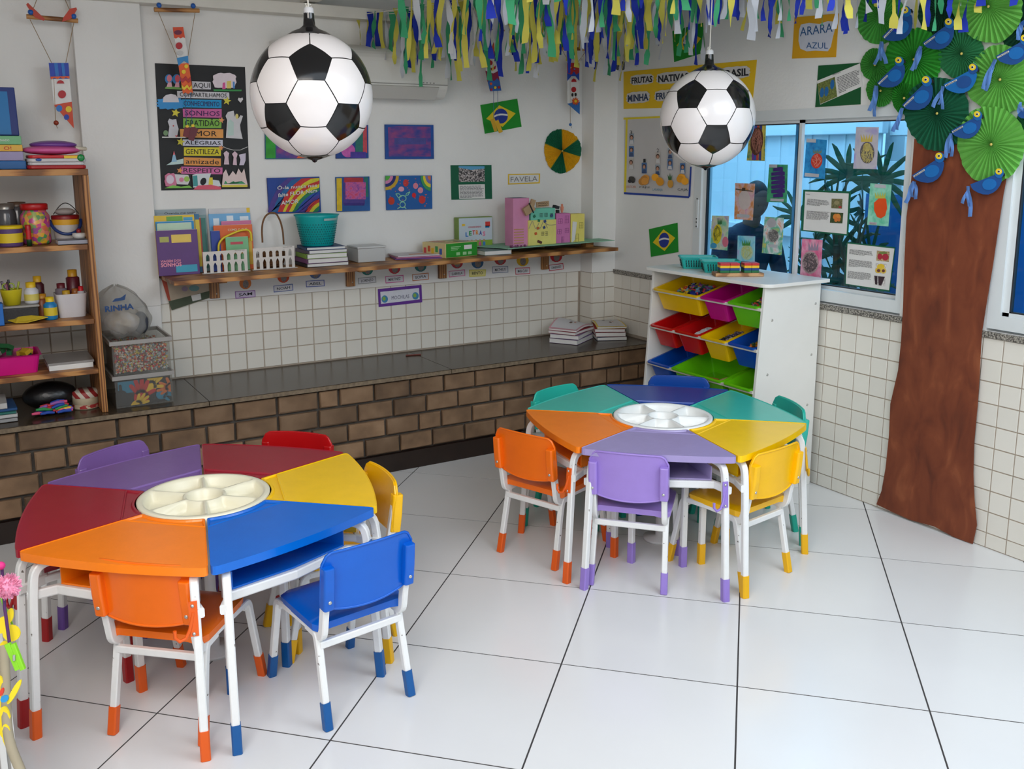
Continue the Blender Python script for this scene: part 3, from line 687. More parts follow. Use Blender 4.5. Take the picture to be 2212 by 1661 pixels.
a = bin_(TY0+0.025, TY1-0.625, r0, GR, 'lime green bin on the top row of the white toy shelf'); stuff(*a, 0.03, 90, mix, 'small_toys', 'small plastic toys in the lime green bin on the top row', 'toys', 2)
r1 = RAILZ[1]; bin_(TY1-0.228, TY1-0.022, r1, RD, 'empty red bin at the far end of the middle row'); a = bin_(TY1-0.44, TY1-0.233, r1, RD, 'red bin holding a clear plastic packet in the middle row')
pk = MB().grid(lambda u, v: a[0](0.10+0.12*u, a[2]+(v-0.5)*0.12, 0.055-0.02*math.sin(PI*u)*math.sin(PI*v)+0.006*math.sin(u*23+v*31)), 14, 14, smooth=False)
obj('plastic_packet', pk, mat('crinkled_clear_film', (196, 200, 204), 0.12, spec=0.9), None, 'crinkled clear plastic packet lying in a red bin', 'packet')
a = bin_(TY1-0.65, TY1-0.445, r1, Y_, 'narrow yellow bin in the middle row of the white toy shelf'); stuff(*a, 0.035, 110, [(70, 60, 90), (120, 110, 130), (200, 190, 180), (50, 50, 60)], 'small_toys', 'dark grey and purple toy pieces in the narrow yellow bin', 'toys', 3)
a = bin_(TY0+0.022, TY1-0.655, r1, BL, 'blue bin at the near end of the middle row'); stuff(*a, 0.035, 80, [(240, 180, 20), (220, 120, 20), (60, 90, 60)], 'small_toys', 'yellow toy pieces in the blue bin of the middle row', 'toys', 4)
r2 = RAILZ[2]; bin_(TY1-0.228, TY1-0.022, r2, BL, 'blue bin at the far end of the bottom row'); a = bin_(TY1-0.645, TY1-0.233, r2, GR, 'wide lime green bin with cards on the bottom row of the white toy shelf')
for k, (da, dy, rz, cc) in enumerate(((0.12, 0.05, 0.3, (196, 120, 60)), (0.16, -0.06, -0.25, (216, 176, 120)))):
    M = Matrix.Rotation(rz, 3, 'Z') @ Matrix.Rotation(-0.25, 3, 'Y')
    cp = a[0](da, a[2]+dy, 0.098); o = obj('game_card_pack', MB().box(cp, (0.075, 0.11, 0.02), M), pmat(cc), None, ['orange-brown pack of game cards in the wide green bin', 'tan pack of game cards in the wide green bin'][k], 'cards')
    obj('card_face', MB().box(cp+M @ Vector((0, 0, 0.0105)), (0.05, 0.08, 0.002), M), pmat([(170, 60, 40), (236, 220, 190)][k]), o)
a = bin_(TY0+0.022, TY1-0.65, r2, GR, 'narrow lime green bin at the near end of the bottom row')
# things on top of the toy shelf
def basket(name, c, rz, L, Wd, h, col, label, cat, holes=True):
    M = Matrix.Rotation(rz, 3, 'Z'); root = empty(name, c, 0, label, cat); c = Vector(c)
    def ring(l, w, z, r): return [c+M @ Vector((x, y, z)) for x, y in fillet([(-l/2, -w/2), (l/2, -w/2), (l/2, w/2), (-l/2, w/2)], r, 3)]
    mb = MB(); A = ring(L*0.86, Wd*0.82, 0, 0.012); B = ring(L, Wd, h, 0.016); n = len(A)
    A2 = ring(L*0.86-0.005, Wd*0.82-0.005, 0.003, 0.012); B2 = ring(L-0.005, Wd-0.005, h, 0.016)
    F = lambda: [(i, (i+1) % n, n+(i+1) % n, n+i) for i in range(n)]
    mb.add(A+B, F()); mb.add(B2+A2, F()); mb.add(A, [list(range(n))[::-1]]); mb.add(A2, [list(range(n))])
    obj('basket_body', mb, plastic(col, 0.35), root)
    rim = [p for p in ring(L+0.006, Wd+0.006, h, 0.018)]; obj('rim', MB().tube(rim, 0.005, 6, closed=True), plastic(col, 0.35), root)
    if holes:
        hb = MB()
        for side in (-1, 1):
            for r in range(3):
                for k in range(-5, 6):
                    t = 0.25+0.22*r; l = L*0.86+(L-L*0.86)*t; w = Wd*0.82+(Wd-Wd*0.82)*t
                    hb.box(c+M @ Vector((k*l*0.075, side*(w/2+0.0008), h*t)), (0.006, 0.002, 0.012), M)
        for side in (-1, 1):
            for r in range(3):
                for k in range(-3, 4):
                    t = 0.25+0.22*r; l = L*0.86+(L-L*0.86)*t; w = Wd*0.82
                    hb.box(c+M @ Vector((side*(l/2+0.0008), k*w*0.12, h*t)), (0.002, 0.006, 0.012), M)
        obj('slot', hb, mat('dark_basket_slot', (10, 60, 58), 0.8), root, kind='stuff')
    return root
ztop = TZ+0.019
basket('plastic_basket', (3.22, 1.10, ztop), R(-35), 0.20, 0.13, 0.062, (28, 168, 160), 'turquoise slotted basket at the back of the toy shelf top', 'basket')
basket('plastic_basket', (3.20, 0.90, ztop), R(-35), 0.20, 0.13, 0.060, (24, 160, 152), 'turquoise slotted basket nearer the coloured blocks on the toy shelf top', 'basket')
M_WOODL = ramp_mat('light_wood_board', [(0.2, (150, 104, 64)), (0.5, (186, 138, 92)), (0.8, (204, 160, 112))], 'WAVE', 3, 0.6, stretch=(1, 8, 8), dist=4)
bc = Vector((3.16, 0.72, ztop)); Mr = Matrix.Rotation(R(-30), 3, 'Z')
bs = empty('block_stand', bc, 0, 'wooden board with stacked layers of coloured blocks on the toy shelf top', 'toy')
obj('board', MB().box(bc+Vector((0, 0, 0.009)), (0.255, 0.10, 0.018), Mr), M_WOODL, bs, bev=0.002)
for k, dx in enumerate((-0.05, 0.065)):
    for q in range(2 if k == 0 else 2):
        for lay, cc in enumerate(((20, 110, 60), (20, 60, 130), (240, 190, 30), (196, 40, 40))):
            w = 0.052 if k == 0 else 0.040
            obj('block_layer', MB().box(bc+Mr @ Vector((dx-w/2+w*q, 0.0, 0.0245+0.0128*lay)), (w-0.002, 0.07, 0.012), Mr), pmat(cc, 0.5), bs)

# ================================================================== WOODEN SHELVING AT THE LEFT
M_PINE = ramp_mat('warm_pine_wood', [(0.15, (120, 74, 34)), (0.5, (168, 112, 58)), (0.85, (188, 134, 76))], 'WAVE', 1.6, 0.5, stretch=(1, 14, 14), dist=5, detail=4)
M_PINE_V = ramp_mat('warm_pine_upright', [(0.15, (112, 68, 32)), (0.5, (160, 104, 54)), (0.85, (180, 126, 70))], 'WAVE', 1.6, 0.5, stretch=(14, 14, 1), dist=5, detail=4)
SX0, SX1, SY0, SY1, SZ1 = -0.70, 0.158, 1.803, 2.18, 1.695
shelf_un = empty('bookshelf', ((SX0+SX1)/2, (SY0+SY1)/2, ZB), 0, 'open wooden shelving unit full of craft supplies standing on the bench', 'bookshelf')
for x in (SX0+0.013, SX1-0.013): obj('side_panel', MB().box((x, (SY0+SY1)/2, (ZB+SZ1-0.028)/2+0.0005), (0.026, SY1-SY0, SZ1-0.029-ZB)), M_PINE_V, shelf_un, bev=0.002)
obj('top_board', MB().box(((SX0+SX1)/2, (SY0+SY1)/2, SZ1-0.014), (SX1-SX0, SY1-SY0, 0.028)), M_PINE, shelf_un, bev=0.002)
SHZ = [1.352, 1.003, 0.764]
for z in SHZ: obj('shelf_board', MB().box(((SX0+SX1)/2, (SY0+SY1)/2+0.004, z-0.012), (SX1-SX0-0.053, SY1-SY0-0.008, 0.024)), M_PINE, shelf_un, bev=0.002)

# ================================================================== LONG WALL SHELF ON BRACKETS
LY0 = 1.975; LX0, LX1 = 0.535, 3.325
def LZ(x): return 1.131+(x-LX0)*0.0095            # the plank sags a little towards the left
ws = empty('wall_shelf', ((LX0+LX1)/2, YW, LZ(1.9)), 0, 'long brown wooden wall shelf on four wooden brackets', 'shelf')
yb_ = YW-0.003; ym_ = 2.16
def plank(q, m): return obj('shelf_board', MB().add([(x, y, LZ(x)-0.022) for x, y in q]+[(x, y, LZ(x)) for x, y in q], [(3, 2, 1, 0), (4, 5, 6, 7), (0, 1, 5, 4), (1, 2, 6, 5), (2, 3, 7, 6), (3, 0, 4, 7)]), m, ws, bev=0.002)
plank([(LX0, LY0), (LX1, LY0), (3.275, ym_-0.002), (LX0-0.005, ym_-0.002)], M_PINE)
plank([(LX0-0.005, ym_+0.002), (3.275, ym_+0.002), (3.275, yb_), (LX0-0.005, yb_)], M_PINE)
for x in (0.815, 1.61, 2.22, 2.985):
    b = obj('bracket', MB().box((x, YW-0.014, LZ(x)-0.024-0.0655), (0.052, 0.024, 0.13)), M_PINE_V, ws, bev=0.002)
    obj('bracket_arm', MB().box((x, 2.23, LZ(x)-0.022-0.014), (0.045, 0.20, 0.026)), M_PINE, ws, bev=0.002)
    obj('screw', MB().lathe([(0.004, 0), (0.003, 0.002), (0.0005, 0.002)], 8, (x+0.008, YW-0.026, LZ(x)-0.13), Matrix.Rotation(PI/2, 3, 'X')), M_RIVET, b)

# ================================================================== FOOTBALL BALLOONS
M_FOILW = mat('white_foil', (232, 226, 224), 0.22, noise=0.01, nscale=5, bump=0.05, bscale=14, coat=0.3)
M_FOILB = mat('black_foil', (12, 12, 14), 0.14, bump=0.05, bscale=14, coat=0.4)
M_STRING = mat('white_string', (226, 222, 212), 0.8)
def trunc_icosa():
    ph = (1+5**0.5)/2; V = []
    for s1 in (-1, 1):
        for s2 in (-1, 1): V += [Vector((0, s1, s2*ph)), Vector((s1, s2*ph, 0)), Vector((s2*ph, 0, s1))]
    V = [v.normalized() for v in V]
    # put one vertex at the pole
    q = V[0].rotation_difference(Vector((0, 0, 1))); V = [q @ v for v in V]
    E = 1.06; nb = {i: [j for j in range(12) if j != i and (V[i]-V[j]).length < E] for i in range(12)}
    def order(c, pts):
        a = c.orthogonal().normalized(); b = c.cross(a); return sorted(pts, key=lambda p: math.atan2(p.dot(b), p.dot(a)))
    pent = [order(V[i], [(V[i]*2+V[j]).normalized() for j in nb[i]]) for i in range(12)]
    hexa = []
    for i in range(12):
        for j in nb[i]:
            for k in nb[i]:
                if i < j < k and k in nb[j]:
                    c = (V[i]+V[j]+V[k]).normalized(); pts = []
                    for a, b in ((i, j), (j, i), (j, k), (k, j), (k, i), (i, k)): pts.append((V[a]*2+V[b]).normalized())
                    hexa.append(order(c, pts))
    return pent, hexa, V
def balloon(C, rad, az, label, string_top):
    pent, hexa, V = trunc_icosa(); C = Vector(C)
    # find azimuth of an upper-ring pentagon and turn it to az
    upv = [v for v in V if 0.3 < v.z < 0.6][0]; rot = Matrix.Rotation(az-math.atan2(upv.y, upv.x), 3, 'Z')
    root = empty('football_balloon', C-Vector((0, 0, rad*1.06)), 0, label, 'balloon', 'football balloons hanging from the ceiling')
    SQ = Matrix.Diagonal((1.0, 1.0, 1.03))
    obj('shell', MB().ball(C, rad*0.990, 40, 26, (1, 1, 1.03)), M_FOILB, root)
    for polys, m, ins, lab in ((hexa, M_FOILW, 0.012, None), (pent, M_FOILB, 0.004, None)):
        for poly in polys:
            c = sum(poly, Vector())/len(poly); n = len(poly); K = 6; mb = MB(); pts = [c.lerp(p, 1-ins/ (p-c).length*0.9) for p in poly]
            vs = [c]; idx = {}
            for r in range(1, K+1):
                for i in range(n):
                    for t in range(r): vs.append(c.lerp(pts[i].lerp(pts[(i+1) % n], t/r), r/K))
            fs = []; off = lambda r: 1+n*(r-1)*r//2
            for i in range(n): fs.append((0, 1+i, 1+(i+1) % n))
            for r in range(2, K+1):
                o1, o0 = off(r), off(r-1); n1, n0 = n*r, n*(r-1)
                for i in range(n):
                    for t in range(r):
                        a = o1+(i*r+t) % n1; b = o1+(i*r+t+1) % n1; d = o0+(i*(r-1)+t) % n0; fs.append((a, b, d))
                        if t < r-1: e = o0+(i*(r-1)+t+1) % n0; fs.append((d, b, e))
            out = []
            for v in vs:
                w = rot @ v.normalized(); a = math.atan2(w.y, w.x); rr = rad*(1+0.0016*math.sin(9*w.z*6)*max(0, 1-abs(((a-az-0.35+PI) % (2*PI))-PI)/0.28))
                out.append(C+(SQ @ w)*rr)
            mb.add(out, fs, True); obj('panel', mb, m, root)
    z = rad*1.03
    nk = MB().lathe([(rad*0.40, z*0.915), (rad*0.28, z*0.985), (rad*0.16, z*1.03), (rad*0.10, z*1.08), (rad*0.088, z*1.20), (rad*0.085, z*1.27)], 20, C)
    obj('neck', nk, M_FOILB, root)
    obj('clear_tail', MB().lathe([(rad*0.085, z*1.26), (rad*0.08, z*1.34), (rad*0.06, z*1.36)], 16, C), mat('frosted_tail', (206, 206, 208), 0.3), root)
    obj('nub', MB().lathe([(0.0005, -z*1.07), (rad*0.03, -z*1.06), (rad*0.05, -z*1.03), (rad*0.2, -z*0.985), (rad*0.34, -z*0.93)], 18, C), M_FOILB, root)
    t = Vector(string_top); p0 = C+Vector((0, 0, z*1.10)); rg = random.Random(5); kn = C+Vector((0, 0, z*1.33))
    obj('string', MB().tube([p0+Vector((0.012, -0.012, -0.02)), p0+Vector((0.0, -0.015, 0.04)), kn, t], 0.0028, 6), M_STRING, root)
    kb = MB()
    for i in range(5): kb.tube([kn+Vector((rg.uniform(-.012, .012), rg.uniform(-.012, .012), rg.uniform(-.01, .02))) for _ in range(4)], 0.0018, 5)
    obj('knot', kb, M_STRING, root)
    return root
b1 = atd(674, 206, 3.30); b2 = atd(1528, 255, 4.22)
def az_of(C, off): d = CAM-C; return math.atan2(d.y, d.x)+off
balloon(b1, 0.2095, az_of(b1, 0.0), 'large football balloon hanging by a string on the left', b1+Vector((-0.02, 0, 0.84)))
balloon(b2, 0.209, az_of(b2, R(-36)+0.2), 'football balloon hanging by a string in front of the window, on the right', b2+Vector((0.01, 0, 0.89)))
# ================================================================== THINGS FIXED TO THE WALLS
class Wall:
    def __init__(s, fn, nrm): s.fn = fn; s.n = Vector(nrm)
    def p(s, x, y, o=0.0): return s.fn(x, y, o)
    def poly(s, pts, o): return [s.fn(x, y, o) for x, y in pts]
BW = Wall(lambda x, y, o: onY(x, y, YW-o), (0, -1, 0))
RW = Wall(lambda x, y, o: onX(x, y, XR-o), (-1, 0, 0))
GR_ = Wall(lambda x, y, o: onX(x, y, XG+0.014-0.003-o), (-1, 0, 0))     # inner face of the near pane
GL_ = Wall(lambda x, y, o: onX(x, y, XG-0.012-0.003-o), (-1, 0, 0))     # inner face of the far pane
def Z(pts, ox, oy, s): return [(ox+x/s, oy+y/s) for x, y in pts]
def sheet(name, wall, pts, m, label, cat, o=0.0012, t=0.0016, group=None, bev=0): return obj(name, MB().prism(wall.poly(pts, o), wall.n*t), m, None, label, cat, group, bev=bev)
_lift = {}
def decal(name, par, wall, pts, m, o=None, t=0.0006, base=0.003):
    if o is None: k = _lift.get(par.name, 0); _lift[par.name] = k+1; o = base+0.00025*k
    return obj(name, MB().prism(wall.poly(pts, o), wall.n*t), m, par)
def ell(cx, cy, rx, ry, rot=0, n=18): return [(cx+rx*math.cos(a)*math.cos(rot)-ry*math.sin(a)*math.sin(rot), cy+rx*math.cos(a)*math.sin(rot)+ry*math.sin(a)*math.cos(rot)) for a in [2*PI*i/n for i in range(n)]]
def star(cx, cy, r, rot=0): return [(cx+(r if i % 2 == 0 else r*0.45)*math.cos(rot-PI/2+PI*i/5), cy+(r if i % 2 == 0 else r*0.45)*math.sin(rot-PI/2+PI*i/5)) for i in range(10)]
def rect(x0, y0, x1, y1): return [(x0, y0), (x1, y0), (x1, y1), (x0, y1)]
def cloud(x0, y0, x1, y1, n=14, a=0.12, slope=0.0):
    out = []; cx, cy, rx, ry = (x0+x1)/2, (y0+y1)/2, (x1-x0)/2, (y1-y0)/2
    for i in range(n*3):
        t = 2*PI*i/(n*3); c, s_ = math.cos(t), math.sin(t); q = 1/max(abs(c)**4+abs(s_)**4, 1e-6)**0.25; w = 1+a*0.5*math.sin(n*t); x = cx+rx*c*q*w; out.append((x, cy+ry*s_*q*w+slope*(x-cx)))
    return out
def words(name, par, wall, txt, x0, y0, x1, y1, h, m, o=None, bold=0.0, base=0.004):
    if o is None: k = _lift.get(par.name, 0); _lift[par.name] = k+1; o = base+0.00025*k
    a, b = wall.p(x0, y0, o), wall.p(x1, y1, o); u = wall.p(x0, y0-h, o)-a
    return obj(name, text_on(MB(), txt, a, b, u.length, u.normalized(), wall.n, 0, bold), m, par)
def stroke(name, par, wall, pts, r, m, o=0.005): return obj(name, MB().tube(wall.poly(pts, o), r, 5), m, par)
def print_lines(name, par, wall, quad, n, m, o, fill=0.62, seed=1, t=0.0003):
    """printed text too small to read: rows of short ink dashes inside a px quad (TL,TR,BR,BL)"""
    rg = random.Random(seed); mb = MB(); A, B, Cc, D = [Vector((q[0], q[1], 0)) for q in quad]
    def q(u, v): w = A.lerp(B, u).lerp(D.lerp(Cc, u), v); return wall.p(w.x, w.y, o)
    for i in range(n):
        v0 = (i+0.5-fill/2*0.8)/n; v1 = (i+0.5+fill/2*0.8)/n; u = 0.0; end = rg.uniform(0.86, 1.0) if i < n-1 else rg.uniform(0.3, 0.7)
        while u < end:
            w = min(end-u, rg.uniform(0.05, 0.15)); mb.add([q(u, v0), q(u+w, v0), q(u+w, v1), q(u, v1)], [(0, 1, 2, 3)]); u += w+0.018
    return obj(name, mb, m, par, kind='stuff')
INK = mat('black_ink', (26, 26, 28), 0.7); GREYINK = mat('grey_print', (120, 118, 118), 0.8); WP = mat('white_paper', (222, 220, 216), 0.75, noise=0.02, nscale=20)
GREENCARD = mat('dark_green_card', (10, 92, 62), 0.75, noise=0.04, nscale=20); FLAGG = mat('flag_green_card', (10, 140, 30), 0.6, noise=0.04, nscale=15); FLAGY = mat('flag_yellow_card', (226, 196, 20), 0.6); FLAGB = mat('flag_blue_card', (24, 48, 140), 0.6)
YEL = mat('yellow_card', (226, 184, 16), 0.65, noise=0.03, nscale=12)

# ---- black poster
f = lambda pts: Z(pts, 330, 130, 5.727)
po = sheet('poster', BW, f([(25, 38), (1140, 85), (1203, 1590), (105, 1612)]), mat('black_card', (16, 16, 18), 0.6, noise=0.2, nscale=12), 'tall black poster with coloured word strips and stickers beside the left pillar', 'poster')
strips = [('AQUI', [(485, 260), (715, 270), (718, 362), (490, 358)], (214, 212, 216)), ('COMPARTILHAMOS', [(300, 380), (945, 400), (948, 480), (303, 465)], (210, 208, 212)), ('CONHECIMENTO', [(355, 485), (850, 492), (850, 592), (360, 582)], (30, 150, 205)),
          ('SONHOS', [(370, 602), (852, 605), (852, 712), (375, 702)], (204, 100, 158)), ('GRATIDÃO', [(375, 718), (850, 730), (848, 840), (375, 838)], (128, 182, 74)), ('AMOR', [(335, 850), (872, 855), (872, 962), (340, 955)], (228, 158, 84)),
          ('ALEGRIAS', [(370, 980), (865, 985), (866, 1065), (372, 1058)], (206, 206, 220)), ('GENTILEZA', [(385, 1078), (843, 1078), (843, 1185), (385, 1182)], (216, 202, 50)), ('amizade', [(385, 1200), (842, 1215), (842, 1308), (385, 1300)], (226, 152, 78)), ('RESPEITO', [(352, 1315), (862, 1328), (862, 1412), (355, 1405)], (206, 108, 160))]
for txt, q, c in strips:
    decal('word_strip', po, BW, f(q), pmat(c))
    (ax, ay), (bx, by), (cx, cy), (dx, dy) = q; hh = dy-ay; iw = 0.05*(bx-ax)
    P0 = f([(dx+iw+(70 if txt == 'AMOR' else 0), dy-hh*0.2)])[0]; P1 = f([(cx-iw*(3 if txt == 'AMOR' else 1), cy-hh*0.2)])[0]
    words('lettering', po, BW, txt, P0[0], P0[1], P1[0], P1[1], hh*0.62/5.727, INK if txt not in ('CONHECIMENTO', 'SONHOS') else mat('pencil_on_strip', (60, 40, 90), 0.8), o=0.0075)
for x, y, r, c in ((283, 650, 58, (220, 206, 70)), (918, 505, 54, (216, 204, 70)), (850, 742, 40, (232, 156, 100)), (345, 1010, 54, (214, 206, 70)), (845, 1085, 36, (228, 150, 96)), (335, 1365, 42, (228, 150, 92))): decal('star_sticker', po, BW, f(star(x, y, r, 0.2)), pmat(c))
blobs = [([(160, 330), (300, 325), (360, 350), (355, 365), (150, 352)], (120, 170, 90)), (ell(198, 232, 48, 58), (60, 130, 190)), (ell(205, 225, 30, 44), (222, 130, 140)), (ell(295, 235, 52, 62), (60, 130, 190)), (ell(305, 228, 30, 46), (216, 90, 100)), ([(170, 330), (190, 275), (230, 275), (240, 330)], (226, 180, 190)), ([(270, 332), (285, 275), (325, 275), (330, 332)], (226, 170, 186)),
         ([(750, 360), (1100, 365), (1095, 384), (755, 384)], (60, 150, 80)), (cloud(745, 160, 1030, 345, 9, 0.1), (228, 214, 220)), ([(865, 280), (895, 275), (900, 355), (860, 360)], (214, 90, 150)), ([(915, 260), (970, 255), (970, 350), (915, 350)], (226, 206, 110)), ([(990, 265), (1012, 265), (1016, 350), (992, 350)], (80, 140, 200)),
         (cloud(55, 470, 375, 605, 12, 0.2), (60, 146, 208)), ([(125, 520), (130, 460), (165, 430), (225, 418), (280, 428), (315, 470), (325, 520)], (216, 210, 214)), ([(1052, 490), (1060, 465), (1085, 470), (1110, 462), (1118, 485), (1085, 528)], (214, 210, 212)),
         ([(115, 945), (405, 950), (405, 962), (115, 960)], (220, 218, 214)), ([(190, 930), (205, 820), (185, 760), (205, 722), (240, 735), (290, 728), (300, 790), (320, 850), (300, 950), (200, 950)], (206, 206, 212)), (ell(160, 900, 30, 34), (120, 150, 110)), ([(275, 925), (292, 935), (308, 925), (292, 955)], (200, 50, 60)), (ell(255, 812, 9, 9), (190, 60, 60)),
         ([(905, 960), (920, 740), (900, 690), (930, 640), (1000, 625), (1015, 700), (1030, 660), (1060, 720), (1085, 680), (1115, 690), (1080, 800), (1085, 860), (1112, 975)], (208, 206, 208)), ([(928, 770), (960, 730), (1000, 770), (1000, 930), (928, 935)], (186, 208, 200)), (ell(1042, 695, 18, 32), (222, 206, 120)),
         ([(165, 1300), (235, 1255), (380, 1215), (380, 1280)], (190, 214, 210)), ([(230, 1260), (262, 1120), (300, 1255)], (150, 190, 214)), ([(250, 1170), (262, 1120), (278, 1170)], (220, 110, 120)),
         ([(880, 1290), (890, 1200), (875, 1150), (910, 1120), (945, 1150), (935, 1200), (945, 1290)], (214, 190, 200)), ([(990, 1295), (1000, 1200), (980, 1160), (1015, 1125), (1050, 1160), (1035, 1210), (1040, 1300)], (216, 186, 198)), ([(1070, 1300), (1085, 1230), (1065, 1170), (1150, 1150), (1148, 1240), (1125, 1300)], (206, 196, 214)),
         (cloud(148, 1400, 300, 1565, 9, 0.12), (206, 120, 150)), (ell(215, 1475, 48, 55), (216, 200, 214)), ([(270, 1410), (440, 1420), (460, 1480), (435, 1540), (300, 1535)], (212, 208, 210)), (ell(355, 1478, 30, 28), (216, 130, 160)), (ell(420, 1470, 34, 34), (160, 196, 90)), ([(145, 1585), (250, 1545), (350, 1565), (450, 1550), (488, 1580)], (128, 190, 84)),
         ([(490, 1420), (540, 1405), (720, 1400), (700, 1470), (820, 1490), (845, 1560), (500, 1575)], (210, 216, 218)), ([(495, 1430), (550, 1425), (560, 1560), (500, 1560)], (70, 150, 150)), (ell(625, 1500, 36, 48, 0.4), (26, 26, 30)), ([(690, 1540), (700, 1450), (740, 1450), (745, 1540)], (226, 206, 70)), ([(500, 1600), (560, 1550), (720, 1540), (845, 1570), (845, 1600)], (214, 90, 110)),
         ([(855, 1560), (870, 1400), (905, 1350), (940, 1440), (990, 1370), (1030, 1420), (1060, 1340), (1100, 1400), (1130, 1340), (1172, 1540), (1172, 1565)], (222, 200, 196)), ([(855, 1545), (1172, 1540), (1172, 1568), (857, 1570)], (216, 200, 80)), ([(880, 1530), (900, 1490), (930, 1530), (1000, 1495), (1040, 1530), (1100, 1495), (1150, 1530)], (60, 150, 100))]
for q, c in blobs: decal('sticker', po, BW, f(q), pmat(c), base=0.0032)
stroke('cord_line', po, BW, f([(870, 1068), (920, 1092), (1000, 1112), (1080, 1112), (1172, 1072)]), 0.0016, WP, 0.006)

# ---- hanging clown ornaments
M_BARW = M_PINE
def clown(name, wall_off, label, bar, balls, strings, parts, extra_strings, group='hanging wooden clown ornaments'):
    W = Wall(lambda x, y, o: onY(x, y, YW-wall_off-o), (0, -1, 0))
    allp = [p for q, _ in parts for p in q]; c0 = W.p(sum(p[0] for p in allp)/len(allp), max(p[1] for p in allp))
    root = empty(name, c0, 0, label, 'ornament', group)
    if bar: a, b = W.p(*bar[0]), W.p(*bar[1]); obj('trapeze_bar', MB().tube([a, b], 0.011, 8), M_BARW, root)
    for bl in balls: obj('bead', MB().ball(W.p(bl[0], bl[1], 0.012), bl[2], 10, 8), pmat(bl[3], 0.4), root)
    for s_ in strings: obj('string', MB().tube([W.p(x, y, 0.004) for x, y in s_], 0.0016, 5), mat('twine', (150, 124, 90), 0.9), root)
    for k, (q, c) in enumerate(parts): obj('painted_piece', MB().prism(W.poly(q, 0.001+0.0012*k), W.n*0.004), pmat(c, 0.5), root)
    for s_ in extra_strings: obj('leg_string', MB().tube([W.p(x, y, 0.008) for x, y in s_], 0.0016, 5), mat('blue_cord', (60, 90, 130), 0.8), root)
    return root
f = lambda pts: Z(pts, 0, 0, 3.95)
OR, RE, BU, YE, WH, MA = (226, 84, 22), (178, 24, 34), (26, 92, 176), (232, 196, 30), (222, 220, 216), (110, 16, 30)
clown('clown_ornament', 0.12, 'upside-down clown ornament with blue trousers and orange shoes above the wooden shelving', f([(225, 140), (665, 178)]), [(*f([(262, 104)])[0], 0.013, BU), (*f([(628, 138)])[0], 0.013, BU), (*f([(479, 1048)])[0], 0.012, (150, 50, 20))],
      [f([(255, 165), (440, 535)]), f([(632, 185), (562, 535)]), f([(265, 100), (290, 60), (320, -20)]), f([(625, 130), (585, 65), (545, -30)]), f([(455, 560), (475, 1050), (490, 1095)])],
      [(f([(435, 665), (592, 660), (612, 872), (460, 898)]), WH), (f([(415, 537), (583, 537), (594, 672), (430, 672)]), (24, 60, 170)), (f([(460, 538), (490, 538), (505, 665), (475, 665)]), (30, 110, 190)), (f([(520, 538), (545, 538), (560, 665), (535, 665)]), (30, 110, 190)), (f([(460, 895), (612, 868), (630, 1095)]), (206, 66, 26)),
       (f(ell(529, 805, 34, 34)), RE), (f([(483, 712), (495, 690), (515, 684), (538, 692), (548, 712)]), RE), (f(ell(505, 925, 26, 28)), (30, 110, 190)), (f(ell(585, 932, 26, 27)), YE), (f(ell(567, 1000, 22, 24)), (24, 60, 170)), (f([(430, 655), (592, 650), (592, 672), (560, 660), (540, 674), (515, 660), (490, 675), (465, 662), (435, 678)]), OR),
       (f([(222, 40), (238, 25), (385, 165), (372, 178), (300, 150), (268, 110)]), (186, 60, 36)), (f([(650, 64), (657, 82), (628, 130), (600, 165), (528, 186), (540, 150), (595, 75)]), (196, 60, 36))], [])
clown('clown_ornament', 0.10, 'clown ornament with red nose hanging in front of the black poster', f([(1315, 82), (1700, 91)]), [(*f([(1357, 44)])[0], 0.013, BU), (*f([(1648, 50)])[0], 0.013, BU)], [f([(1350, 100), (1512, 492)]), f([(1665, 104), (1603, 482)]), f([(1357, 40), (1390, -20)]), f([(1645, 45), (1615, -20)])],
      [(f([(1487, 318), (1576, 316), (1604, 482), (1510, 500)]), WH), (f([(1473, 233), (1562, 230), (1577, 325), (1560, 318), (1540, 328), (1520, 318), (1500, 330), (1485, 322)]), (214, 70, 24)), (f(ell(1518, 278, 34, 20)), (110, 24, 60)), (f([(1520, 545), (1608, 538), (1645, 795), (1628, 785), (1605, 802), (1580, 788), (1560, 802)]), (228, 92, 20)),
       (f([(1508, 496), (1603, 476), (1608, 545), (1570, 520), (1522, 562)]), (40, 130, 190)), (f(ell(1527, 391, 29, 29)), RE), (f(ell(1535, 452, 28, 20)), (196, 194, 192)), (f(ell(1588, 566, 17, 17)), YE), (f(ell(1566, 613, 18, 18)), YE),
       (f([(1535, 655), (1560, 675), (1585, 650), (1605, 680), (1625, 655), (1628, 690), (1608, 708), (1585, 680), (1560, 705), (1540, 690)]), RE), (f([(1548, 725), (1570, 745), (1595, 722), (1615, 748), (1634, 725), (1636, 752), (1615, 772), (1595, 748), (1570, 770), (1550, 752)]), YE),
       (f([(1573, 1088), (1605, 1075), (1622, 1090), (1618, 1180), (1560, 1160)]), MA), (f([(1622, 1090), (1650, 1078), (1692, 1102), (1650, 1205), (1605, 1190)]), (96, 14, 30)), (f(ell(1597, 1078, 14, 12)), YE), (f(ell(1645, 1072, 14, 12)), YE)], [f([(1580, 795), (1592, 1080)]), f([(1625, 795), (1640, 1075)])])
f = lambda pts: Z(pts, 1000, 0, 3.954)
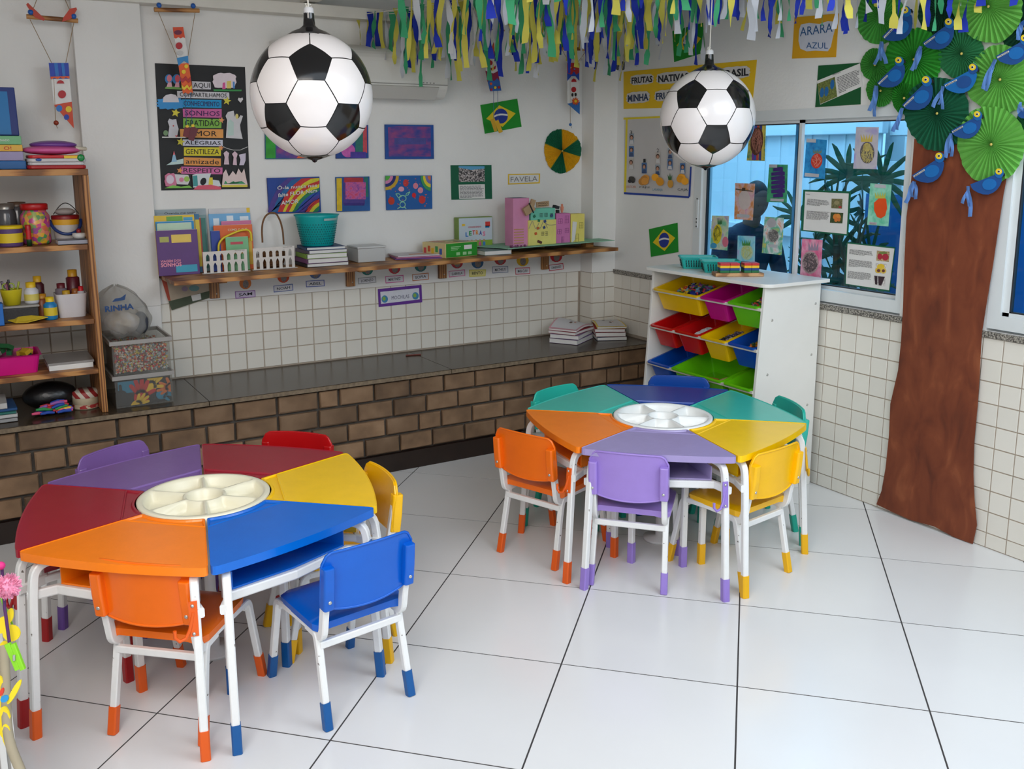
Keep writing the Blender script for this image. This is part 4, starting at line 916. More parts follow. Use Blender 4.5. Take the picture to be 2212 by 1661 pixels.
clown('clown_ornament', 0.09, 'clown ornament in front of the small flag on the back wall', f([(140, 225), (355, 250)]), [], [f([(180, 235), (215, 470)]), f([(310, 250), (280, 470)])],
      [(f([(190, 475), (302, 462), (302, 600), (255, 632), (195, 606)]), WH), (f([(190, 480), (195, 440), (235, 430), (262, 360), (270, 495), (240, 470), (215, 490)]), (206, 76, 30)), (f([(192, 604), (225, 622), (260, 628), (296, 608), (312, 700), (210, 700)]), (140, 22, 60)), (f([(210, 695), (235, 665), (262, 695), (290, 668), (312, 695), (326, 774), (230, 779)]), (40, 96, 170)),
       (f(ell(231, 537, 20, 22)), RE), (f([(200, 562), (220, 580), (250, 582), (280, 560), (275, 590), (240, 602), (210, 590)]), RE), (f(ell(204, 488, 9, 12)), (20, 20, 20)), (f(ell(236, 486, 9, 12)), (20, 20, 20)), (f(ell(238, 716, 10, 11)), OR), (f(ell(274, 748, 11, 11)), YE), (f(ell(306, 746, 10, 11)), RE), (f(ell(242, 765, 10, 10)), RE),
       (f([(233, 1022), (262, 1012), (276, 1040), (290, 1118), (268, 1126)]), (196, 150, 20)), (f([(268, 1040), (300, 1022), (338, 1126), (308, 1138)]), (206, 160, 24))], [f([(262, 775), (262, 1015)]), f([(297, 775), (300, 1025)])])
clown('clown_ornament', 0.09, 'clown ornament with an orange flower near the corner pillar', f([(828, 410), (1068, 422)]), [(*f([(918, 1064)])[0], 0.010, (40, 100, 170))], [f([(845, 420), (908, 540)]), f([(1055, 432), (975, 540)]), f([(915, 690), (918, 1060), (928, 1095)])],
      [(f([(890, 682), (990, 682), (996, 872), (890, 884)]), WH), (f([(890, 537), (991, 537), (991, 640), (890, 640)]), (176, 36, 36)), (f([(890, 690), (890, 625), (925, 640), (945, 610), (965, 640), (991, 620), (991, 690), (960, 650), (925, 650)]), (26, 70, 170)), (f([(892, 886), (996, 868), (995, 976)]), (40, 104, 176)), (f(ell(945, 765, 20, 23)), RE), (f([(925, 700), (930, 680), (945, 670), (962, 680), (968, 700)]), RE),
       (f(ell(934, 810, 8, 15)), (20, 20, 20)), (f(ell(961, 808, 8, 15)), (20, 20, 20)), (f(star(960, 866, 36, 0.1)), (214, 86, 24)), (f(star(960, 866, 34, 0.7)), (214, 86, 24)), (f(ell(960, 864, 11, 12)), YE), (f(ell(915, 578, 9, 6)), YE), (f(ell(950, 590, 8, 6)), (70, 110, 190)), (f(ell(972, 570, 8, 5)), YE), (f([(838, 400), (850, 330), (880, 345), (895, 405)]), (64, 96, 40)), (f([(985, 415), (1000, 345), (1050, 330), (1050, 420)]), (190, 150, 30))], [])

# ---- air conditioner
M_ACW = mat('air_conditioner_plastic', (216, 214, 208), 0.4)
acR = onY(962, 150, YW-0.17).x; acL = BW.p(560, 150).x+0.06
ac = empty('air_conditioner', ((acL+acR)/2, YW-0.002, 2.06), 0, 'white wall-mounted air conditioner behind the large balloon', 'air conditioner')
prof = fillet([(YW-0.003, 2.365), (YW-0.12, 2.365), (YW-0.195, 2.315), (YW-0.205, 2.14), (YW-0.15, 2.075), (YW-0.003, 2.075)], [0.004, 0.05, 0.05, 0.03, 0.03, 0.004], 4)
obj('casing', MB().prism([(acL, y, z) for y, z in prof], (acR-acL, 0, 0)), M_ACW, ac, bev=0.006, bseg=3)
obj('air_flap', MB().prism([(acL+0.03, YW-0.2075, 2.138), (acL+0.03, YW-0.152, 2.072), (acL+0.03, YW-0.146, 2.074), (acL+0.03, YW-0.201, 2.142)], (acR-acL-0.09, 0, 0)), mat('air_flap_plastic', (196, 194, 188), 0.45), ac)
obj('panel_seam', MB().box(((acL+acR)/2, YW-0.2055, 2.152), (acR-acL-0.008, 0.002, 0.003)), mat('grey_seam', (120, 118, 114), 0.6), ac)
for k in range(4): obj('indicator', MB().box((acR-0.16+0.022*k, YW-0.2058, 2.162), (0.008, 0.002, 0.004)), GREYINK, ac)

# ---- canvases
def canvas(pts, m, label): return sheet('painted_canvas', BW, pts, m, label, 'painting', 0.001, 0.016, 'painted canvases on the back wall', bev=0.001)
PURP = ramp_mat('purple_blue_paint', [(0.25, (20, 60, 140)), (0.42, (70, 60, 140)), (0.55, (120, 60, 130)), (0.75, (160, 70, 120))], 'NOISE', 14, 0.6, stretch=(1, 1, 2))
cv = canvas([(571, 268), (683, 266), (684, 343), (572, 343.5)], mat('teal_canvas', (20, 100, 130), 0.6, noise=0.2, nscale=15), 'green and purple canvas half hidden behind the large balloon')
decal('paint_patch', cv, BW, rect(574, 270, 595, 342), mat('green_paint', (40, 150, 40), 0.6, noise=0.2, nscale=30), base=0.0175); decal('paint_patch', cv, BW, rect(597, 270, 650, 342), PURP, base=0.0175); decal('paint_patch', cv, BW, [(640, 342), (655, 325), (683, 328), (683, 342)], mat('orange_paint', (220, 90, 40), 0.6, noise=0.1, nscale=20), base=0.0175)
cv = canvas([(724, 272), (793, 270), (794, 341.5), (724.5, 342.5)], mat('blue_canvas', (20, 64, 140), 0.6, noise=0.15, nscale=15), 'blue canvas with pink, teal and red patches behind the large balloon')
for q, c in ((rect(726, 273, 760, 318), (70, 60, 150)), (ell(752, 325, 15, 15), (196, 90, 170)), (rect(768, 280, 784, 328), (30, 110, 100)), ([(784, 272), (792, 272), (793, 330), (784, 330)], (196, 70, 80)), (rect(757, 328, 790, 341), (70, 50, 150))): decal('paint_patch', cv, BW, q, mat('patch_%d_%d_%d' % c, c, 0.6, noise=0.2, nscale=40), base=0.0175)
cv = canvas([(830, 269), (934, 270), (935, 343), (831, 343.5)], mat('deep_blue_canvas', (20, 72, 150), 0.6, noise=0.15, nscale=15), 'blue canvas smeared with purple paint, upper right of the six')
decal('paint_patch', cv, BW, [(838, 275), (858, 272), (930, 274), (931, 338), (840, 338)], PURP, base=0.0175); decal('paint_patch', cv, BW, rect(852, 298, 920, 312), mat('dull_blue_paint', (70, 70, 140), 0.6, noise=0.2, nscale=30), base=0.0175)
f = lambda pts: Z(pts, 560, 340, 5.53)
q4 = f([(85, 245), (708, 230), (728, 652), (110, 672)])
cv = canvas(q4, mat('rainbow_ground_blue', (20, 60, 140), 0.6, noise=0.15, nscale=15), 'canvas of painted rainbows with white handwriting')
def band(parent, ctr, r0, r1, a0, a1, c, n=10, sx=1.0):
    pts = [(ctr[0]+r1*sx*math.cos(R(a0+(a1-a0)*i/n)), ctr[1]-r1*math.sin(R(a0+(a1-a0)*i/n))) for i in range(n+1)]+[(ctr[0]+r0*sx*math.cos(R(a1+(a0-a1)*i/n)), ctr[1]-r0*math.sin(R(a1+(a0-a1)*i/n))) for i in range(n+1)]
    # keep inside the canvas
    q = [(min(max(x, 100), 718), min(max(y, 246), 650)) for x, y in pts]
    decal('rainbow_band', parent, BW, f(q), mat('band_%d_%d_%d' % c, c, 0.6, noise=0.12, nscale=40), base=0.0175)
for i, c in enumerate(((70, 50, 130), (20, 90, 150), (196, 40, 40), (206, 196, 40), (20, 120, 80), (30, 60, 150), (70, 50, 130))): band(cv, (900, 830), 760-60*i, 820-60*i, 100, 182, c)
for i, c in enumerate(((196, 44, 40), (216, 200, 40), (24, 120, 80), (30, 70, 160), (70, 50, 140))): band(cv, (820, 790), 480-40*i, 520-40*i, 95, 185, c)
for i, c in enumerate(((200, 50, 40), (216, 200, 40), (24, 130, 80))): band(cv, (800, 740), 220-40*i, 260-40*i, 95, 180, c)
for txt, a, b, h in (('Ó-la nunca nos', (215, 385), (690, 350), 40), ('falte FLOR Nem', (225, 475), (690, 415), 44), ('AMOR', (262, 570), (470, 545), 50)):
    A, B = f([a, b]); words('handwriting', cv, BW, txt, A[0], A[1], B[0], B[1], h/5.53, WP, base=0.024, bold=0.01)
cv = canvas(f([(905, 235), (1305, 228), (1313, 635), (920, 648)]), mat('blue_canvas_b', (20, 84, 150), 0.6, noise=0.2, nscale=15), 'canvas with a yellow stripe and a pink scribbled square')
for q, c in (([(922, 250), (985, 248), (990, 640), (928, 642)], (216, 180, 20)), (rect(1000, 250, 1262, 560), (70, 50, 130)), (rect(1015, 240, 1240, 300), (176, 40, 50)), ([(1250, 236), (1300, 236), (1305, 470), (1270, 470)], (20, 110, 100)), (rect(1012, 545, 1255, 575), (50, 30, 120))): decal('paint_patch', cv, BW, f(q), mat('patch_%d_%d_%d' % c, c, 0.6, noise=0.15, nscale=40), base=0.0175)
decal('scribble_patch', cv, BW, f(rect(1030, 295, 1272, 500)), ramp_mat('pink_scribble', [(0.3, (120, 60, 150)), (0.5, (196, 90, 150)), (0.7, (206, 60, 90))], 'NOISE', 60, 0.6), base=0.0175)
cv = canvas(f([(1503, 218), (2050, 215), (2055, 612), (1513, 628)]), mat('blue_canvas_c', (14, 88, 160), 0.6, noise=0.06, nscale=10), 'blue canvas with a green rabbit, red spots and corner rainbows')
for x, y, rx, ry, c in ((1750, 305, 32, 44, (196, 54, 54)), (1868, 340, 30, 36, (222, 130, 150)), (1697, 378, 34, 30, (224, 160, 180)), (1925, 392, 32, 36, (224, 140, 156)), (1848, 452, 24, 30, (206, 30, 40)), (1945, 505, 40, 48, (200, 50, 50)), (1578, 520, 38, 46, (190, 54, 34))): decal('paint_spot', cv, BW, f(ell(x, y, rx, ry)), pmat(c), base=0.0175)
for i, c in enumerate(((200, 160, 40), (30, 40, 110), (210, 130, 170), (80, 170, 60))): decal('corner_rainbow', cv, BW, f([(1508, 222)]+[(1508+(160-35*i)*math.cos(R(a)), 222+(170-38*i)*math.sin(R(a))) for a in range(0, 91, 15)]), pmat(c), base=0.0175)
for i, c in enumerate(((60, 150, 90), (226, 206, 50), (120, 110, 170), (220, 120, 60))): decal('corner_rainbow', cv, BW, f([(2047, 220)]+[(2047-(120-28*i)*math.cos(R(a)), 220+(180-42*i)*math.sin(R(a))) for a in range(0, 91, 15)]), pmat(c), base=0.0175)
rbt = mat('pale_green_paint', (150, 214, 180), 0.6)
for pts in ([(1630, 435), (1660, 480), (1700, 470), (1670, 435), (1630, 435)], [(1800, 410), (1760, 430), (1745, 462), (1775, 450), (1800, 410)], ell(1712, 490, 42, 36), ell(1712, 565, 32, 34), [(1690, 590), (1650, 615)], [(1730, 590), (1755, 612)]): stroke('rabbit_outline', cv, BW, f(list(pts)+([pts[0]] if len(pts) > 10 else [])), 0.0028, rbt, 0.0195)
rg = random.Random(4); mb = MB()
for i in range(44): x, y = rg.uniform(1540, 2030), rg.uniform(240, 600); mb.prism(BW.poly(f(ell(x, y, rg.uniform(4, 9), rg.uniform(4, 9), 0, 6)), 0.0182), BW.n*0.0006)
obj('paint_flecks', mb, pmat((206, 100, 80)), cv, kind='stuff')

# ---- flags
def flag(name, wall, quad, label, curl=0.0):
    A, B, Cc, D = [Vector((q[0], q[1], 0)) for q in quad]
    def q(u, v): w = A.lerp(B, u).lerp(D.lerp(Cc, u), v); return (w.x, w.y)
    o = sheet(name, wall, quad, FLAGG, label, 'flag', 0.002, 0.002, 'small paper flags on the walls')
    decal('yellow_rhombus', o, wall, [q(0.1, 0.5), q(0.5, 0.12), q(0.9, 0.5), q(0.5, 0.88)], FLAGY, base=0.0046)
    decal('blue_disc', o, wall, [q(0.5+0.185*math.cos(2*PI*i/24), 0.5+0.26*math.sin(2*PI*i/24)) for i in range(24)], FLAGB, base=0.0046)
    decal('white_band', o, wall, [q(0.32+0.36*i/8, 0.47-0.06*math.sin(PI*(i/8*0.9+0.15))) for i in range(9)]+[q(0.68-0.36*i/8, 0.53-0.06*math.sin(PI*((1-i/8)*0.9+0.15))) for i in range(9)], WP, base=0.0046)
    return o
flag('paper_flag', BW, Z([(148, 897), (463, 843), (500, 1082), (187, 1143)], 1000, 0, 3.954), 'small paper Brazilian flag on the back wall beside the pleated rosette')
flag('paper_flag', RW, [(1453, 67), (1518.7, 49.4), (1523.3, 112.7), (1456.7, 134.2)], 'small paper Brazilian flag above the yellow fruit poster')
flag('paper_flag', RW, [(1402, 495), (1463.8, 481), (1465.6, 544.3), (1406.5, 554.7)], 'small paper Brazilian flag low on the right wall above the toy shelf')
# ---- pleated rosettes
def rosette(name, wall, cx, cy, rx, ry, secs, label, cat, npl=54, depth=0.012, o=0.004, group=None, seed=1, rim=0.02, trans=0.0):
    """secs: list of (start_deg, end_deg, material)"""
    rg = random.Random(seed); root = empty(name, wall.p(cx, cy, o), 0, label, cat, group)
    for k, (a0, a1, m) in enumerate(secs):
        n = max(4, int(npl*(a1-a0)/360)*2); mb = MB(); K = 5
        rr = [1+rg.uniform(-rim, rim)+0.03*math.sin(3*R(a0+(a1-a0)*i/n)+seed) for i in range(n+1)]
        if a1-a0 >= 359: rr[-1] = rr[0]
        def fn(u, v):
            i = min(n, int(round(u*n))); a = R(a0+(a1-a0)*u); r = 0.02+0.98*v; w = rr[i]
            lift = o+depth*(1.1-0.75*v)+(0.5*depth*(0.25+0.75*v)*(1 if i % 2 else -1) if n else 0)
            return wall.p(cx+rx*r*w*math.cos(a), cy-ry*r*w*math.sin(a), max(0.0008, lift))
        mb.grid(fn, n, K, smooth=False); obj('pleated_sector' if len(secs) > 1 else 'pleated_disc', mb, m, root)
    obj('centre_knot', MB().ball(wall.p(cx, cy, o+depth*1.2), 0.006, 8, 6), pmat((200, 180, 90)), root)
    return root
PG, PY = mat('green_crepe', (8, 104, 70), 0.75, noise=0.06, nscale=30), mat('yellow_crepe', (222, 170, 16), 0.75, noise=0.06, nscale=30)
cx, cy = 1214.8, 326.0
rosette('pleated_rosette', BW, cx, cy, 40, 47.5, [(-15, 32, PG), (32, 92, PY), (92, 160, PG), (160, 232, PY), (232, 282, PG), (282, 345, PY)], 'round green and yellow pleated paper rosette on the back wall', 'decoration', 60, 0.010)
# ---- favela card and name strip
gc = sheet('info_card', BW, [(973, 357), (1061.5, 356.5), (1063, 429.5), (975, 431.5)], GREENCARD, 'green card with a hillside photograph and printed text on the back wall', 'card')
decal('photograph', gc, BW, [(990.5, 358.5), (1046.5, 359), (1047, 392), (991.5, 393)], ramp_mat('hillside_photo', [(0.3, (40, 38, 40)), (0.5, (120, 110, 108)), (0.7, (190, 180, 176))], 'CELL', 150, 0.5))
decal('photo_sky', gc, BW, [(990.5, 358.5), (1046.5, 359), (1046.5, 364), (1018, 367), (991, 362)], pmat((90, 160, 200)))
decal('text_sheet', gc, BW, [(990.5, 399), (1047, 398), (1048, 428.5), (992, 429.5)], WP); print_lines('print', gc, BW, [(993, 401), (1045, 400.5), (1046, 427), (994, 428)], 10, GREYINK, 0.0048)
nl = sheet('name_strip', BW, [(1097.4, 376), (1166.4, 374.8), (1165.6, 395.8), (1097.4, 398.8)], YEL, 'white strip with yellow edge reading FAVELA', 'sign')
decal('white_panel', nl, BW, [(1100, 378.3), (1163.8, 377), (1163.2, 393.6), (1100, 396.2)], WP); words('lettering', nl, BW, 'FAVELA', 1103, 393, 1161, 391, 11, GREYINK)

# ---- name cards under the long shelf
f1 = lambda q: Z(q, 320, 400, 4.424); f2 = lambda q: Z(q, 780, 380, 3.814)
cards = [(f1([(830, 1015), (1022, 1003), (1026, 1068), (835, 1085)]), (150, 100, 170), 'SAM', (210, 120, 60), 'purple'), (f1([(1197, 962), (1382, 942), (1386, 1005), (1200, 1025)]), (90, 110, 170), 'NOAH', (206, 80, 40), 'blue'), (f1([(1507, 915), (1683, 903), (1686, 965), (1510, 975)]), (70, 90, 170), 'ABEL', (90, 110, 160), 'dark blue'),
         (f1([(2005, 888), (2175, 870), (2180, 930), (2008, 948)]), (150, 150, 146), 'LORENZO', (40, 120, 110), 'grey'), (f2([(198, 828), (348, 815), (350, 872), (202, 885)]), (206, 90, 150), 'MARTINEZ', (196, 60, 70), 'pink'), (f2([(420, 812), (555, 797), (558, 852), (424, 867)]), (190, 110, 50), 'SOFIA', (40, 110, 110), 'orange'),
         (f2([(721, 785), (855, 770), (857, 822), (725, 836)]), (210, 100, 150), 'GABRIELA', (190, 60, 70), 'rose pink'), (f2([(890, 773), (1028, 770), (1024, 826), (892, 832)]), (214, 204, 70), 'BENTO', (60, 100, 140), 'yellow'), (f2([(1080, 747), (1210, 742), (1212, 795), (1082, 803)]), (130, 140, 160), 'MATHEUS', (190, 70, 70), 'blue-grey'),
         (f2([(1270, 758), (1390, 753), (1391, 806), (1272, 813)]), (200, 40, 70), 'MARIA CLARA', (216, 170, 30), 'red-edged'), (f2([(1546, 735), (1664, 718), (1668, 768), (1550, 784)]), (190, 30, 50), 'DOM BERNARDO', (196, 40, 50), 'dark red')]
for q, c, t, pc, cn in cards:
    o = sheet('name_card', BW, q, pmat(c), '%s-edged name card reading %s under the long wall shelf' % (cn.replace('-edged', ''), t), 'card', group='name cards under the wall shelf')
    cx_, cy_ = sum(p[0] for p in q)/4, sum(p[1] for p in q)/4; ins = [(cx_+(x-cx_)*0.93, cy_+(y-cy_)*0.80) for x, y in q]
    decal('card_face', o, BW, ins, pmat((226, 216, 140) if cn == 'yellow' else (204, 190, 214) if cn == 'purple' else (214, 212, 216)))
    A = ins[3]; B = ins[2]; hh = (ins[3][1]-ins[0][1]); wd = B[0]-A[0]
    words('lettering', o, BW, t, A[0]+wd*0.14, A[1]-hh*0.25, B[0]-wd*0.14, B[1]-hh*0.25, hh*0.5, INK, bold=0.01)
    ty = min(q[0][1], q[1][1])-2; hx = 13
    pic = sheet('cutout_picture', BW, ell(cx_, ty-13, hx, 13, 0, 14), pmat(pc), 'small %s cut-out picture above the %s name card' % ('round', t), 'picture', group='cut-out pictures above the name cards')
    decal('photo', pic, BW, ell(cx_+1, ty-11, 6.5, 9, 0, 12), mat('grey_portrait', (130, 120, 116), 0.7, noise=0.3, nscale=120))
sg = sheet('sign', BW, [(816.2, 624.4), (910.3, 615.2), (911.9, 652.7), (818, 663.2)], pmat((96, 44, 140)), 'purple-edged sign reading CANTINHO DAS MOCHILAS below the wall shelf', 'sign', o=0.006)
decal('white_panel', sg, BW, [(821.5, 630.5), (905, 622), (906.5, 646.5), (823, 656.5)], pmat((206, 206, 214)), base=0.0082)
words('lettering', sg, BW, 'CANTINHO DAS', 837, 635.5, 892, 630, 8, mat('navy_print', (60, 60, 90), 0.7), base=0.0085); words('lettering', sg, BW, 'MOCHILAS', 846, 647.5, 884, 643.5, 8, mat('navy_print', (60, 60, 90), 0.7), base=0.0085)
for gx, gy in ((831, 646), (897.5, 639)):
    decal('globe_print', sg, BW, ell(gx, gy, 7, 8), pmat((60, 130, 170)), base=0.0085); decal('globe_land', sg, BW, ell(gx-1.5, gy-1, 3.5, 4.5), pmat((130, 170, 70)), base=0.0085)

# ================================================================== RIGHT WALL
f = lambda pts: Z(pts, 1320, 0, 3.95)
yp = sheet('poster', RW, f([(108, 612), (1245, 510), (1205, 898), (108, 930)]), YEL, 'yellow poster reading FRUTAS NATIVAS DO BRASIL behind the right balloon', 'poster')
SER = mat('poster_ink', (30, 30, 36), 0.7); NAV = mat('poster_navy_ink', (34, 52, 84), 0.7)
def serif_words(par, wall, txt, x0, y0, x1, y1, h, m):
    """bold lettering with slab serifs"""
    words('lettering', par, wall, txt, x0, y0, x1, y1, h, m, bold=0.035); n = len(txt)
    k = _lift.get(par.name, 0); _lift[par.name] = k+1; o = 0.004+0.00025*k; mb = MB()
    vs, _ = text_mesh(txt, 0.035); wx0, wx1 = min(v.x for v in vs), max(v.x for v in vs)
    # serif bars under and over each stem, found from the letter outlines
    bottoms = sorted(set(round(v.x, 2) for v in vs if v.y < 0.0)); groups = []
    for b in bottoms:
        if groups and b-groups[-1][1] < 0.16: groups[-1][1] = b
        else: groups.append([b, b])
    for a, b in groups:
        if b-a > 0.3: continue
        for yy in (0.0, ):
            u0 = (a-0.035-wx0)/(wx1-wx0); u1 = (b+0.035-wx0)/(wx1-wx0); P = lambda u, dy: wall.p(x0+(x1-x0)*u, y0+(y1-y0)*u-dy, o)
            mb.add([P(u0, -h*0.03), P(u1, -h*0.03), P(u1, h*0.07), P(u0, h*0.07)], [(0, 1, 2, 3)])
    if mb.v: obj('letter_serif', mb, m, par, kind='stuff')
for txt, x0, y0, x1, y1, m in (('FRUTAS', 165, 635, 362, 722, SER), ('NATIVAS', 388, 612, 675, 710, SER), ('DO', 742, 590, 850, 665, SER), ('BRASIL', 920, 568, 1185, 672, SER), ('MINHA', 132, 782, 328, 880, NAV), ('FRUTA', 372, 766, 580, 860, NAV)):
    sl = -0.085; A = f([(x0, y0), (x1, y1)]); decal('word_cloud', yp, RW, cloud(A[0][0], A[0][1], A[1][0], A[1][1], 12, 0.09, sl), pmat((206, 202, 198)))
    w = A[1][0]-A[0][0]; h = A[1][1]-A[0][1]; cxm = (A[0][0]+A[1][0])/2; yb0 = A[1][1]-h*0.2
    serif_words(yp, RW, txt, A[0][0]+w*0.05, yb0+sl*(-w*0.45)*1.0, A[1][0]-w*0.05, yb0+sl*(w*0.45), h*0.56, m)
gp = sheet('chart_poster', RW, [(1349, 255), (1496, 249), (1489, 427), (1348, 418)], mat('white_poster_paper', (196, 192, 190), 0.75, noise=0.03, nscale=6), 'white fruit-vote chart with small portraits behind the right balloon', 'poster')
for q, c in (([(1347, 254), (1444, 250), (1444, 254), (1347, 258.5)], (222, 200, 40)), ([(1352, 257), (1356, 257), (1352.5, 415), (1348, 415)], (222, 200, 40)), ([(1348, 415), (1489, 424), (1488.5, 428), (1348, 419.5)], (30, 60, 150)), ([(1491, 360), (1494, 360), (1491, 425), (1487, 425)], (30, 60, 150))): decal('edge_tape', gp, RW, q, pmat(c))
cols = [(1363, (300, 327, 354)), (1391.5, (363, )), (1420.5, (341, 367)), (1447, (331, 355)), (1474.5, (364, ))]
for i, (x, ys) in enumerate(cols):
    for j, yy in enumerate(ys):
        x2 = x-(354-yy)*0.0+(354-yy)*0.02
        decal('portrait_card', gp, RW, rect(x2-5, yy-11.5, x2+5.5, yy+11.5), pmat([(150, 160, 170), (70, 110, 160), (190, 180, 170)][(i+j) % 3])); decal('portrait_body', gp, RW, [(x2-4.6, yy+11), (x2-3, yy+3), (x2+3.4, yy+3), (x2+5, yy+11)], pmat([(206, 204, 204), (60, 80, 120)][(i+j) % 2]))
        decal('portrait_hair', gp, RW, ell(x2+0.2, yy-3.5, 4.0, 5.2, 0, 10), pmat((70, 46, 36))); decal('portrait_head', gp, RW, ell(x2+0.2, yy-2.3, 2.7, 3.9, 0, 10), pmat((190, 140, 116)))
fr = [((40, 38, 44), 8, 'JABUTICABA', (196, 110, 60)), ((196, 130, 50), 4, 'caju', (60, 60, 60)), ((222, 150, 30), 3, 'LARANJA', (60, 130, 160)), ((206, 150, 60), 1, '', (60, 60, 60)), ((224, 150, 30), 4, 'CAJÁ', (40, 40, 50))]
for i, (x, _) in enumerate(cols):
    c, n, t, tc = fr[i]; rg = random.Random(i)
    if n == 1:
        decal('fruit_picture', gp, RW, ell(x+1, 397, 6, 9), pmat(c)); decal('fruit_leaves', gp, RW, [(x-3, 389), (x-5, 377), (x-1, 384), (x, 373), (x+2, 384), (x+5, 378), (x+3, 389)], pmat((50, 100, 50)))
    else:
        for k in range(n): decal('fruit_picture', gp, RW, ell(x+rg.uniform(-6, 6), 388+rg.uniform(-6, 6), 8 if n < 8 else 4.2, 8 if n < 8 else 4.2, 0, 12), pmat(c if k % 2 == 0 else (min(255, c[0]+24), min(255, c[1]+20), c[2]+10)))
    if t: words('lettering', gp, RW, t, x-11, 405.5+(6 if i in (2, 4) else 0), x+11, 406+(6 if i in (2, 4) else 0), 5, pmat(tc), base=0.006)
for t, x, y in (('3', 1363, 290), ('1', 1392, 351), ('2', 1421, 329)): words('lettering', gp, RW, t, x-2.5, y, x+2.5, y-0.4, 8, INK, base=0.006)
aa = sheet('sign', RW, f([(1567, 148), (1945, 115), (1920, 487), (1545, 500)]), mat('amber_card', (220, 162, 18), 0.65, noise=0.03, nscale=12), 'yellow sign reading ARARA AZUL beside the leaf rosettes', 'sign')
decal('white_cloud', aa, RW, f([(1605, 260), (1620, 210), (1690, 195), (1780, 205), (1850, 180), (1915, 185), (1910, 250), (1890, 330), (1875, 400), (1850, 437), (1740, 432), (1670, 438), (1615, 415), (1600, 350)]), pmat((206, 208, 220)))
A, B = f([(1612, 310), (1890, 270)]); words('lettering', aa, RW, 'ARARA', A[0], A[1], B[0], B[1], 19, mat('blue_marker', (24, 84, 140), 0.6)); A, B = f([(1665, 412), (1850, 415)]); words('lettering', aa, RW, 'AZUL', A[0], A[1], B[0], B[1], 13, mat('blue_marker', (24, 84, 140), 0.6))
gp2 = sheet('info_card', RW, f([(1770, 560), (2135, 535), (2130, 890), (1743, 915)]), mat('bottle_green_card', (8, 84, 40), 0.7, noise=0.04, nscale=15), 'green card with a tilted sheet about blue parrots above the window', 'card')
decal('text_sheet', gp2, RW, f([(1757, 690), (2125, 540), (2145, 735), (1785, 892)]), WP); decal('bird_photograph', gp2, RW, f([(1760, 715), (1910, 655), (1930, 825), (1787, 888)]), mat('leafy_photo', (110, 120, 60), 0.5, noise=0.5, nscale=120))
for x, y in ((1800, 790), (1838, 780), (1888, 720)): decal('bird_print', gp2, RW, f(ell(x, y, 17, 42, 0.1)), pmat((30, 100, 160)))
print_lines('print', gp2, RW, f([(1925, 660), (2118, 585), (2130, 725), (1945, 800)]), 11, GREYINK, 0.0046, seed=3); words('lettering', gp2, RW, 'ARARA AZUL', *f([(1890, 645)])[0], *f([(1960, 618)])[0], 3, INK, base=0.0046)
# ---- security camera with cable
cc = RW.p(1354, 124); sc_ = empty('security_camera', cc, 0, 'small white security camera with black lens on the right wall by the corner', 'camera')
Mx = Matrix.Rotation(-PI/2, 3, 'Y'); M_CCW = mat('white_camera_plastic', (206, 202, 194), 0.4)
obj('wall_mount', MB().lathe([(0.032, 0), (0.032, 0.012), (0.022, 0.02), (0.001, 0.021)], 18, cc, Mx), M_CCW, sc_)
lp = onX(1340, 142, XR-0.115); d = (CAM+Vector((0.3, -0.5, -0.4))-lp).normalized(); q = d.to_track_quat('Z', 'Y').to_matrix()
obj('arm', MB().tube([cc+Vector((-0.02, 0, 0)), cc+Vector((-0.05, 0, -0.01)), lp-d*0.03], 0.009, 8), M_CCW, sc_)
obj('body', MB().lathe([(0.001, -0.075), (0.026, -0.072), (0.030, -0.05), (0.030, 0.0), (0.027, 0.004)], 20, lp, q), M_CCW, sc_)
hd = obj('lens_hood', MB().prism([lp+q @ Vector((x, y, 0.0)) for x, y in fillet([(-0.027, -0.027), (0.027, -0.027), (0.027, 0.027), (-0.027, 0.027)], 0.012, 4)], d*0.010), mat('black_lens_hood', (14, 14, 16), 0.3), sc_)
for i in range(10): obj('led', MB().ball(lp+d*0.0105+q @ Vector((0.017*math.cos(i*0.628), 0.017*math.sin(i*0.628), 0)), 0.0022, 6, 4), pmat((150, 150, 150)), hd)
obj('lens', MB().lathe([(0.008, 0.010), (0.008, 0.013), (0.004, 0.014), (0.0005, 0.0135)], 14, lp, q), mat('lens_glass', (4, 4, 8), 0.05), hd)
obj('cable', MB().tube([RW.p(x, y, 0.006) for x, y in ((1362, 115), (1358, 104), (1349, 92), (1340, 78), (1318, 70), (1297, 66))], 0.004, 6), mat('black_cable', (20, 20, 20), 0.5), sc_)
# ================================================================== PAPER TREE, LEAF ROSETTES, PAPER PARROTS
trunk = [(1976, 300), (1969, 390), (1959, 468), (1954, 570), (1951.6, 661), (1947, 740), (1940.7, 800), (1924, 872), (1921, 940), (1913.6, 1011), (1905, 1060), (1893.7, 1089), (1925, 1104), (1964.8, 1122), (2019, 1137), (2060, 1160), (2088, 1179), (2101.6, 1176.5), (2110.6, 1134), (2105, 1075), (2103, 1023), (2105, 950), (2112, 878), (2117, 800), (2121, 721.7), (2134, 640), (2145.5, 571), (2153, 520), (2160.6, 468.7), (2168, 420), (2176, 378), (2150, 310)]
M_TRUNK = ramp_mat('brown_painted_paper', [(0.25, (84, 34, 12)), (0.45, (112, 50, 22)), (0.58, (122, 58, 28)), (0.72, (142, 76, 42)), (0.85, (158, 96, 62))], 'NOISE', 4.5, 0.72, stretch=(1, 2.6, 1.1), dist=0.6, detail=9)
pts = []
for x, y in trunk:
    p = RW.p(x, y, 0.024); p.z = max(p.z, 0.004); pts.append(p)
tr_ = obj('paper_tree_trunk', MB().prism(pts, (-0.003, 0, 0)), M_TRUNK, None, 'tall brown painted paper tree trunk fixed to the right wall', 'tree trunk')
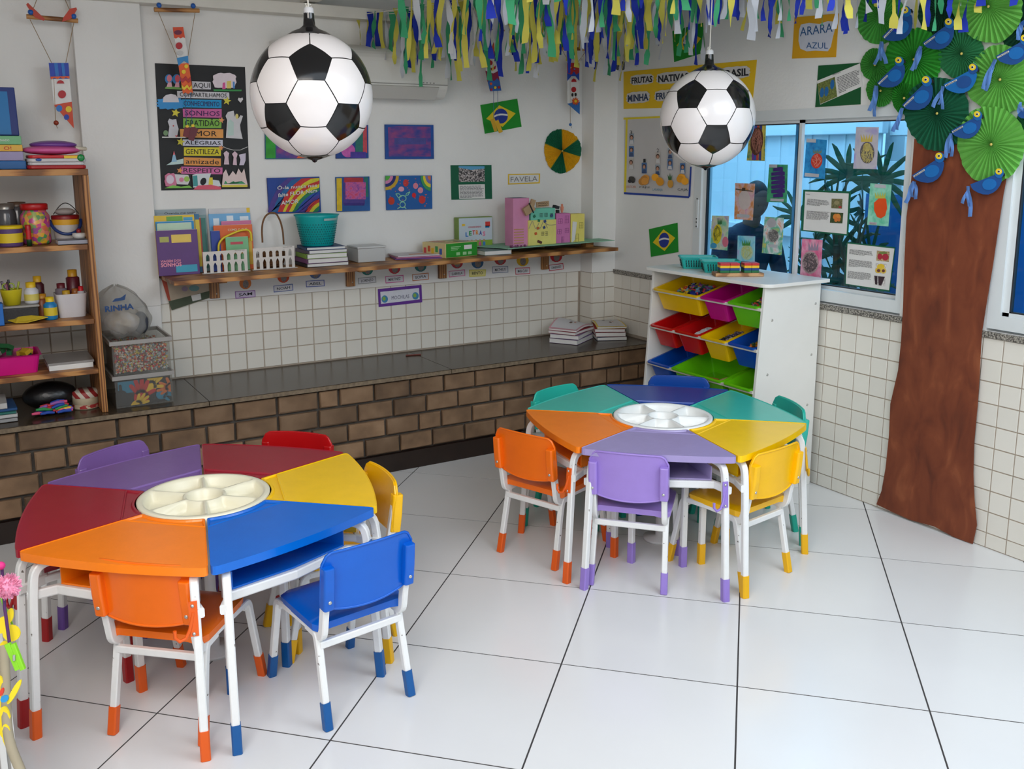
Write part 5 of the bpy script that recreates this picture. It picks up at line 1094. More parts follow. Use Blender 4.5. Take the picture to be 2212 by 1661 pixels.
G = {'light': mat('light_green_tissue', (120, 196, 86), 0.8, noise=0.1, nscale=18, trans=0.25), 'mid': mat('fresh_green_tissue', (88, 184, 78), 0.8, noise=0.1, nscale=18, trans=0.25), 'bright': mat('bright_green_tissue', (56, 168, 52), 0.8, noise=0.1, nscale=18, trans=0.2),
     'deep': mat('deep_green_crepe', (6, 92, 60), 0.75, noise=0.08, nscale=18), 'sea': mat('sea_green_tissue', (52, 142, 88), 0.8, noise=0.08, nscale=18, trans=0.15), 'dark': mat('dark_green_crepe', (4, 74, 50), 0.75, noise=0.08, nscale=18)}
fans = [(1902, 36, 53, 60, 'mid', 0.004, 'fresh green leaf rosette at the upper left edge of the paper tree'), (1890, 140, 31, 35, 'mid', 0.006, 'small fresh green leaf rosette beside the green parrot card'), (2034, 26, 50, 56, 'dark', 0.006, 'dark green leaf rosette at the top middle of the paper tree'),
        (1974, 128, 62, 68, 'bright', 0.014, 'large bright green leaf rosette on the left of the paper tree'), (1902, 196, 31, 34, 'mid', 0.012, 'small fresh green leaf rosette just above the window corner'), (1953, 212, 27, 34, 'bright', 0.020, 'smallest bright green leaf rosette beside the window frame'),
        (2212, 62, 50, 66, 'dark', 0.006, 'dark green leaf rosette cut by the right edge of the picture'), (2077, 116, 50, 56, 'sea', 0.016, 'sea green leaf rosette in the middle of the paper tree'), (2160, 172, 72, 74, 'light', 0.022, 'large pale green leaf rosette on the right of the paper tree'), (2135, 14, 76, 78, 'light', 0.026, 'large pale green leaf rosette at the top right of the paper tree'),
        (2024, 245, 70, 80, 'deep', 0.030, 'large deep green leaf rosette over the top of the trunk'), (2141, 312, 74, 84, 'light', 0.034, 'large pale green leaf rosette at the lower right of the paper tree'), (2222, 275, 30, 40, 'sea', 0.008, 'sea green leaf rosette at the lower right edge of the picture')]
for i, (cx, cy, rx, ry, g, o, lab) in enumerate(fans):
    rosette('leaf_rosette', RW, cx, cy, rx, ry, [(10*i, 10*i+360, G[g])], lab, 'leaf decoration', 34, 0.016, o, 'leaf rosettes of the paper tree', seed=i+2, rim=0.025)
# ---- parrots: outline taken once, then turned and scaled to each
CE, CT = Vector((1025, 690)), Vector((670, 985))
BODY = [(985, 745), (655, 968), (680, 1010), (715, 1038), (790, 1062), (870, 1072), (945, 1058), (1010, 1015), (1055, 960), (1085, 890), (1097, 820), (1095, 775), (1040, 740)]
HEAD = ell(1035, 712, 66, 74); BEAK = [(1088, 690), (1118, 700), (1128, 735), (1112, 760), (1098, 735)]; WING = ell(930, 907, 106, 84, -0.45); EYE = ell(1024, 690, 47, 46); PUP = ell(1022, 691, 15, 13); LABEL = [(672, 978), (822, 880), (832, 900), (682, 998)]
TUFT = (680, 1030)
birds = [((1954.8, 21.5), (1909, 81), ((1905, 90), (1912, 138), (1890, 140)), 'LAURA', 'blue paper parrot at the upper left of the paper tree'), ((2049, 46.8), (1996, 95), ((1990, 100), (1968, 152), (1978, 150)), 'MARIA ALICE', 'blue paper parrot with its head on the dark green top rosette'), ((1941, 129.7), (1897.5, 181), ((1893, 185), (1879, 240), (1890, 252)), 'ANA FERNANDA', 'blue paper parrot at the left, above the window frame'),
         ((1999.8, 172), (1952, 229), ((1949, 233), (1930, 285), (1936, 280)), 'MARIA EDUARDA', 'blue paper parrot over the deep green rosette, left of centre'), ((2100.9, 145), (2041, 185), ((2037, 186), (2016, 232), (2034, 236)), 'MANUEL', 'lighter blue paper parrot with a dark wing in the middle of the tree'), ((2213, 82), (2154, 124), ((2150, 128), (2122, 192), (2128, 196)), 'OLIVIA', 'blue paper parrot cut by the right edge of the picture'),
         ((2111, 246.6), (2056.7, 285), ((2054, 288), (2040, 340), (2056, 338)), 'MARIANA', 'blue paper parrot between the deep green and the lowest pale rosette'), ((2028.5, 336.7), (1973, 381), ((1975, 392), (1955, 438), (1980, 430)), 'MARIA LUIZA', 'lowest-left blue paper parrot, on the brown trunk'), ((2158, 370.5), (2098, 401), ((2092, 402), (2096, 468), (2080, 440)), '', 'lowest blue paper parrot without a name strip, at the right edge of the trunk'),
         ((2236, 205), (2200, 250), ((2205, 250), (2201, 225), (2206, 232)), '', 'blue paper parrot at the right edge of the picture, only its breast showing'), ((2238, 22), (2206, 50), ((2206, 50), (2201, 86), (2196, 86)), '', 'blue paper parrot at the top right corner, only its ribbons showing')]
BB, BW_, BH = pmat((20, 74, 140), 0.7), pmat((10, 104, 176), 0.7), pmat((14, 98, 168), 0.7)
RIB = mat('pale_blue_crepe', (96, 140, 206), 0.8, noise=0.08, nscale=30, trans=0.2)
for k, (e, t, rib, nm, lab) in enumerate(birds):
    e, t = Vector(e), Vector(t); a = CT-CE; b = t-e; sc = b.length/a.length; an = math.atan2(b.y, b.x)-math.atan2(a.y, a.x)
    ca, sa = math.cos(an)*sc, math.sin(an)*sc
    def T(pts): return [(e.x+(x-CE.x)*ca-(y-CE.y)*sa, e.y+(x-CE.x)*sa+(y-CE.y)*ca) for x, y in pts]
    o = 0.058+0.002*(k % 3); root = empty('paper_parrot', RW.p(t.x, t.y, o), 0, lab, 'parrot decoration', 'paper parrots on the paper tree')
    def piece(nme, pts, m, oo, th=0.0015): obj(nme, MB().prism(RW.poly(T(pts), o+oo), RW.n*th), m, root)
    light = k == 4
    piece('body', BODY, BW_ if light else BB, 0); piece('beak', BEAK, INK, 0.0); piece('head', HEAD, BB if light else BH, 0.002); piece('wing', WING, BB if light else BW_, 0.002); piece('eye_ring', EYE, pmat((240, 206, 24)), 0.004)
    piece('eye_white', ell(1026, 690, 22, 20), WP, 0.0055, 0.0006); piece('pupil', PUP, INK, 0.0065, 0.0006)
    if nm:
        piece('name_strip', LABEL, WP, 0.002); q = T([(690, 990), (826, 900)]); A, B = RW.p(*q[0], o+0.0042), RW.p(*q[1], o+0.0042); u = RW.n.cross(B-A).normalized(); u = -u if u.z < 0 else u
        obj('name_lettering', text_on(MB(), nm, A, B, 0.0055, u, RW.n, 0, 0.02), INK, root)
    r0, r1, r2 = [Vector(p) for p in rib]
    for j, end in enumerate((r1, r2, (r1+r2)/2+Vector((3, -8)))):
        rg = random.Random(k*7+j); w = 4.2-0.8*j; n = 7
        def fn(u, v, end=end, w=w, j=j):
            q = r0.lerp(end, v); d = (end-r0).normalized(); nx = Vector((-d.y, d.x)); s_ = nx*((u-0.5)*2*w*(0.55+0.5*min(1, v*3)))+nx*(2.2*math.sin(v*5+j*2+k))
            return RW.p(q.x+s_.x, q.y+s_.y, o-0.004+0.010*v+0.004*math.sin(v*7+u*3+j))
        obj('tail_ribbon', MB().grid(fn, 2, n), RIB, root)
# ================================================================== DRAWINGS ON THE WINDOW
f = lambda pts: Z(pts, 1480, 250, 4.258)
def wc(name, stops, sc=26): return ramp_mat(name, stops, 'NOISE', sc, 0.75, dist=0.6, detail=3)
def drawing(wall, q, m, label): return sheet('child_drawing', wall, f(q), m, label, 'drawing', 0.0006, 0.0012, 'children\'s drawings taped to the window')
def dd(o, wall, pts, c, nm='painted_shape', m=None): return decal(nm, o, wall, f(pts), m or pmat(c), base=0.0022, t=0.0005)
def tape(o, wall, pts): dd(o, wall, pts, (186, 186, 190), 'tape')
def scrib(o, wall, box, c, n, seed, r=0.0011, nm='crayon_line', base=0.0042):
    rg = random.Random(seed); x0, y0, x1, y1 = box; cx, cy, rx, ry = (x0+x1)/2, (y0+y1)/2, (x1-x0)/2, (y1-y0)/2; pts = []
    for i in range(n): a = rg.uniform(0, 2*PI); k = rg.uniform(0.75, 1.0); pts.append((cx+rx*k*math.cos(a), cy+ry*k*math.sin(a)))
    obj(nm, MB().tube(wall.poly(f(pts), base), r, 4), pmat(c), o)
def crown(cx, cy, w, h, n=5): return [(cx-w, cy)]+[(cx-w+2*w*(i+0.5)/n+(w*0.15*(i-(n-1)/2)), cy-h) if k == 0 else (cx-w+2*w*(i+1)/n, cy-h*0.25) for i in range(n) for k in (0, 1)][:-1]+[(cx+w, cy)]
d = drawing(GL_, [(600, 68), (745, 70), (733, 415), (567, 412)], wc('rainbow_stripe_paper', [(0.3, (60, 110, 60)), (0.5, (200, 190, 90)), (0.7, (90, 150, 110))]), 'drawing of a brown oval on rainbow stripes at the balloon\'s edge')
for x, c in ((625, (120, 60, 160)), (645, (60, 90, 180)), (665, (206, 70, 60)), (690, (60, 60, 140)), (712, (220, 200, 90))): dd(d, GL_, [(x, 72), (x+18, 72), (x+8, 408), (x-12, 408)], c)
dd(d, GL_, ell(660, 235, 58, 130, 0.1), (96, 54, 40)); scrib(d, GL_, (610, 110, 712, 360), (170, 110, 90), 60, 1)
d = drawing(GL_, [(775, 447), (945, 450), (935, 798), (750, 793)], wc('green_wash_paper', [(0.3, (30, 130, 90)), (0.6, (70, 170, 120))]), 'drawing of a purple striped fruit on green paper')
for i in range(7): y = 490+40*i; w = 62 if 0 < i < 6 else 45; dd(d, GL_, [(855-w, y-6), (855+w*0.6, y-22), (855+w, y-14), (855+w, y+18), (855, y+20), (855-w, y+22)], (66, 34, 116))
tape(d, GL_, [(775, 447), (848, 449), (846, 478), (773, 476)]); tape(d, GL_, [(785, 760), (908, 765), (905, 790), (783, 785)])
d = drawing(GL_, [(462, 618), (643, 625), (622, 963), (452, 950)], wc('pink_orange_wash', [(0.3, (214, 140, 170)), (0.45, (226, 190, 190)), (0.6, (224, 150, 90)), (0.75, (200, 110, 70))], 20), 'pink and orange drawing with a pale round fruit')
dd(d, GL_, ell(545, 775, 55, 90), (214, 196, 190)); dd(d, GL_, [(465, 668), (622, 690), (622, 700), (465, 682)], (110, 96, 80)); dd(d, GL_, [(525, 662), (555, 664), (552, 692), (522, 690)], (80, 60, 40)); tape(d, GL_, [(478, 902), (592, 912), (588, 938), (474, 930)])
d = drawing(GL_, [(248, 918), (405, 922), (388, 1240), (230, 1222)], wc('pastel_wash', [(0.3, (170, 150, 196)), (0.45, (206, 210, 180)), (0.6, (120, 190, 150))], 14), 'drawing of a yellow pineapple on pastel paper')
dd(d, GL_, ell(295, 1090, 42, 92, 0.1), (216, 196, 40)); scrib(d, GL_, (260, 1010, 330, 1170), (110, 110, 40), 26, 2); dd(d, GL_, ell(370, 1160, 28, 48), (214, 110, 130)); dd(d, GL_, ell(262, 1195, 30, 26), (60, 150, 190))
for i in range(5): dd(d, GL_, [(300+6*i, 1000), (296+12*i, 940), (308+7*i, 998)], (60, 120, 70))
d = drawing(GL_, [(485, 1102), (645, 1108), (640, 1345), (478, 1335)], wc('sky_wash', [(0.3, (60, 170, 210)), (0.5, (150, 210, 220)), (0.7, (180, 170, 210))], 14), 'drawing of a pale pineapple on blue and lilac paper')
dd(d, GL_, ell(568, 1255, 56, 72), (186, 204, 170)); scrib(d, GL_, (520, 1190, 615, 1320), (200, 200, 120), 26, 3); dd(d, GL_, crown(562, 1195, 36, 55), (70, 140, 60))
d = drawing(GL_, [(733, 928), (910, 940), (888, 1282), (706, 1262)], wc('multicolour_wash', [(0.3, (226, 130, 80)), (0.42, (220, 220, 220)), (0.55, (90, 180, 150)), (0.7, (226, 200, 60))], 16), 'drawing of a grey scribbled fruit on orange, green and yellow paper')
dd(d, GL_, ell(808, 1105, 54, 62), (170, 166, 160)); scrib(d, GL_, (760, 1045, 860, 1165), (110, 106, 104), 40, 4); dd(d, GL_, ell(795, 985, 42, 44), (176, 172, 176)); tape(d, GL_, [(770, 1182), (850, 1188), (846, 1214), (768, 1208)])
d = drawing(GR_, [(1118, 210), (1305, 222), (1283, 582), (1090, 570)], wc('bright_blue_wash', [(0.3, (20, 110, 180)), (0.6, (40, 150, 210))], 26), 'drawing of a red fruit on bright blue paper')
dd(d, GR_, ell(1210, 415, 52, 70, 0.15), (206, 60, 40)); scrib(d, GR_, (1165, 355, 1255, 475), (226, 140, 120), 22, 5); dd(d, GR_, crown(1217, 345, 36, 36), (110, 130, 110)); tape(d, GR_, [(1118, 210), (1205, 215), (1202, 248), (1116, 244)]); tape(d, GR_, [(1102, 525), (1232, 536), (1228, 566), (1098, 558)])
d = drawing(GR_, [(1575, 102), (1783, 105), (1762, 492), (1547, 487)], wc('grey_lilac_wash', [(0.3, (176, 170, 190)), (0.5, (196, 190, 196)), (0.7, (150, 136, 206))], 12), 'drawing of a dark round fruit with a yellow crown on lilac-grey paper')
dd(d, GR_, ell(1675, 340, 66, 100), (96, 90, 96)); scrib(d, GR_, (1615, 250, 1738, 440), (190, 176, 110), 60, 6); dd(d, GR_, crown(1670, 240, 50, 70), (206, 180, 80)); dd(d, GR_, ell(1672, 290, 34, 40), (200, 180, 100))
d = drawing(GR_, [(1705, 620), (1900, 635), (1870, 1018), (1675, 1003)], wc('aqua_green_wash', [(0.3, (70, 180, 140)), (0.6, (150, 216, 190))], 20), 'drawing of a big orange fruit on pale green paper')
dd(d, GR_, [(1815, 730), (1850, 770), (1858, 850), (1840, 920), (1800, 945), (1765, 930), (1738, 870), (1738, 800), (1770, 770)], (226, 78, 14)); dd(d, GR_, crown(1795, 760, 45, 58), (190, 190, 80)); tape(d, GR_, [(1745, 628), (1848, 636), (1845, 668), (1742, 660)]); tape(d, GR_, [(1692, 975), (1765, 982), (1762, 1004), (1690, 998)])
A = f([(1697, 998), (1752, 1003)]); words('lettering', d, GR_, 'AUGUSTO', A[0][0], A[0][1], A[1][0], A[1][1], 4, pmat((150, 60, 80)), base=0.0045)
d = drawing(GR_, [(1078, 1132), (1265, 1142), (1248, 1500), (1058, 1480)], wc('rose_wash', [(0.3, (206, 70, 120)), (0.5, (220, 130, 160)), (0.7, (226, 180, 196))], 20), 'drawing of a grey pineapple on rose pink paper')
dd(d, GR_, ell(1150, 1350, 78, 105), (176, 150, 150)); scrib(d, GR_, (1080, 1250, 1222, 1450), (90, 80, 84), 70, 7); dd(d, GR_, crown(1180, 1240, 46, 80, 4), (150, 130, 150))
def info(wall, gq, wq, label, pics, lines, seed):
    o = sheet('info_sheet', wall, f(gq), GREENCARD, label, 'poster', 0.0006, 0.0014); decal('white_sheet', o, wall, f(wq), WP, base=0.0024)
    for q in lines: print_lines('print', o, wall, f(q[0]), q[1], GREYINK, 0.0042, seed=seed); seed += 1
    for q, c, spots in pics:
        decal('photograph', o, wall, f(q), mat('leaf_photo_%d_%d' % (c[0], c[1]), c, 0.6, noise=0.5, nscale=150), base=0.0026)
        for s_, sc in spots: decal('fruit_print', o, wall, f(s_), pmat(sc), base=0.0026)
info(GR_, [(1088, 680), (1527, 695), (1500, 1105), (1065, 1058)], [(1105, 697), (1505, 715), (1485, 1088), (1088, 1050)], 'white fact sheet with two photographs on green card, upper one on the window',
     [([(1348, 762), (1448, 765), (1444, 856), (1345, 850)], (110, 106, 70), [(ell(1395, 800, 24, 20), (150, 140, 100)), (ell(1425, 840, 14, 10), (170, 50, 50))]), ([(1340, 888), (1455, 894), (1446, 990), (1332, 984)], (60, 76, 40), [(ell(1380, 925, 18, 26, 0.5), (214, 130, 50)), (ell(1412, 925, 18, 26, -0.5), (220, 140, 60)), (ell(1388, 955, 16, 22), (214, 120, 50)), (ell(1415, 955, 14, 18), (206, 116, 50))])],
     [([(1112, 716), (1165, 720), (1165, 728), (1112, 724)], 1), ([(1125, 762), (1332, 780), (1328, 838), (1118, 822)], 6), ([(1120, 872), (1330, 885), (1325, 968), (1112, 950)], 9)], 20)
info(GR_, [(1487, 1162), (1935, 1210), (1882, 1622), (1470, 1550)], [(1495, 1175), (1925, 1222), (1875, 1605), (1478, 1545)], 'white fact sheet with three fruit pictures on green card, lower one on the window',
     [([(1765, 1240), (1882, 1250), (1874, 1345), (1758, 1332)], (176, 150, 110), [(ell(1792, 1295, 22, 30), (170, 40, 56)), (ell(1842, 1300, 30, 32), (176, 40, 60)), (ell(1820, 1262, 40, 10), (110, 130, 60))]), ([(1755, 1358), (1852, 1365), (1846, 1455), (1748, 1445)], (206, 200, 196), [(ell(1800, 1388, 36, 26), (226, 190, 50)), (ell(1778, 1422, 30, 26), (220, 180, 60)), (ell(1824, 1426, 26, 26), (224, 190, 80)), (ell(1780, 1424, 16, 14), (110, 60, 50)), (ell(1824, 1426, 14, 14), (110, 60, 50))]), ([(1735, 1468), (1842, 1478), (1836, 1568), (1742, 1552)], (206, 200, 196), [([(1740, 1470), (1770, 1475), (1768, 1555), (1748, 1550)], (50, 34, 40)), ([(1775, 1476), (1838, 1482), (1805, 1562), (1780, 1558)], (56, 36, 44))])],
     [([(1515, 1225), (1735, 1250), (1730, 1298), (1508, 1272)], 5), ([(1510, 1318), (1735, 1345), (1730, 1412), (1502, 1385)], 8), ([(1500, 1425), (1720, 1452), (1716, 1520), (1492, 1492)], 8)], 40)
# ================================================================== THINGS ON THE LONG WALL SHELF
def onShelf(x, y):
    p = onZ(x, y, LZ(1.5))
    for _ in range(4): p = onZ(x, y, LZ(p.x))
    return p
def upright(name, x0, x1, yt, Y, c, label, cat='book', th=0.008, lean=0.05, group='books standing on the wall shelf', m=None, trims=()):
    """a thin book standing on the shelf: px columns x0..x1 and top row yt seen at depth Y"""
    A, B = onY(x0, yt+20, Y), onY(x1, yt+20, Y); top = onY((x0+x1)/2, yt, Y).z; zb = LZ((A.x+B.x)/2)+0.001; h = max(0.05, top-zb); w = B.x-A.x; cx = (A.x+B.x)/2
    root = empty(name, (cx, Y, zb), 0, label, cat, group); M = Matrix.Rotation(-lean, 3, 'X'); O = Vector((cx, Y, zb))
    cov = m or mat('cover_%d_%d_%d' % c, c, 0.45, noise=0.06, nscale=12)
    obj('cover', MB().box(O+M @ Vector((0, th/2, h/2)), (w, th, h), M), cov, root, bev=0.0015)
    obj('pages', MB().box(O+M @ Vector((0.003, th/2, h/2+0.0008)), (w-0.008, th*0.7, h+0.0005), M), WP, root)
    for (u0, v0, u1, v1, tc) in trims:
        obj('cover_print', MB().box(O+M @ Vector(((u0+u1)/2*w-w/2, -0.0006, h*(v0+v1)/2)), (w*(u1-u0), 0.0008, h*(v1-v0)), M), pmat(tc, 0.5), root)
    def txt(t, u0, v0, u1, hh, m2, b=0.0): obj('title', text_on(MB(), t, O+M @ Vector((u0*w-w/2, -0.0015, v0*h)), O+M @ Vector((u1*w-w/2, -0.0015, v0*h)), hh, M @ Vector((0, 0, 1)), M @ Vector((0, -1, 0)), 0.0003, b), m2, root)
    return txt
t = upright('picture_book', 334, 447, 452, 2.315, (120, 150, 150), 'large grey-green picture book at the back of the left book group', th=0.012, trims=[(0.0, 0.9, 1, 1, (150, 164, 170)), (0.62, 0.05, 0.98, 0.85, (60, 120, 110))]); t('Quando me sinto', 0.2, 0.925, 0.8, 0.011, INK)
upright('picture_book', 352, 436, 472, 2.295, (190, 70, 40), 'orange-red picture book in the left book group', th=0.008)
upright('picture_book', 340, 432, 463, 2.280, (50, 110, 150), 'blue-edged picture book in the left book group', th=0.008, trims=[(0.9, 0.1, 1, 0.9, (220, 190, 60))])
upright('picture_book', 335, 422, 465, 2.265, (226, 190, 50), 'yellow picture book in the left book group', th=0.007, trims=[(0.3, 0.8, 0.7, 0.98, (110, 170, 70)), (0.05, 0.78, 0.25, 0.9, (90, 170, 200)), (0.72, 0.8, 0.95, 0.96, (70, 160, 200))])
upright('picture_book', 338, 421, 478, 2.250, (40, 140, 200), 'sky blue rounded activity book in the left book group', th=0.007, trims=[(0.08, 0.84, 0.92, 0.9, (90, 180, 220))])
upright('picture_book', 341, 416, 482, 2.238, (186, 212, 186), 'pale green booklet in the left book group', th=0.006)
t = upright('picture_book', 338, 428, 497, 2.220, (92, 52, 118), 'purple children\'s book with pink title at the front of the left group', th=0.007, trims=[(0.08, 0.74, 0.3, 0.86, (176, 176, 90)), (0.36, 0.72, 0.84, 0.90, (228, 196, 90)), (0.42, 0.06, 0.94, 0.22, (60, 160, 190))])
PK = mat('pink_title', (236, 150, 170), 0.5); t('VIAGEM DOS', 0.06, 0.30, 0.55, 0.012, PK, 0.02); t('SONHOS', 0.06, 0.20, 0.56, 0.020, PK, 0.03)
upright('picture_book', 453, 542, 450, 2.320, (206, 204, 206), 'white picture book with a yellow corner at the back of the middle book group', th=0.008, trims=[(0.92, 0.9, 1, 1, (230, 190, 40)), (0.0, 0.86, 0.92, 0.92, (120, 130, 190))])
upright('picture_book', 453, 543, 461, 2.305, (110, 170, 214), 'sky blue picture book with white clouds in the middle book group', th=0.007, trims=[(0.1, 0.8, 0.24, 0.92, (214, 224, 232)), (0.42, 0.86, 0.58, 0.96, (220, 228, 234)), (0.74, 0.84, 0.95, 0.94, (214, 224, 232))])
upright('picture_book', 480, 545, 477, 2.290, (204, 110, 150), 'pink picture book in the middle book group', th=0.007)
t = upright('picture_book', 463, 547, 486, 2.275, (222, 100, 30), 'orange picture book in the middle book group', th=0.008, trims=[(0.7, 0.1, 0.96, 0.7, (222, 180, 60))]); t('COMO O QUE', 0.36, 0.87, 0.86, 0.012, mat('cream_title', (236, 214, 180), 0.5), 0.02)
upright('picture_book', 457, 477, 499, 2.262, (30, 60, 150), 'narrow dark blue picture book in the middle book group', th=0.010)
upright('picture_book', 489, 538, 512, 2.235, (120, 180, 130), 'small green picture book at the front of the middle book group', th=0.010, trims=[(0.2, 0.78, 0.75, 0.86, (190, 70, 80)), (0.1, 0.5, 0.9, 0.62, (226, 180, 100))])
YR = mat('yellow_plastic_frame', (226, 200, 40), 0.4); q = [onY(x, y, 2.25) for x, y in ((472, 545), (472, 527), (480, 515), (500, 505), (520, 497), (536, 496), (542, 503), (543, 520))]
obj('mirror_frame', MB().tube(smooth_path(q, 0.02, 3), 0.006, 7), YR, None, 'yellow curved plastic frame leaning among the books on the wall shelf', 'toy')
# ---- white paper arcades
def arcade(quad, Y, label):
    A, B, Cc, D = [onY(x, y, Y) for x, y in quad]; zb = LZ((C_(A, B)).x)+0.001
    A = Vector((A.x, Y, A.z)); B = Vector((B.x, Y, B.z)); D = Vector((A.x, Y, zb)); Cc = Vector((B.x, Y, zb)); n, rows = 6, 2; root = empty('paper_arcade', (A+B+Cc+D)/4*1.0-Vector((0, 0, (A.z-zb)/2)), 0, label, 'paper model', 'white paper arcades on the wall shelf')
    def S(u, v, o=0.0): p = D.lerp(Cc, u).lerp(A.lerp(B, u), v); return p+Vector((0, o, 0))
    mb = MB(); m = 0.03
    vb = [(0.03, 0.50), (0.56, 0.90)]
    def quad_(u0, v0, u1, v1): mb.add([S(u0, v0), S(u1, v0), S(u1, v1), S(u0, v1), S(u0, v0, .002), S(u1, v0, .002), S(u1, v1, .002), S(u0, v1, .002)], [(3, 2, 1, 0), (4, 5, 6, 7), (0, 1, 5, 4), (1, 2, 6, 5), (2, 3, 7, 6), (3, 0, 4, 7)])
    quad_(0, 0, 1, vb[0][0]); quad_(0, vb[0][1], 1, vb[1][0]); quad_(0, vb[1][1], 1, 1)
    for r in range(rows):
        v0, v1 = vb[r]; quad_(0, v0, m, v1); quad_(1-m, v0, 1, v1); cw = (1-2*m)/n
        for i in range(n):
            u0 = m+cw*i; a, b = u0+cw*0.25, u0+cw*0.75; quad_(u0, v0, a, v1); quad_(b, v0, u0+cw, v1); vs_ = v0+(v1-v0)*0.62; K = 8
            arcp = [(a+(b-a)*k/K, vs_+(v1-vs_)*0.86*math.sin(PI*k/K)) for k in range(K+1)]
            for k in range(K): p0, p1 = arcp[k], arcp[k+1]; mb.add([S(*p0), S(*p1), S(p1[0], v1), S(p0[0], v1)], [(0, 1, 2, 3)]); mb.add([S(*p0, .002), S(*p1, .002), S(p1[0], v1, .002), S(p0[0], v1, .002)], [(3, 2, 1, 0)]); mb.add([S(*p0), S(*p1), S(*p1, .002), S(*p0, .002)], [(3, 2, 1, 0)])
    obj('arched_wall', mb, mat('crinkled_white_paper', (214, 208, 202), 0.8, bump=0.4, bscale=30), root)
    obj('base_flap', MB().box((D+Cc)/2+Vector((0, -0.008, 0.001)), ((Cc-D).length+0.02, 0.02, 0.0016)), WP, root)
    a0, a1 = S(0.72, 0.945), S(0.95, 0.945); obj('caption', text_on(MB(), 'ARCOS DA LAPA', a0+Vector((0, -.001, 0)), a1+Vector((0, -.001, 0)), 0.004, (0, 0, 1), (0, -1, 0), 0), INK, root)
def C_(a, b): return (a+b)/2
arcade([(437.5, 544.7), (533, 538), (533.6, 582), (438.7, 590)], 2.19, 'white paper arcade with two rows of arches, in front of the books')
arcade([(546, 536.8), (635.3, 530.7), (634.9, 576), (546, 581)], 2.19, 'white paper arcade with two rows of arches, in front of the wicker basket')
# ---- wicker basket
M_WICK = ramp_mat('brown_wicker', [(0.3, (70, 42, 20)), (0.6, (120, 78, 40)), (0.8, (146, 100, 56))], 'WAVE', 60, 0.7, dist=2)
bc = Vector((onY(588, 540, 2.265).x, 2.268, LZ(1.2)+0.001)); wb = empty('wicker_basket', bc, 0, 'small brown wicker basket with a tall hoop handle on the wall shelf', 'basket')
obj('basket_bowl', MB().lathe([(0.001, 0.002), (0.05, 0.0), (0.066, 0.03), (0.072, 0.075), (0.076, 0.085), (0.070, 0.085), (0.062, 0.03), (0.045, 0.008), (0.001, 0.008)], 28, bc, sy=0.85), M_WICK, wb)
for k in range(6): z = 0.012+0.012*k; r = 0.053+0.018*min(1, z/0.07); obj('woven_band', MB().tube([bc+Vector((r*1.02*math.cos(a), r*0.87*math.sin(a), z+0.002*math.sin(12*a))) for a in [2*PI*i/36 for i in range(36)]], 0.004, 5, closed=True), M_WICK, wb)
hp = [onY(x, y, 2.268) for x, y in ((567, 524), (565.5, 500), (567, 480), (574, 465), (586, 458.5), (597, 461), (606, 478), (611, 500), (613, 528))]
obj('handle', MB().tube(smooth_path(hp, 0.02, 3), 0.005, 7), M_WICK, wb)
# ---- stack of exercise books and the turquoise basket on it
sA = onShelf(655, 577); sx = sA.x+0.125; sy = 2.20; z = LZ(sx)+0.001
stk = [(0.020, (40, 40, 46), 'black-edged notebook at the bottom of the book stack', 0), (0.026, (120, 70, 120), 'purple-backed workbook low in the book stack', 1), (0.026, (130, 170, 60), 'green-backed workbook in the book stack', -2), (0.020, (90, 80, 100), 'grey-backed workbook in the book stack', 2), (0.016, (20, 60, 110), 'dark blue folder at the top of the book stack under the basket', -5)]
for k, (h, c, lab, rz) in enumerate(stk):
    w, dd_ = 0.25-0.006*k, 0.20; M = Matrix.Rotation(R(rz), 3, 'Z'); o = empty('workbook', (sx, sy+0.02, z), 0, lab, 'book', 'stack of workbooks on the wall shelf')
    O = Vector((sx, sy+0.02, z)); obj('pages', MB().box(O+M @ Vector((0.004, 0, h/2)), (w-0.012, dd_-0.008, h-0.004), M), WP, o); obj('cover', MB().box(O+M @ Vector((0, 0, h-0.001)), (w, dd_, 0.002), M).box(O+M @ Vector((0, 0, 0.001)), (w, dd_, 0.002), M).box(O+M @ Vector((-w/2+0.001, 0, h/2)), (0.002, dd_, h), M), mat('cover_%d_%d_%d' % c, c, 0.5, noise=0.06, nscale=12), o); z += h+0.0005
tb = Vector((onY(686, 520, 2.215).x, 2.215, z)); tq = empty('plastic_basket', tb, 0, 'deep turquoise perforated plastic basket on the stack of workbooks', 'basket'); M_TQ = plastic((10, 168, 168), 0.35)
Hb = onY(684, 463, 2.215).z-z; prof = [(0.072, 0.0), (0.080, 0.004), (0.108, Hb*0.93), (0.116, Hb), (0.112, Hb), (0.104, Hb*0.92), (0.077, 0.008), (0.001, 0.008)]
obj('basket_body', MB().lathe([(0.001, 0.0)]+prof, 40, tb, sx=1.12, sy=0.95), M_TQ, tq)
hl = MB(); rg = random.Random(9)
for r in range(9):
    for k in range(46):
        a = 2*PI*(k+0.5*(r % 2))/46; zz = Hb*(0.1+0.075*r); rr = 0.080+0.028*zz/(Hb*0.93)+0.0006; p = tb+Vector((rr*1.12*math.cos(a), rr*0.95*math.sin(a), zz)); Mz = Matrix.Rotation(a, 3, 'Z')
        hl.box(p, (0.001, 0.004+0.003*rg.random(), 0.005+0.003*rg.random()), Mz)
obj('perforations', hl, mat('dark_turquoise_hole', (2, 96, 100), 0.8), tq, kind='stuff')
hs = MB()
for k in range(9): a = R(-55+5*k-30); hs.box(tb+Vector((0.1105*1.12*math.cos(a), 0.1105*0.95*math.sin(a), Hb*0.86)), (0.003, 0.012, 0.012), Matrix.Rotation(a, 3, 'Z'))
obj('grip_slot', hs, mat('pale_slot', (150, 180, 176), 0.8), tq, kind='stuff')
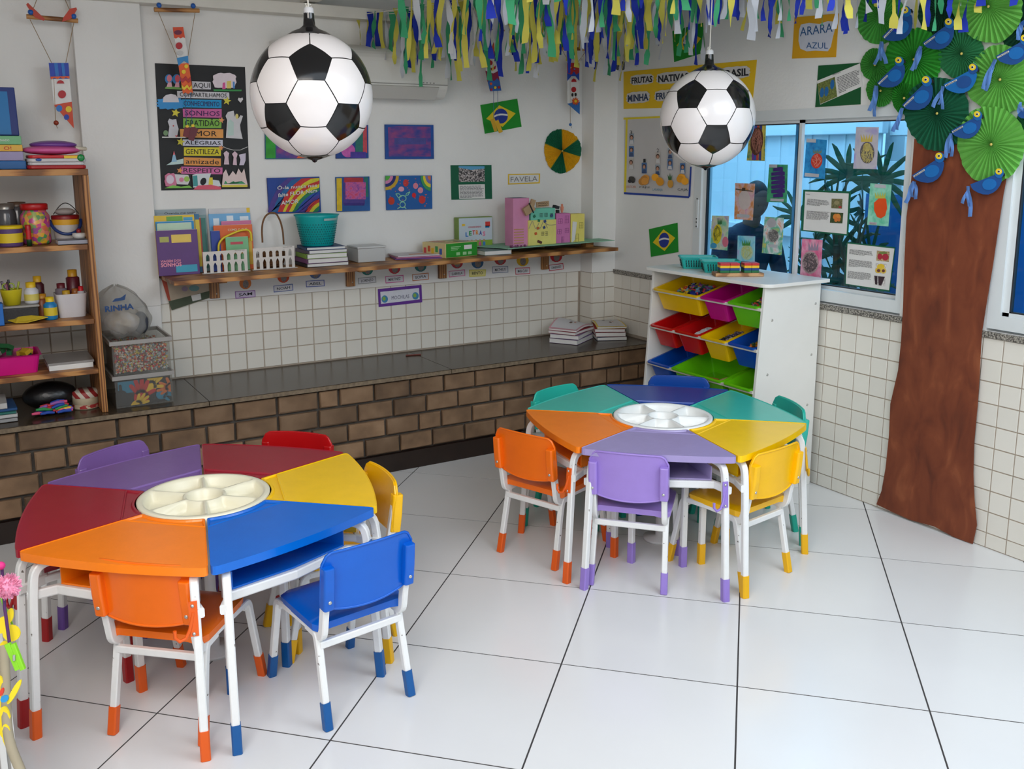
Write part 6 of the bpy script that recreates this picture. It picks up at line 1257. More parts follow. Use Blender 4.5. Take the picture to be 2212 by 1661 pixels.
# ---- white lidded box
wx = onShelf(742, 562).x+0.10; wbx = empty('storage_box', (wx, 2.245, LZ(wx)+0.001), 0, 'low translucent white lidded box on the wall shelf', 'box'); O = Vector((wx, 2.245, LZ(wx)+0.001))
obj('box_body', MB().box(O+Vector((0, 0, 0.04)), (0.17, 0.16, 0.08)), mat('milky_plastic', (190, 190, 188), 0.4), wbx, bev=0.004); obj('lid', MB().box(O+Vector((0, 0, 0.086)), (0.18, 0.17, 0.010)), mat('milky_lid', (204, 204, 202), 0.35), wbx, bev=0.003)
# ---- loose purple folders
px_ = onShelf(869, 560); z = LZ(px_.x)+0.001
for k, (c, lab) in enumerate((((110, 60, 140), 'purple folder of worksheets at the bottom of the pile on the wall shelf'), ((190, 110, 150), 'pink folder of worksheets on the wall shelf'), ((206, 200, 204), 'white worksheet on top of the folders on the wall shelf'))):
    O = Vector((px_.x+0.11, 2.225, z)); M = Matrix.Rotation(R(-14+4*k), 3, 'Z'); o = obj('paper_folder', MB().box(O+Vector((0, 0, 0.004)), (0.30, 0.19, 0.007), M), mat('cover_%d_%d_%d' % c, c, 0.5, noise=0.06, nscale=12), None, lab, 'folder', bev=0.001)
    if k == 2: obj('drawing_line', MB().box(O+M @ Vector((0.02, -0.03, 0.0082)), (0.16, 0.03, 0.001), M), pmat((206, 150, 110)), o)
    z += 0.0085
# ---- yellow and green game box
gA = onShelf(962.7, 554.4); gB = onShelf(1034.3, 547.8); gA.y = 2.07; gz = LZ(gA.x)+0.001; ex = Vector((0.945, 0.18, 0)).normalized(); ey = Vector((-0.30, 0.95, 0)).normalized()
gA = Vector((onY(962.7, 554.4, 2.07).x, 2.07, gz)); L1, L2, Hg = 0.245, 0.20, 0.088; gb = empty('game_box', gA, 0, 'flat yellow board-game box with a green end on the wall shelf', 'game box')
base = [gA, gA+ex*L1, gA+ex*L1+ey*L2, gA+ey*L2]
obj('carton', MB().prism(base, (0, 0, Hg)), mat('pale_yellow_carton', (214, 196, 140), 0.4, noise=0.06, nscale=10), gb, bev=0.002)
nf = -ey; nl = -ex
def face(par, nm, O, u, v, n, u0, v0, u1, v1, m, lift=0.0008): return obj(nm, MB().prism([O+u*u0+v*v0+n*lift, O+u*u1+v*v0+n*lift, O+u*u1+v*v1+n*lift, O+u*u0+v*v1+n*lift], n*0.0005), m, par)
UZ = Vector((0, 0, 1)); nfr = ex.cross(UZ).normalized(); nfr = nfr if nfr.y < 0 else -nfr; nlf = ey.cross(UZ).normalized(); nlf = nlf if nlf.x < 0 else -nlf
face(gb, 'green_end', gA, ex, UZ, nfr, 0.003, 0.003, L1-0.003, Hg-0.003, mat('game_green', (40, 146, 40), 0.4))
face(gb, 'barcode_panel', gA, ex, UZ, nfr, 0.14, 0.045, 0.20, 0.07, WP, 0.0016)
def face_text(par, t, O, u, n, u0, v0, u1, h, m, b=0.0): obj('print', text_on(MB(), t, O+u*u0+UZ*v0+n*0.002, O+u*u1+UZ*v0+n*0.002, h, UZ, n, 0, b), m, par)
pl_ = mat('pale_green_print', (160, 206, 150), 0.5); 
for k in range(3): face(gb, 'print_line', gA, ex, UZ, nfr, 0.04, 0.062-0.009*k, 0.115-0.012*k, 0.066-0.009*k, pl_, 0.0016)
for u0 in (0.08, 0.13, 0.17): face(gb, 'print_block', gA, ex, UZ, nfr, u0, 0.012, u0+0.028, 0.030, pl_, 0.0016)
for k, (v, c) in enumerate(((0.03, (60, 90, 170)), (0.065, (60, 150, 80)), (0.10, (226, 180, 40)), (0.13, (200, 90, 50)), (0.165, (206, 70, 70)))): face(gb, 'side_picture', gA, ey, UZ, nlf, v, 0.02+0.012*(k % 2), v+0.022, 0.055+0.012*(k % 2), pmat(c, 0.5))
topO = gA+UZ*(Hg+0.0006)
for k, (u0, v0, u1, v1, c) in enumerate(((0.02, 0.02, 0.12, 0.09, (206, 170, 90)), (0.13, 0.03, 0.22, 0.08, (150, 140, 130)), (0.03, 0.11, 0.10, 0.18, (196, 120, 80)), (0.12, 0.10, 0.21, 0.17, (170, 170, 120)))): obj('lid_picture', MB().prism([topO+ex*a+ey*b for a, b in ((u0, v0), (u1, v0), (u1, v1), (u0, v1))], (0, 0, 0.0006)), pmat(c, 0.4), gb)
# ---- standing letter game box
lx0, lx1 = onY(990, 500, 2.28).x, onY(1064, 500, 2.28).x; lz = LZ(2.4)+0.001; lt = onY(1027, 469, 2.28).z; lb = empty('game_box', ((lx0+lx1)/2, 2.30, lz), 0, 'upright white and green letter-game box reading LETRAS by the wall', 'game box')
obj('carton', MB().box(((lx0+lx1)/2, 2.308, (lz+lt)/2), (lx1-lx0, 0.056, lt-lz)), mat('olive_green_carton', (120, 150, 60), 0.45, noise=0.05, nscale=10), lb, bev=0.002)
O = Vector((lx0, 2.279, lz)); ux = Vector((1, 0, 0)); nn = Vector((0, -1, 0)); wl, hl_ = lx1-lx0, lt-lz
face(lb, 'front_sky', O, ux, UZ, nn, 0.004, hl_*0.34, wl-0.004, hl_-0.004, mat('pale_sky_print', (196, 208, 216), 0.4)); face(lb, 'front_grass', O, ux, UZ, nn, 0.004, 0.004, wl-0.004, hl_*0.34, mat('grass_print', (140, 176, 60), 0.4))
for k, (ch, c) in enumerate(zip('LETRAS', ((30, 110, 190), (40, 150, 80), (206, 60, 60), (226, 140, 40), (60, 80, 160), (226, 130, 160)))): face_text(lb, ch, O, ux, nn, wl*(0.20+0.10*k), hl_*(0.46+0.05*math.sin(PI*k/5)), wl*(0.28+0.10*k), 0.026, pmat(c, 0.4), 0.04)
face_text(lb, 'CONHECENDO', O, ux, nn, wl*0.28, hl_*0.70, wl*0.66, 0.010, pmat((190, 80, 90), 0.4), 0.03)
face(lb, 'tag_print', O, ux, UZ, nn, wl*0.1, hl_*0.76, wl*0.19, hl_*0.82, pmat((230, 190, 50), 0.4), 0.0016); face(lb, 'badge_print', O, ux, UZ, nn, wl*0.78, hl_*0.72, wl*0.92, hl_*0.86, pmat((206, 60, 50), 0.4), 0.0016); face(lb, 'badge_print', O, ux, UZ, nn, wl*0.78, hl_*0.68, wl*0.90, hl_*0.74, pmat((40, 130, 190), 0.4), 0.0016)
for k, c in enumerate(((90, 60, 50), (200, 110, 60), (70, 110, 70), (206, 90, 140), (60, 130, 190))):
    x = wl*(0.26+0.12*k); obj('child_print', MB().ball(O+Vector((x, -0.0015, hl_*0.33)), 0.008, 8, 5, (1, 0.1, 1)), pmat((196, 150, 120), 0.5), lb); face(lb, 'child_print', O, ux, UZ, nn, x-0.009, hl_*0.12, x+0.009, hl_*0.29, pmat(c, 0.5), 0.0014)
# ---- grey book lying down and mint board with the cardboard houses
bx = onY(1064, 545, 2.12).x; z = LZ(bx)+0.001; o = empty('book', (bx, 2.13, z), 0, 'thick grey-covered book lying on the wall shelf beside the game boxes', 'book')
obj('pages', MB().box((bx, 2.13, z+0.014), (0.185, 0.16, 0.022)), WP, o); obj('cover', MB().box((bx, 2.13, z+0.027), (0.19, 0.165, 0.003)).box((bx, 2.13, z+0.0015), (0.19, 0.165, 0.003)), mat('grey_cover', (110, 130, 130), 0.5, noise=0.1, nscale=20), o)
mz = LZ(3.0)+0.030
mx0 = onY(1096, 536, 2.03).x; mo = obj('mint_board', MB().prism([(mx0, 2.02, mz), (3.335, 2.03, mz+0.012), (3.33, 2.20, mz+0.012), (3.27, 2.21, mz+0.01), (3.27, 2.33, mz+0.008), (mx0-0.14, 2.33, mz), (mx0-0.02, 2.12, mz)], (0, 0, 0.004)), mat('mint_card', (140, 190, 160), 0.7, noise=0.03, nscale=12), None, 'mint green card base of the cardboard houses on the wall shelf', 'board')
for x, y in ((mx0+0.05, 2.14), (3.20, 2.15), (2.9, 2.28)): obj('prop_block', MB().box((x, y, (LZ(x)+mz)/2), (0.06, 0.06, mz-LZ(x)-0.001)), M_PINE, mo)
mz += 0.006
def house(name, x0, x1, yt, Y, dep, c, label, roof=None):
    A, B = onY(x0, 500, Y).x, onY(x1, 500, Y).x; zt = onY((x0+x1)/2, yt, Y).z; root = empty(name, ((A+B)/2, Y+dep/2, mz), 0, label, 'paper house', 'cardboard houses on the wall shelf')
    obj('carton', MB().box(((A+B)/2, Y+dep/2, (mz+zt)/2), (B-A, dep, zt-mz)), mat('card_%d_%d_%d' % c, c, 0.7, noise=0.05, nscale=15), root, bev=0.001); return root, A, B, zt
def hwin(root, A, B, zt, Y, wins, c=(60, 50, 56)):
    for u, v, w, h in wins:
        x, z = A+(B-A)*u, mz+(zt-mz)*v; hw, hh = (B-A)*w/2, (zt-mz)*h/2; m_ = pmat(c)
        obj('drawn_window', MB().tube([(x-hw, Y-0.001, z-hh), (x+hw, Y-0.001, z-hh), (x+hw, Y-0.001, z+hh), (x-hw, Y-0.001, z+hh)], 0.0011, 4, closed=True).tube([(x, Y-0.001, z-hh), (x, Y-0.001, z+hh)], 0.0009, 4).tube([(x-hw, Y-0.001, z), (x+hw, Y-0.001, z)], 0.0009, 4), m_, root)
hY = 2.10
r, A, B, zt = house('paper_house', 1108.5, 1143, 428, hY, 0.10, (214, 140, 176), 'tall pink cardboard tower on the mint board')
for k in range(6): obj('straw_rung', MB().box((A+(B-A)*0.35, hY-0.002, mz+0.02+0.017*k), ((B-A)*0.6, 0.003, 0.006)), pmat((196, 150, 100)), r)
obj('top_opening', MB().box(((A+B)/2, hY+0.05, zt+0.0006), ((B-A)*0.8, 0.08, 0.001)), pmat((90, 80, 110)), r)
r, A, B, zt = house('paper_house', 1141.5, 1201.5, 475, hY-0.01, 0.08, (226, 214, 120), 'wide yellow cardboard house with a turquoise upper storey')
zt2 = onY(1172, 450, hY-0.01).z; obj('upper_storey', MB().box(((A+B)/2+0.006, hY+0.03, (zt+zt2)/2), ((B-A)*0.86, 0.076, zt2-zt)), mat('card_mint', (110, 196, 170), 0.7, noise=0.05, nscale=15), r, bev=0.001)
hwin(r, A, B, zt, hY-0.01, [(0.5, 0.45, 0.09, 0.14), (0.64, 0.45, 0.09, 0.16)]); hwin(r, A, B, zt2, hY-0.012, [(0.45, 0.82, 0.1, 0.1), (0.62, 0.82, 0.1, 0.1), (0.82, 0.8, 0.1, 0.1)])
for u, v, c in ((0.2, 1.16, (30, 110, 80)), (0.36, 0.98, (30, 120, 80)), (0.58, 0.94, (40, 70, 130)), (0.55, 0.70, (50, 70, 120)), (0.33, 0.68, (196, 100, 40)), (0.25, 0.47, (206, 90, 40)), (0.39, 0.13, (90, 50, 40)), (0.82, 1.16, (50, 80, 120))):
    obj('glued_scrap', MB().box((A+(B-A)*u, hY-0.014, mz+(zt-mz)*v), (0.016, 0.003, 0.016 if u != 0.39 else 0.034), Matrix.Rotation(u*5, 3, 'Y')), pmat(c), r)
rg = random.Random(8); 
for k in range(3): obj('wire', MB().tube(smooth_path([(A+(B-A)*(0.0+0.3*k+0.12*j), hY-0.016, mz+(zt-mz)*(0.8+0.22*rg.uniform(-1, 1))) for j in range(4)], 0.01, 3), 0.0012, 4), pmat((120, 110, 150)), r)
cb = onY(1142, 452, hY-0.03); obj('cardboard_piece', MB().box(cb, (0.075, 0.02, 0.05), Matrix.Rotation(-0.5, 3, 'Y')).box(cb+Vector((0.028, 0.004, 0.032)), (0.03, 0.016, 0.055), Matrix.Rotation(0.35, 3, 'Y')), pmat((176, 146, 110)), r); obj('black_strap', MB().box(cb+Vector((0.012, -0.012, 0.008)), (0.008, 0.002, 0.07), Matrix.Rotation(-0.5, 3, 'Y')), INK, r)
sg_ = onY(1172, 441, hY+0.0); obj('roof_sign', MB().box(sg_, (0.095, 0.004, 0.034), Matrix.Rotation(-0.06, 3, 'Y')), pmat((170, 140, 106)), r)
for k in range(2): obj('sign_scrawl', MB().tube([sg_+Vector((-0.035+0.007*i, -0.004, 0.006-0.014*k+(0.004 if i % 2 else -0.003))) for i in range(11)], 0.001, 4), INK, r)
bk_ = onY(1201, 447, hY+0.01); obj('black_tank', MB().box(bk_, (0.034, 0.03, 0.018), Matrix.Rotation(0.3, 3, 'Y')).box(bk_+Vector((0.012, 0, -0.028)), (0.016, 0.02, 0.02)), pmat((36, 36, 44)), r)
r, A, B, zt = house('paper_house', 1201.5, 1231.5, 461, hY, 0.07, (208, 120, 176), 'narrow pink cardboard house on the mint board'); hwin(r, A, B, zt, hY, [(0.28, 0.75, 0.3, 0.15), (0.75, 0.80, 0.25, 0.24), (0.22, 0.40, 0.26, 0.15), (0.76, 0.43, 0.26, 0.15), (0.46, 0.12, 0.18, 0.22)], (120, 50, 110))
fg = onY(1214, 449, hY+0.03); obj('orange_figure', MB().ball(fg+Vector((0, 0, 0.018)), 0.008, 8, 6).lathe([(0.006, -0.03), (0.010, -0.01), (0.011, 0.008), (0.003, 0.012)], 10, fg), pmat((226, 140, 110)), r)
r, A, B, zt = house('paper_house', 1233, 1262.5, 462, hY, 0.07, (230, 214, 110), 'narrow yellow cardboard house at the right end of the mint board'); hwin(r, A, B, zt, hY, [(0.75, 0.60, 0.26, 0.2), (0.45, 0.16, 0.22, 0.3)], (110, 100, 50))
obj('white_slide', MB().prism([(A+0.005, hY-0.004, mz), (A+0.03, hY-0.004, mz+0.02), (A+0.045, hY-0.004, mz+(zt-mz)*0.72), (A+0.012, hY-0.004, mz+(zt-mz)*0.75)], (0, 0.003, 0)), WP, r)
mb = MB(); fp = onZ(1105, 530, mz)
for k in range(14): mb.ball(Vector((mx0+0.03+rg.uniform(0, 0.12), 2.05+rg.uniform(-0.015, 0.02), mz+0.006)), rg.uniform(0.004, 0.009), 6, 4)
obj('glued_beads', mb, pmat((120, 60, 100)), mo, kind='stuff')
# ---- open book hanging behind the left end of the shelf
hb_ = sheet('hanging_book', BW, Z([(105, 830), (590, 830), (585, 1075), (225, 1195)], 320, 400, 4.424), mat('beige_cover', (176, 160, 140), 0.6, noise=0.05, nscale=12), 'open beige book with a dark green lower band hanging behind the left shelf end', 'book', o=0.004, t=0.010)
decal('red_spine', hb_, BW, Z([(105, 830), (160, 830), (215, 1105), (190, 1100)], 320, 400, 4.424), pmat((170, 70, 50)), base=0.0145); decal('green_band', hb_, BW, Z([(195, 1110), (585, 1010), (585, 1075), (225, 1195)], 320, 400, 4.424), pmat((70, 80, 60)), base=0.0145); decal('price_label', hb_, BW, Z([(410, 1055), (500, 1035), (508, 1090), (425, 1110)], 320, 400, 4.424), WP, base=0.0148)
decal('animal_print', hb_, BW, Z(ell(440, 985, 50, 28), 320, 400, 4.424), pmat((110, 150, 150)), base=0.0148); decal('animal_print', hb_, BW, Z(ell(350, 990, 30, 24), 320, 400, 4.424), pmat((150, 130, 150)), base=0.0148)

# ================================================================== THINGS IN AND ON THE WOODEN SHELVING
def sx_(x, y, Y): return onY(x, y, Y)
ST = SZ1+0.001
def slab(name, x, Y, z, w, d, h, c, label, cat='book', rz=0, pages=True, group=None):
    root = empty(name, (x, Y, z), 0, label, cat, group); O = Vector((x, Y, z)); M = Matrix.Rotation(R(rz), 3, 'Z'); m = mat('cover_%d_%d_%d' % c, c, 0.5, noise=0.06, nscale=12)
    if pages: obj('pages', MB().box(O+M @ Vector((0, 0.004, h/2)), (w-0.006, d-0.006, h-0.004), M), WP, root); obj('cover', MB().box(O+M @ Vector((0, 0, h-0.0012)), (w, d, 0.0024), M).box(O+M @ Vector((0, 0, 0.0012)), (w, d, 0.0024), M).box(O+M @ Vector((0, -d/2+0.001, h/2)), (w, 0.002, h), M), m, root)
    else: obj('carton', MB().box(O+Vector((0, 0, h/2)), (w, d, h), M), m, root, bev=0.003)
    return root
xr = onY(50, 330, 1.87).x
z = ST
for h, c, lab, dx in ((0.037, (26, 96, 160), 'blue box at the bottom of the stack on top of the shelving', 0.008), (0.040, (150, 140, 176), 'lilac box in the stack on top of the shelving', 0), (0.028, (214, 166, 60), 'amber box in the stack on top of the shelving', 0), (0.038, (110, 170, 120), 'green box under the blue folder on top of the shelving', -0.002)):
    b_ = slab('game_box', xr-0.15+dx, 1.99, z, 0.30, 0.24, h, c, lab, 'game box', pages=False, group='boxes stacked on the shelving'); 
    if 'amber' in lab: obj('lettering', text_on(MB(), 'O!', (xr-0.075, 1.868, z+0.006), (xr-0.045, 1.868, z+0.006), 0.015, (0, 0, 1), (0, -1, 0), 0), pmat((190, 30, 40)), b_)
    if 'green' in lab: obj('lettering', text_on(MB(), 'COMPLETANDO', (xr-0.13, 1.868, z+0.014), (xr-0.05, 1.868, z+0.014), 0.009, (0, 0, 1), (0, -1, 0), 0), WP, b_)
    z += h+0.001
Mf = Matrix.Rotation(R(-9), 3, 'X'); O = Vector((xr-0.155, 1.92, z)); fo = empty('folder', O, 0, 'large blue folder leaning on top of the box stack', 'folder'); hf = 0.215
obj('frame', MB().box(O+Mf @ Vector((0, 0, hf/2)), (0.30, 0.016, hf), Mf), mat('dark_blue_edge', (14, 40, 110), 0.5), fo, bev=0.004); obj('panel', MB().box(O+Mf @ Vector((-0.012, -0.0085, hf/2-0.008)), (0.262, 0.003, hf-0.024), Mf), mat('mid_blue_panel', (14, 108, 168), 0.5), fo)
slab('pencil_case', xr-0.20, 1.832, ST, 0.17, 0.045, 0.03, (176, 30, 120), 'magenta pencil case at the left end of the shelving top', 'pencil case', pages=False)
# toy laptops
cx_ = onY(118, 350, 1.92).x; z = ST
for k, (c, lab) in enumerate((((176, 22, 30), 'red and white toy laptop at the bottom of the pile on the shelving'), ((196, 28, 36), 'red and white toy laptop with a green button in the pile on the shelving'))):
    tl_ = empty('toy_laptop', (cx_, 1.93, z), 0, lab, 'toy', 'toy laptops on the shelving'); O = Vector((cx_+0.003*k, 1.93, z))
    obj('lower_shell', MB().prism([(O.x+x, O.y+y, z) for x, y in fillet([(-0.12, -0.09), (0.125, -0.09), (0.125, 0.09), (-0.12, 0.09)], 0.03, 4)], (0, 0, 0.016)), plastic((196, 194, 196) if k else c, 0.35), tl_, bev=0.004); obj('upper_shell', MB().prism([(O.x+x, O.y+y, z+0.0165) for x, y in fillet([(-0.115, -0.085), (0.12, -0.085), (0.12, 0.085), (-0.115, 0.085)], 0.03, 4)], (0, 0, 0.014)), plastic(c if k else (204, 202, 204), 0.35), tl_, bev=0.004)
    if k: obj('green_button', MB().lathe([(0.016, 0), (0.016, 0.005), (0.01, 0.008), (0.001, 0.009)], 16, (O.x+0.10, O.y-0.086, z+0.018), Matrix.Rotation(PI/2, 3, 'X')), plastic((10, 130, 60), 0.3), tl_); obj('yellow_band', MB().box((O.x+0.06, O.y-0.086, z+0.022), (0.06, 0.006, 0.012)), plastic((230, 190, 30), 0.3), tl_); obj('blue_badge', MB().ball((O.x-0.075, O.y-0.09, z+0.01), 0.013, 10, 6, (1, 0.3, 0.5)), plastic((30, 80, 160), 0.3), tl_)
    z += 0.031
pt = empty('toy_handbag', (cx_-0.005, 1.93, z), 0, 'rounded pink and purple toy laptop on top of the pile on the shelving', 'toy'); O = Vector((cx_-0.008, 1.93, z))
obj('pink_shell', MB().ball(O+Vector((0, 0, 0.022)), 0.125, 28, 12, (1, 0.7, 0.18)), plastic((206, 90, 150), 0.35), pt); obj('purple_lid', MB().ball(O+Vector((0.01, 0.0, 0.046)), 0.10, 28, 12, (1, 0.66, 0.19)), plastic((110, 60, 140), 0.35), pt); obj('handle', MB().tube([O+Vector((0.10, -0.03, 0.03)), O+Vector((0.14, -0.035, 0.028)), O+Vector((0.145, 0.03, 0.028)), O+Vector((0.10, 0.03, 0.03))], 0.009, 8), plastic((200, 190, 170), 0.4), pt)
# bay 1
Z1 = SHZ[0]+0.001
def jar(name, x, Y, z, prof, m, label, cat, parts=(), n=26):
    root = empty(name, (x, Y, z), 0, label, cat); obj('jar_body', MB().lathe(prof, n, (x, Y, z)), m, root)
    for nm, pr, mm in parts: obj(nm, MB().lathe(pr, n, (x, Y, z)), mm, root)
    return root
jx = onY(77, 480, 1.93).x
confetti = ramp_mat('confetti_shapes', [(0.0, (30, 60, 130)), (0.2, (206, 60, 130)), (0.4, (230, 180, 40)), (0.55, (60, 150, 90)), (0.7, (220, 110, 50)), (0.85, (150, 60, 150)), (1.0, (40, 110, 170))], 'CELL', 60, 0.25)
jar('craft_jar', jx, 1.95, Z1, [(0.001, 0.0), (0.055, 0.0), (0.062, 0.01), (0.062, 0.13), (0.050, 0.15), (0.050, 0.16), (0.001, 0.16)], confetti, 'clear jar of bright foam shapes with a red lid on the shelving', 'jar', [('lid', [(0.001, 0.158), (0.058, 0.158), (0.058, 0.182), (0.054, 0.186), (0.001, 0.186)], plastic((176, 20, 24), 0.35))])
gx = onY(62, 510, 1.86).x; jar('glue_stick', gx, 1.862, Z1, [(0.001, 0), (0.011, 0), (0.011, 0.03)], plastic((20, 60, 30), 0.4), 'red glue stick standing on the shelving', 'glue stick', [('red_tube', [(0.0112, 0.03), (0.0112, 0.07)], plastic((190, 20, 30), 0.35)), ('cap', [(0.012, 0.07), (0.012, 0.092), (0.01, 0.095), (0.001, 0.095)], plastic((170, 16, 24), 0.35))], 14)
px = onY(20, 500, 1.88).x; jar('paint_tub', px, 1.885, Z1, [(0.001, 0), (0.050, 0), (0.052, 0.005), (0.054, 0.085)], plastic((86, 60, 110), 0.4), 'purple and yellow tub with a yellow lid on the shelving', 'tub', [('label_band', [(0.0535, 0.018), (0.0548, 0.06)], plastic((216, 186, 30), 0.4)), ('lid', [(0.001, 0.094), (0.056, 0.094), (0.058, 0.082), (0.055, 0.08)], plastic((222, 190, 20), 0.35))])
px = onY(10, 440, 2.0).x; jar('glass_jar', px, 2.02, Z1, [(0.001, 0), (0.04, 0), (0.045, 0.01), (0.045, 0.14), (0.036, 0.16)], mat('smoky_jar', (80, 80, 84), 0.15), 'dark glass jar with a metal lid behind the tub', 'jar', [('lid', [(0.038, 0.16), (0.038, 0.185), (0.001, 0.187)], mat('tin_lid', (150, 146, 140), 0.3, 0.7))])
px = onY(34, 440, 2.03).x; jar('glass_jar', px+0.005, 2.06, Z1, [(0.001, 0), (0.04, 0), (0.045, 0.01), (0.045, 0.15), (0.036, 0.17)], mat('smoky_jar', (80, 80, 84), 0.15), 'dark glass jar with pens behind the jar of foam shapes', 'jar', [('lid', [(0.038, 0.17), (0.038, 0.19), (0.001, 0.192)], mat('brown_lid', (90, 70, 56), 0.4))])
bx = onY(143, 490, 1.95).x; bk_ = jar('toy_bucket', bx, 1.96, Z1, [(0.001, 0), (0.046, 0), (0.050, 0.01), (0.058, 0.10)], plastic((196, 190, 186), 0.4), 'small printed bucket with yellow band and dark red lid on the shelving', 'bucket', [('yellow_band', [(0.0575, 0.085), (0.0595, 0.112)], plastic((216, 160, 30), 0.4)), ('lid', [(0.06, 0.11), (0.061, 0.124), (0.058, 0.128), (0.001, 0.128)], plastic((130, 16, 24), 0.4))])
obj('blue_handle', MB().tube([Vector((bx+0.066*math.cos(a), 1.96+0.066*math.sin(a)*0.9, Z1+0.105-0.055*math.sin((a+PI)/1.0 if False else 0) - 0.062*math.sin(PI*i/16)))for i, a in enumerate([PI+PI*i/16 for i in range(17)])], 0.007, 8), plastic((20, 50, 110), 0.35), bk_)
obj('wire_handle', MB().tube([Vector((bx-0.055+0.11*i/12+0.01, 2.0, Z1+0.13+0.052*math.sin(PI*i/12))) for i in range(13)], 0.0022, 6), mat('dark_wire', (60, 56, 54), 0.4, 0.6), bk_)
obj('cloth_heap', MB().ball((bx+0.005, 1.99, Z1+0.142), 0.045, 14, 8, (1, 0.8, 0.4)), mat('grey_cloth', (170, 164, 160), 0.9, bump=0.3, bscale=40), bk_)
nx = onY(155, 518, 1.86).x; slab('notebook', nx, 1.885, Z1, 0.125, 0.13, 0.022, (150, 150, 160), 'grey notebook lying at the right end of the upper shelf bay', 'book'); tx = onY(169, 485, 1.87).x
jar('tape_dispenser', tx, 1.872, Z1+0.024, [(0.001, 0), (0.024, 0), (0.030, 0.012), (0.028, 0.024), (0.001, 0.026)], plastic((206, 204, 200), 0.4), 'round white pot with a red knob on the grey notebook', 'pot', [('red_knob', [(0.001, 0.024), (0.009, 0.024), (0.011, 0.036), (0.006, 0.044), (0.001, 0.045)], plastic((140, 20, 30), 0.4))])
# bay 2
Z2 = SHZ[1]+0.001
sbx = onY(40, 660, 1.93).x; sb = empty('lidded_box', (sbx, 1.95, Z2), 0, 'clear lidded box of dark pieces under the flowerpot on the shelving', 'box'); obj('box_body', MB().box((sbx, 1.95, Z2+0.033), (0.155, 0.15, 0.066)), mat('dark_sequins', (36, 34, 34), 0.3, noise=0.6, nscale=220), sb, bev=0.004); obj('lid', MB().box((sbx, 1.95, Z2+0.072), (0.165, 0.16, 0.010)), mat('grey_lid', (150, 146, 142), 0.35), sb, bev=0.003)
fpx = onY(22, 610, 1.92).x; fp_ = jar('pencil_pot', fpx, 1.925, Z2+0.078, [(0.001, 0), (0.034, 0), (0.046, 0.07), (0.047, 0.072), (0.042, 0.072), (0.032, 0.01), (0.001, 0.01)], plastic((206, 190, 30), 0.4), 'yellow flowerpot full of scissors and pens on the shelving', 'pot')
rg = random.Random(12)
for k, c in enumerate(((30, 30, 34), (150, 90, 110), (160, 170, 60), (40, 40, 44), (60, 30, 40), (120, 110, 120))): a = rg.uniform(0, 6.28); obj('pen', MB().tube([(fpx+0.012*math.cos(a), 1.925+0.012*math.sin(a), Z2+0.09), (fpx+0.036*math.cos(a), 1.925+0.03*math.sin(a), Z2+0.175+0.02*rg.random())], 0.005, 7), pmat(c, 0.4), fp_)
for s in (-1, 1): obj('scissor_loop', MB().tube([Vector((fpx-0.01+0.012*s+0.012*math.cos(a), 1.905, Z2+0.165+0.014*math.sin(a))) for a in [2*PI*i/12 for i in range(12)]], 0.0035, 6, closed=True), pmat((150, 170, 60), 0.4), fp_)
gx = onY(65, 605, 1.92).x; jar('glue_bottle', gx, 1.925, Z2+0.078, [(0.001, 0), (0.028, 0), (0.031, 0.008), (0.031, 0.06), (0.02, 0.074), (0.018, 0.078)], plastic((200, 200, 204), 0.4), 'white glue bottle with a yellow cap beside the flowerpot', 'bottle', [('cap', [(0.021, 0.074), (0.021, 0.098), (0.001, 0.10)], plastic((220, 180, 30), 0.4)), ('label_band', [(0.0315, 0.015), (0.0315, 0.045)], plastic((206, 190, 90), 0.5))])
gx = onY(79, 590, 2.02).x; jar('glue_bottle', gx, 2.03, Z2, [(0.001, 0), (0.026, 0), (0.028, 0.15), (0.015, 0.165)], plastic((70, 20, 30), 0.4), 'dark red bottle with a yellow cap behind the glue', 'bottle', [('cap', [(0.018, 0.163), (0.018, 0.19), (0.001, 0.192)], plastic((206, 160, 30), 0.4))])
gx = onY(90, 640, 1.93).x; jar('paint_bottle', gx, 1.95, Z2, [(0.001, 0), (0.022, 0), (0.024, 0.01), (0.024, 0.085), (0.014, 0.095)], plastic((150, 84, 50), 0.4), 'orange-brown paint bottle on the middle shelf bay', 'bottle', [('cap', [(0.02, 0.094), (0.02, 0.115), (0.001, 0.116)], plastic((190, 130, 30), 0.4))])
gx = onY(107, 645, 1.89).x; jar('paint_bottle', gx, 1.893, Z2, [(0.001, 0), (0.027, 0), (0.029, 0.008), (0.029, 0.07), (0.018, 0.082), (0.016, 0.086)], plastic((20, 120, 176), 0.35), 'bright blue paint bottle with a yellow label and cap', 'bottle', [('label_band', [(0.0295, 0.02), (0.0295, 0.058)], plastic((216, 190, 40), 0.45)), ('cap', [(0.018, 0.084), (0.018, 0.104), (0.012, 0.107), (0.001, 0.107)], plastic((222, 190, 30), 0.35))])
tx0, tx1 = onY(122, 660, 1.90).x, onY(190, 660, 1.90).x; tcx = (tx0+tx1)/2; tub = empty('plastic_tub', (tcx, 1.95, Z2), 0, 'white plastic tub full of paint pots on the shelving', 'tub')
def rr(w, d, z, r): return [Vector((tcx+x, 1.955+y, z)) for x, y in fillet([(-w/2, -d/2), (w/2, -d/2), (w/2, d/2), (-w/2, d/2)], r, 4)]
mb = MB(); a_, b_, c_, d_ = rr(0.115, 0.11, Z2, 0.025), rr(0.138, 0.135, Z2+0.112, 0.03), rr(0.130, 0.127, Z2+0.112, 0.028), rr(0.107, 0.10, Z2+0.004, 0.022); n = len(a_); F = [(i, (i+1) % n, n+(i+1) % n, n+i) for i in range(n)]
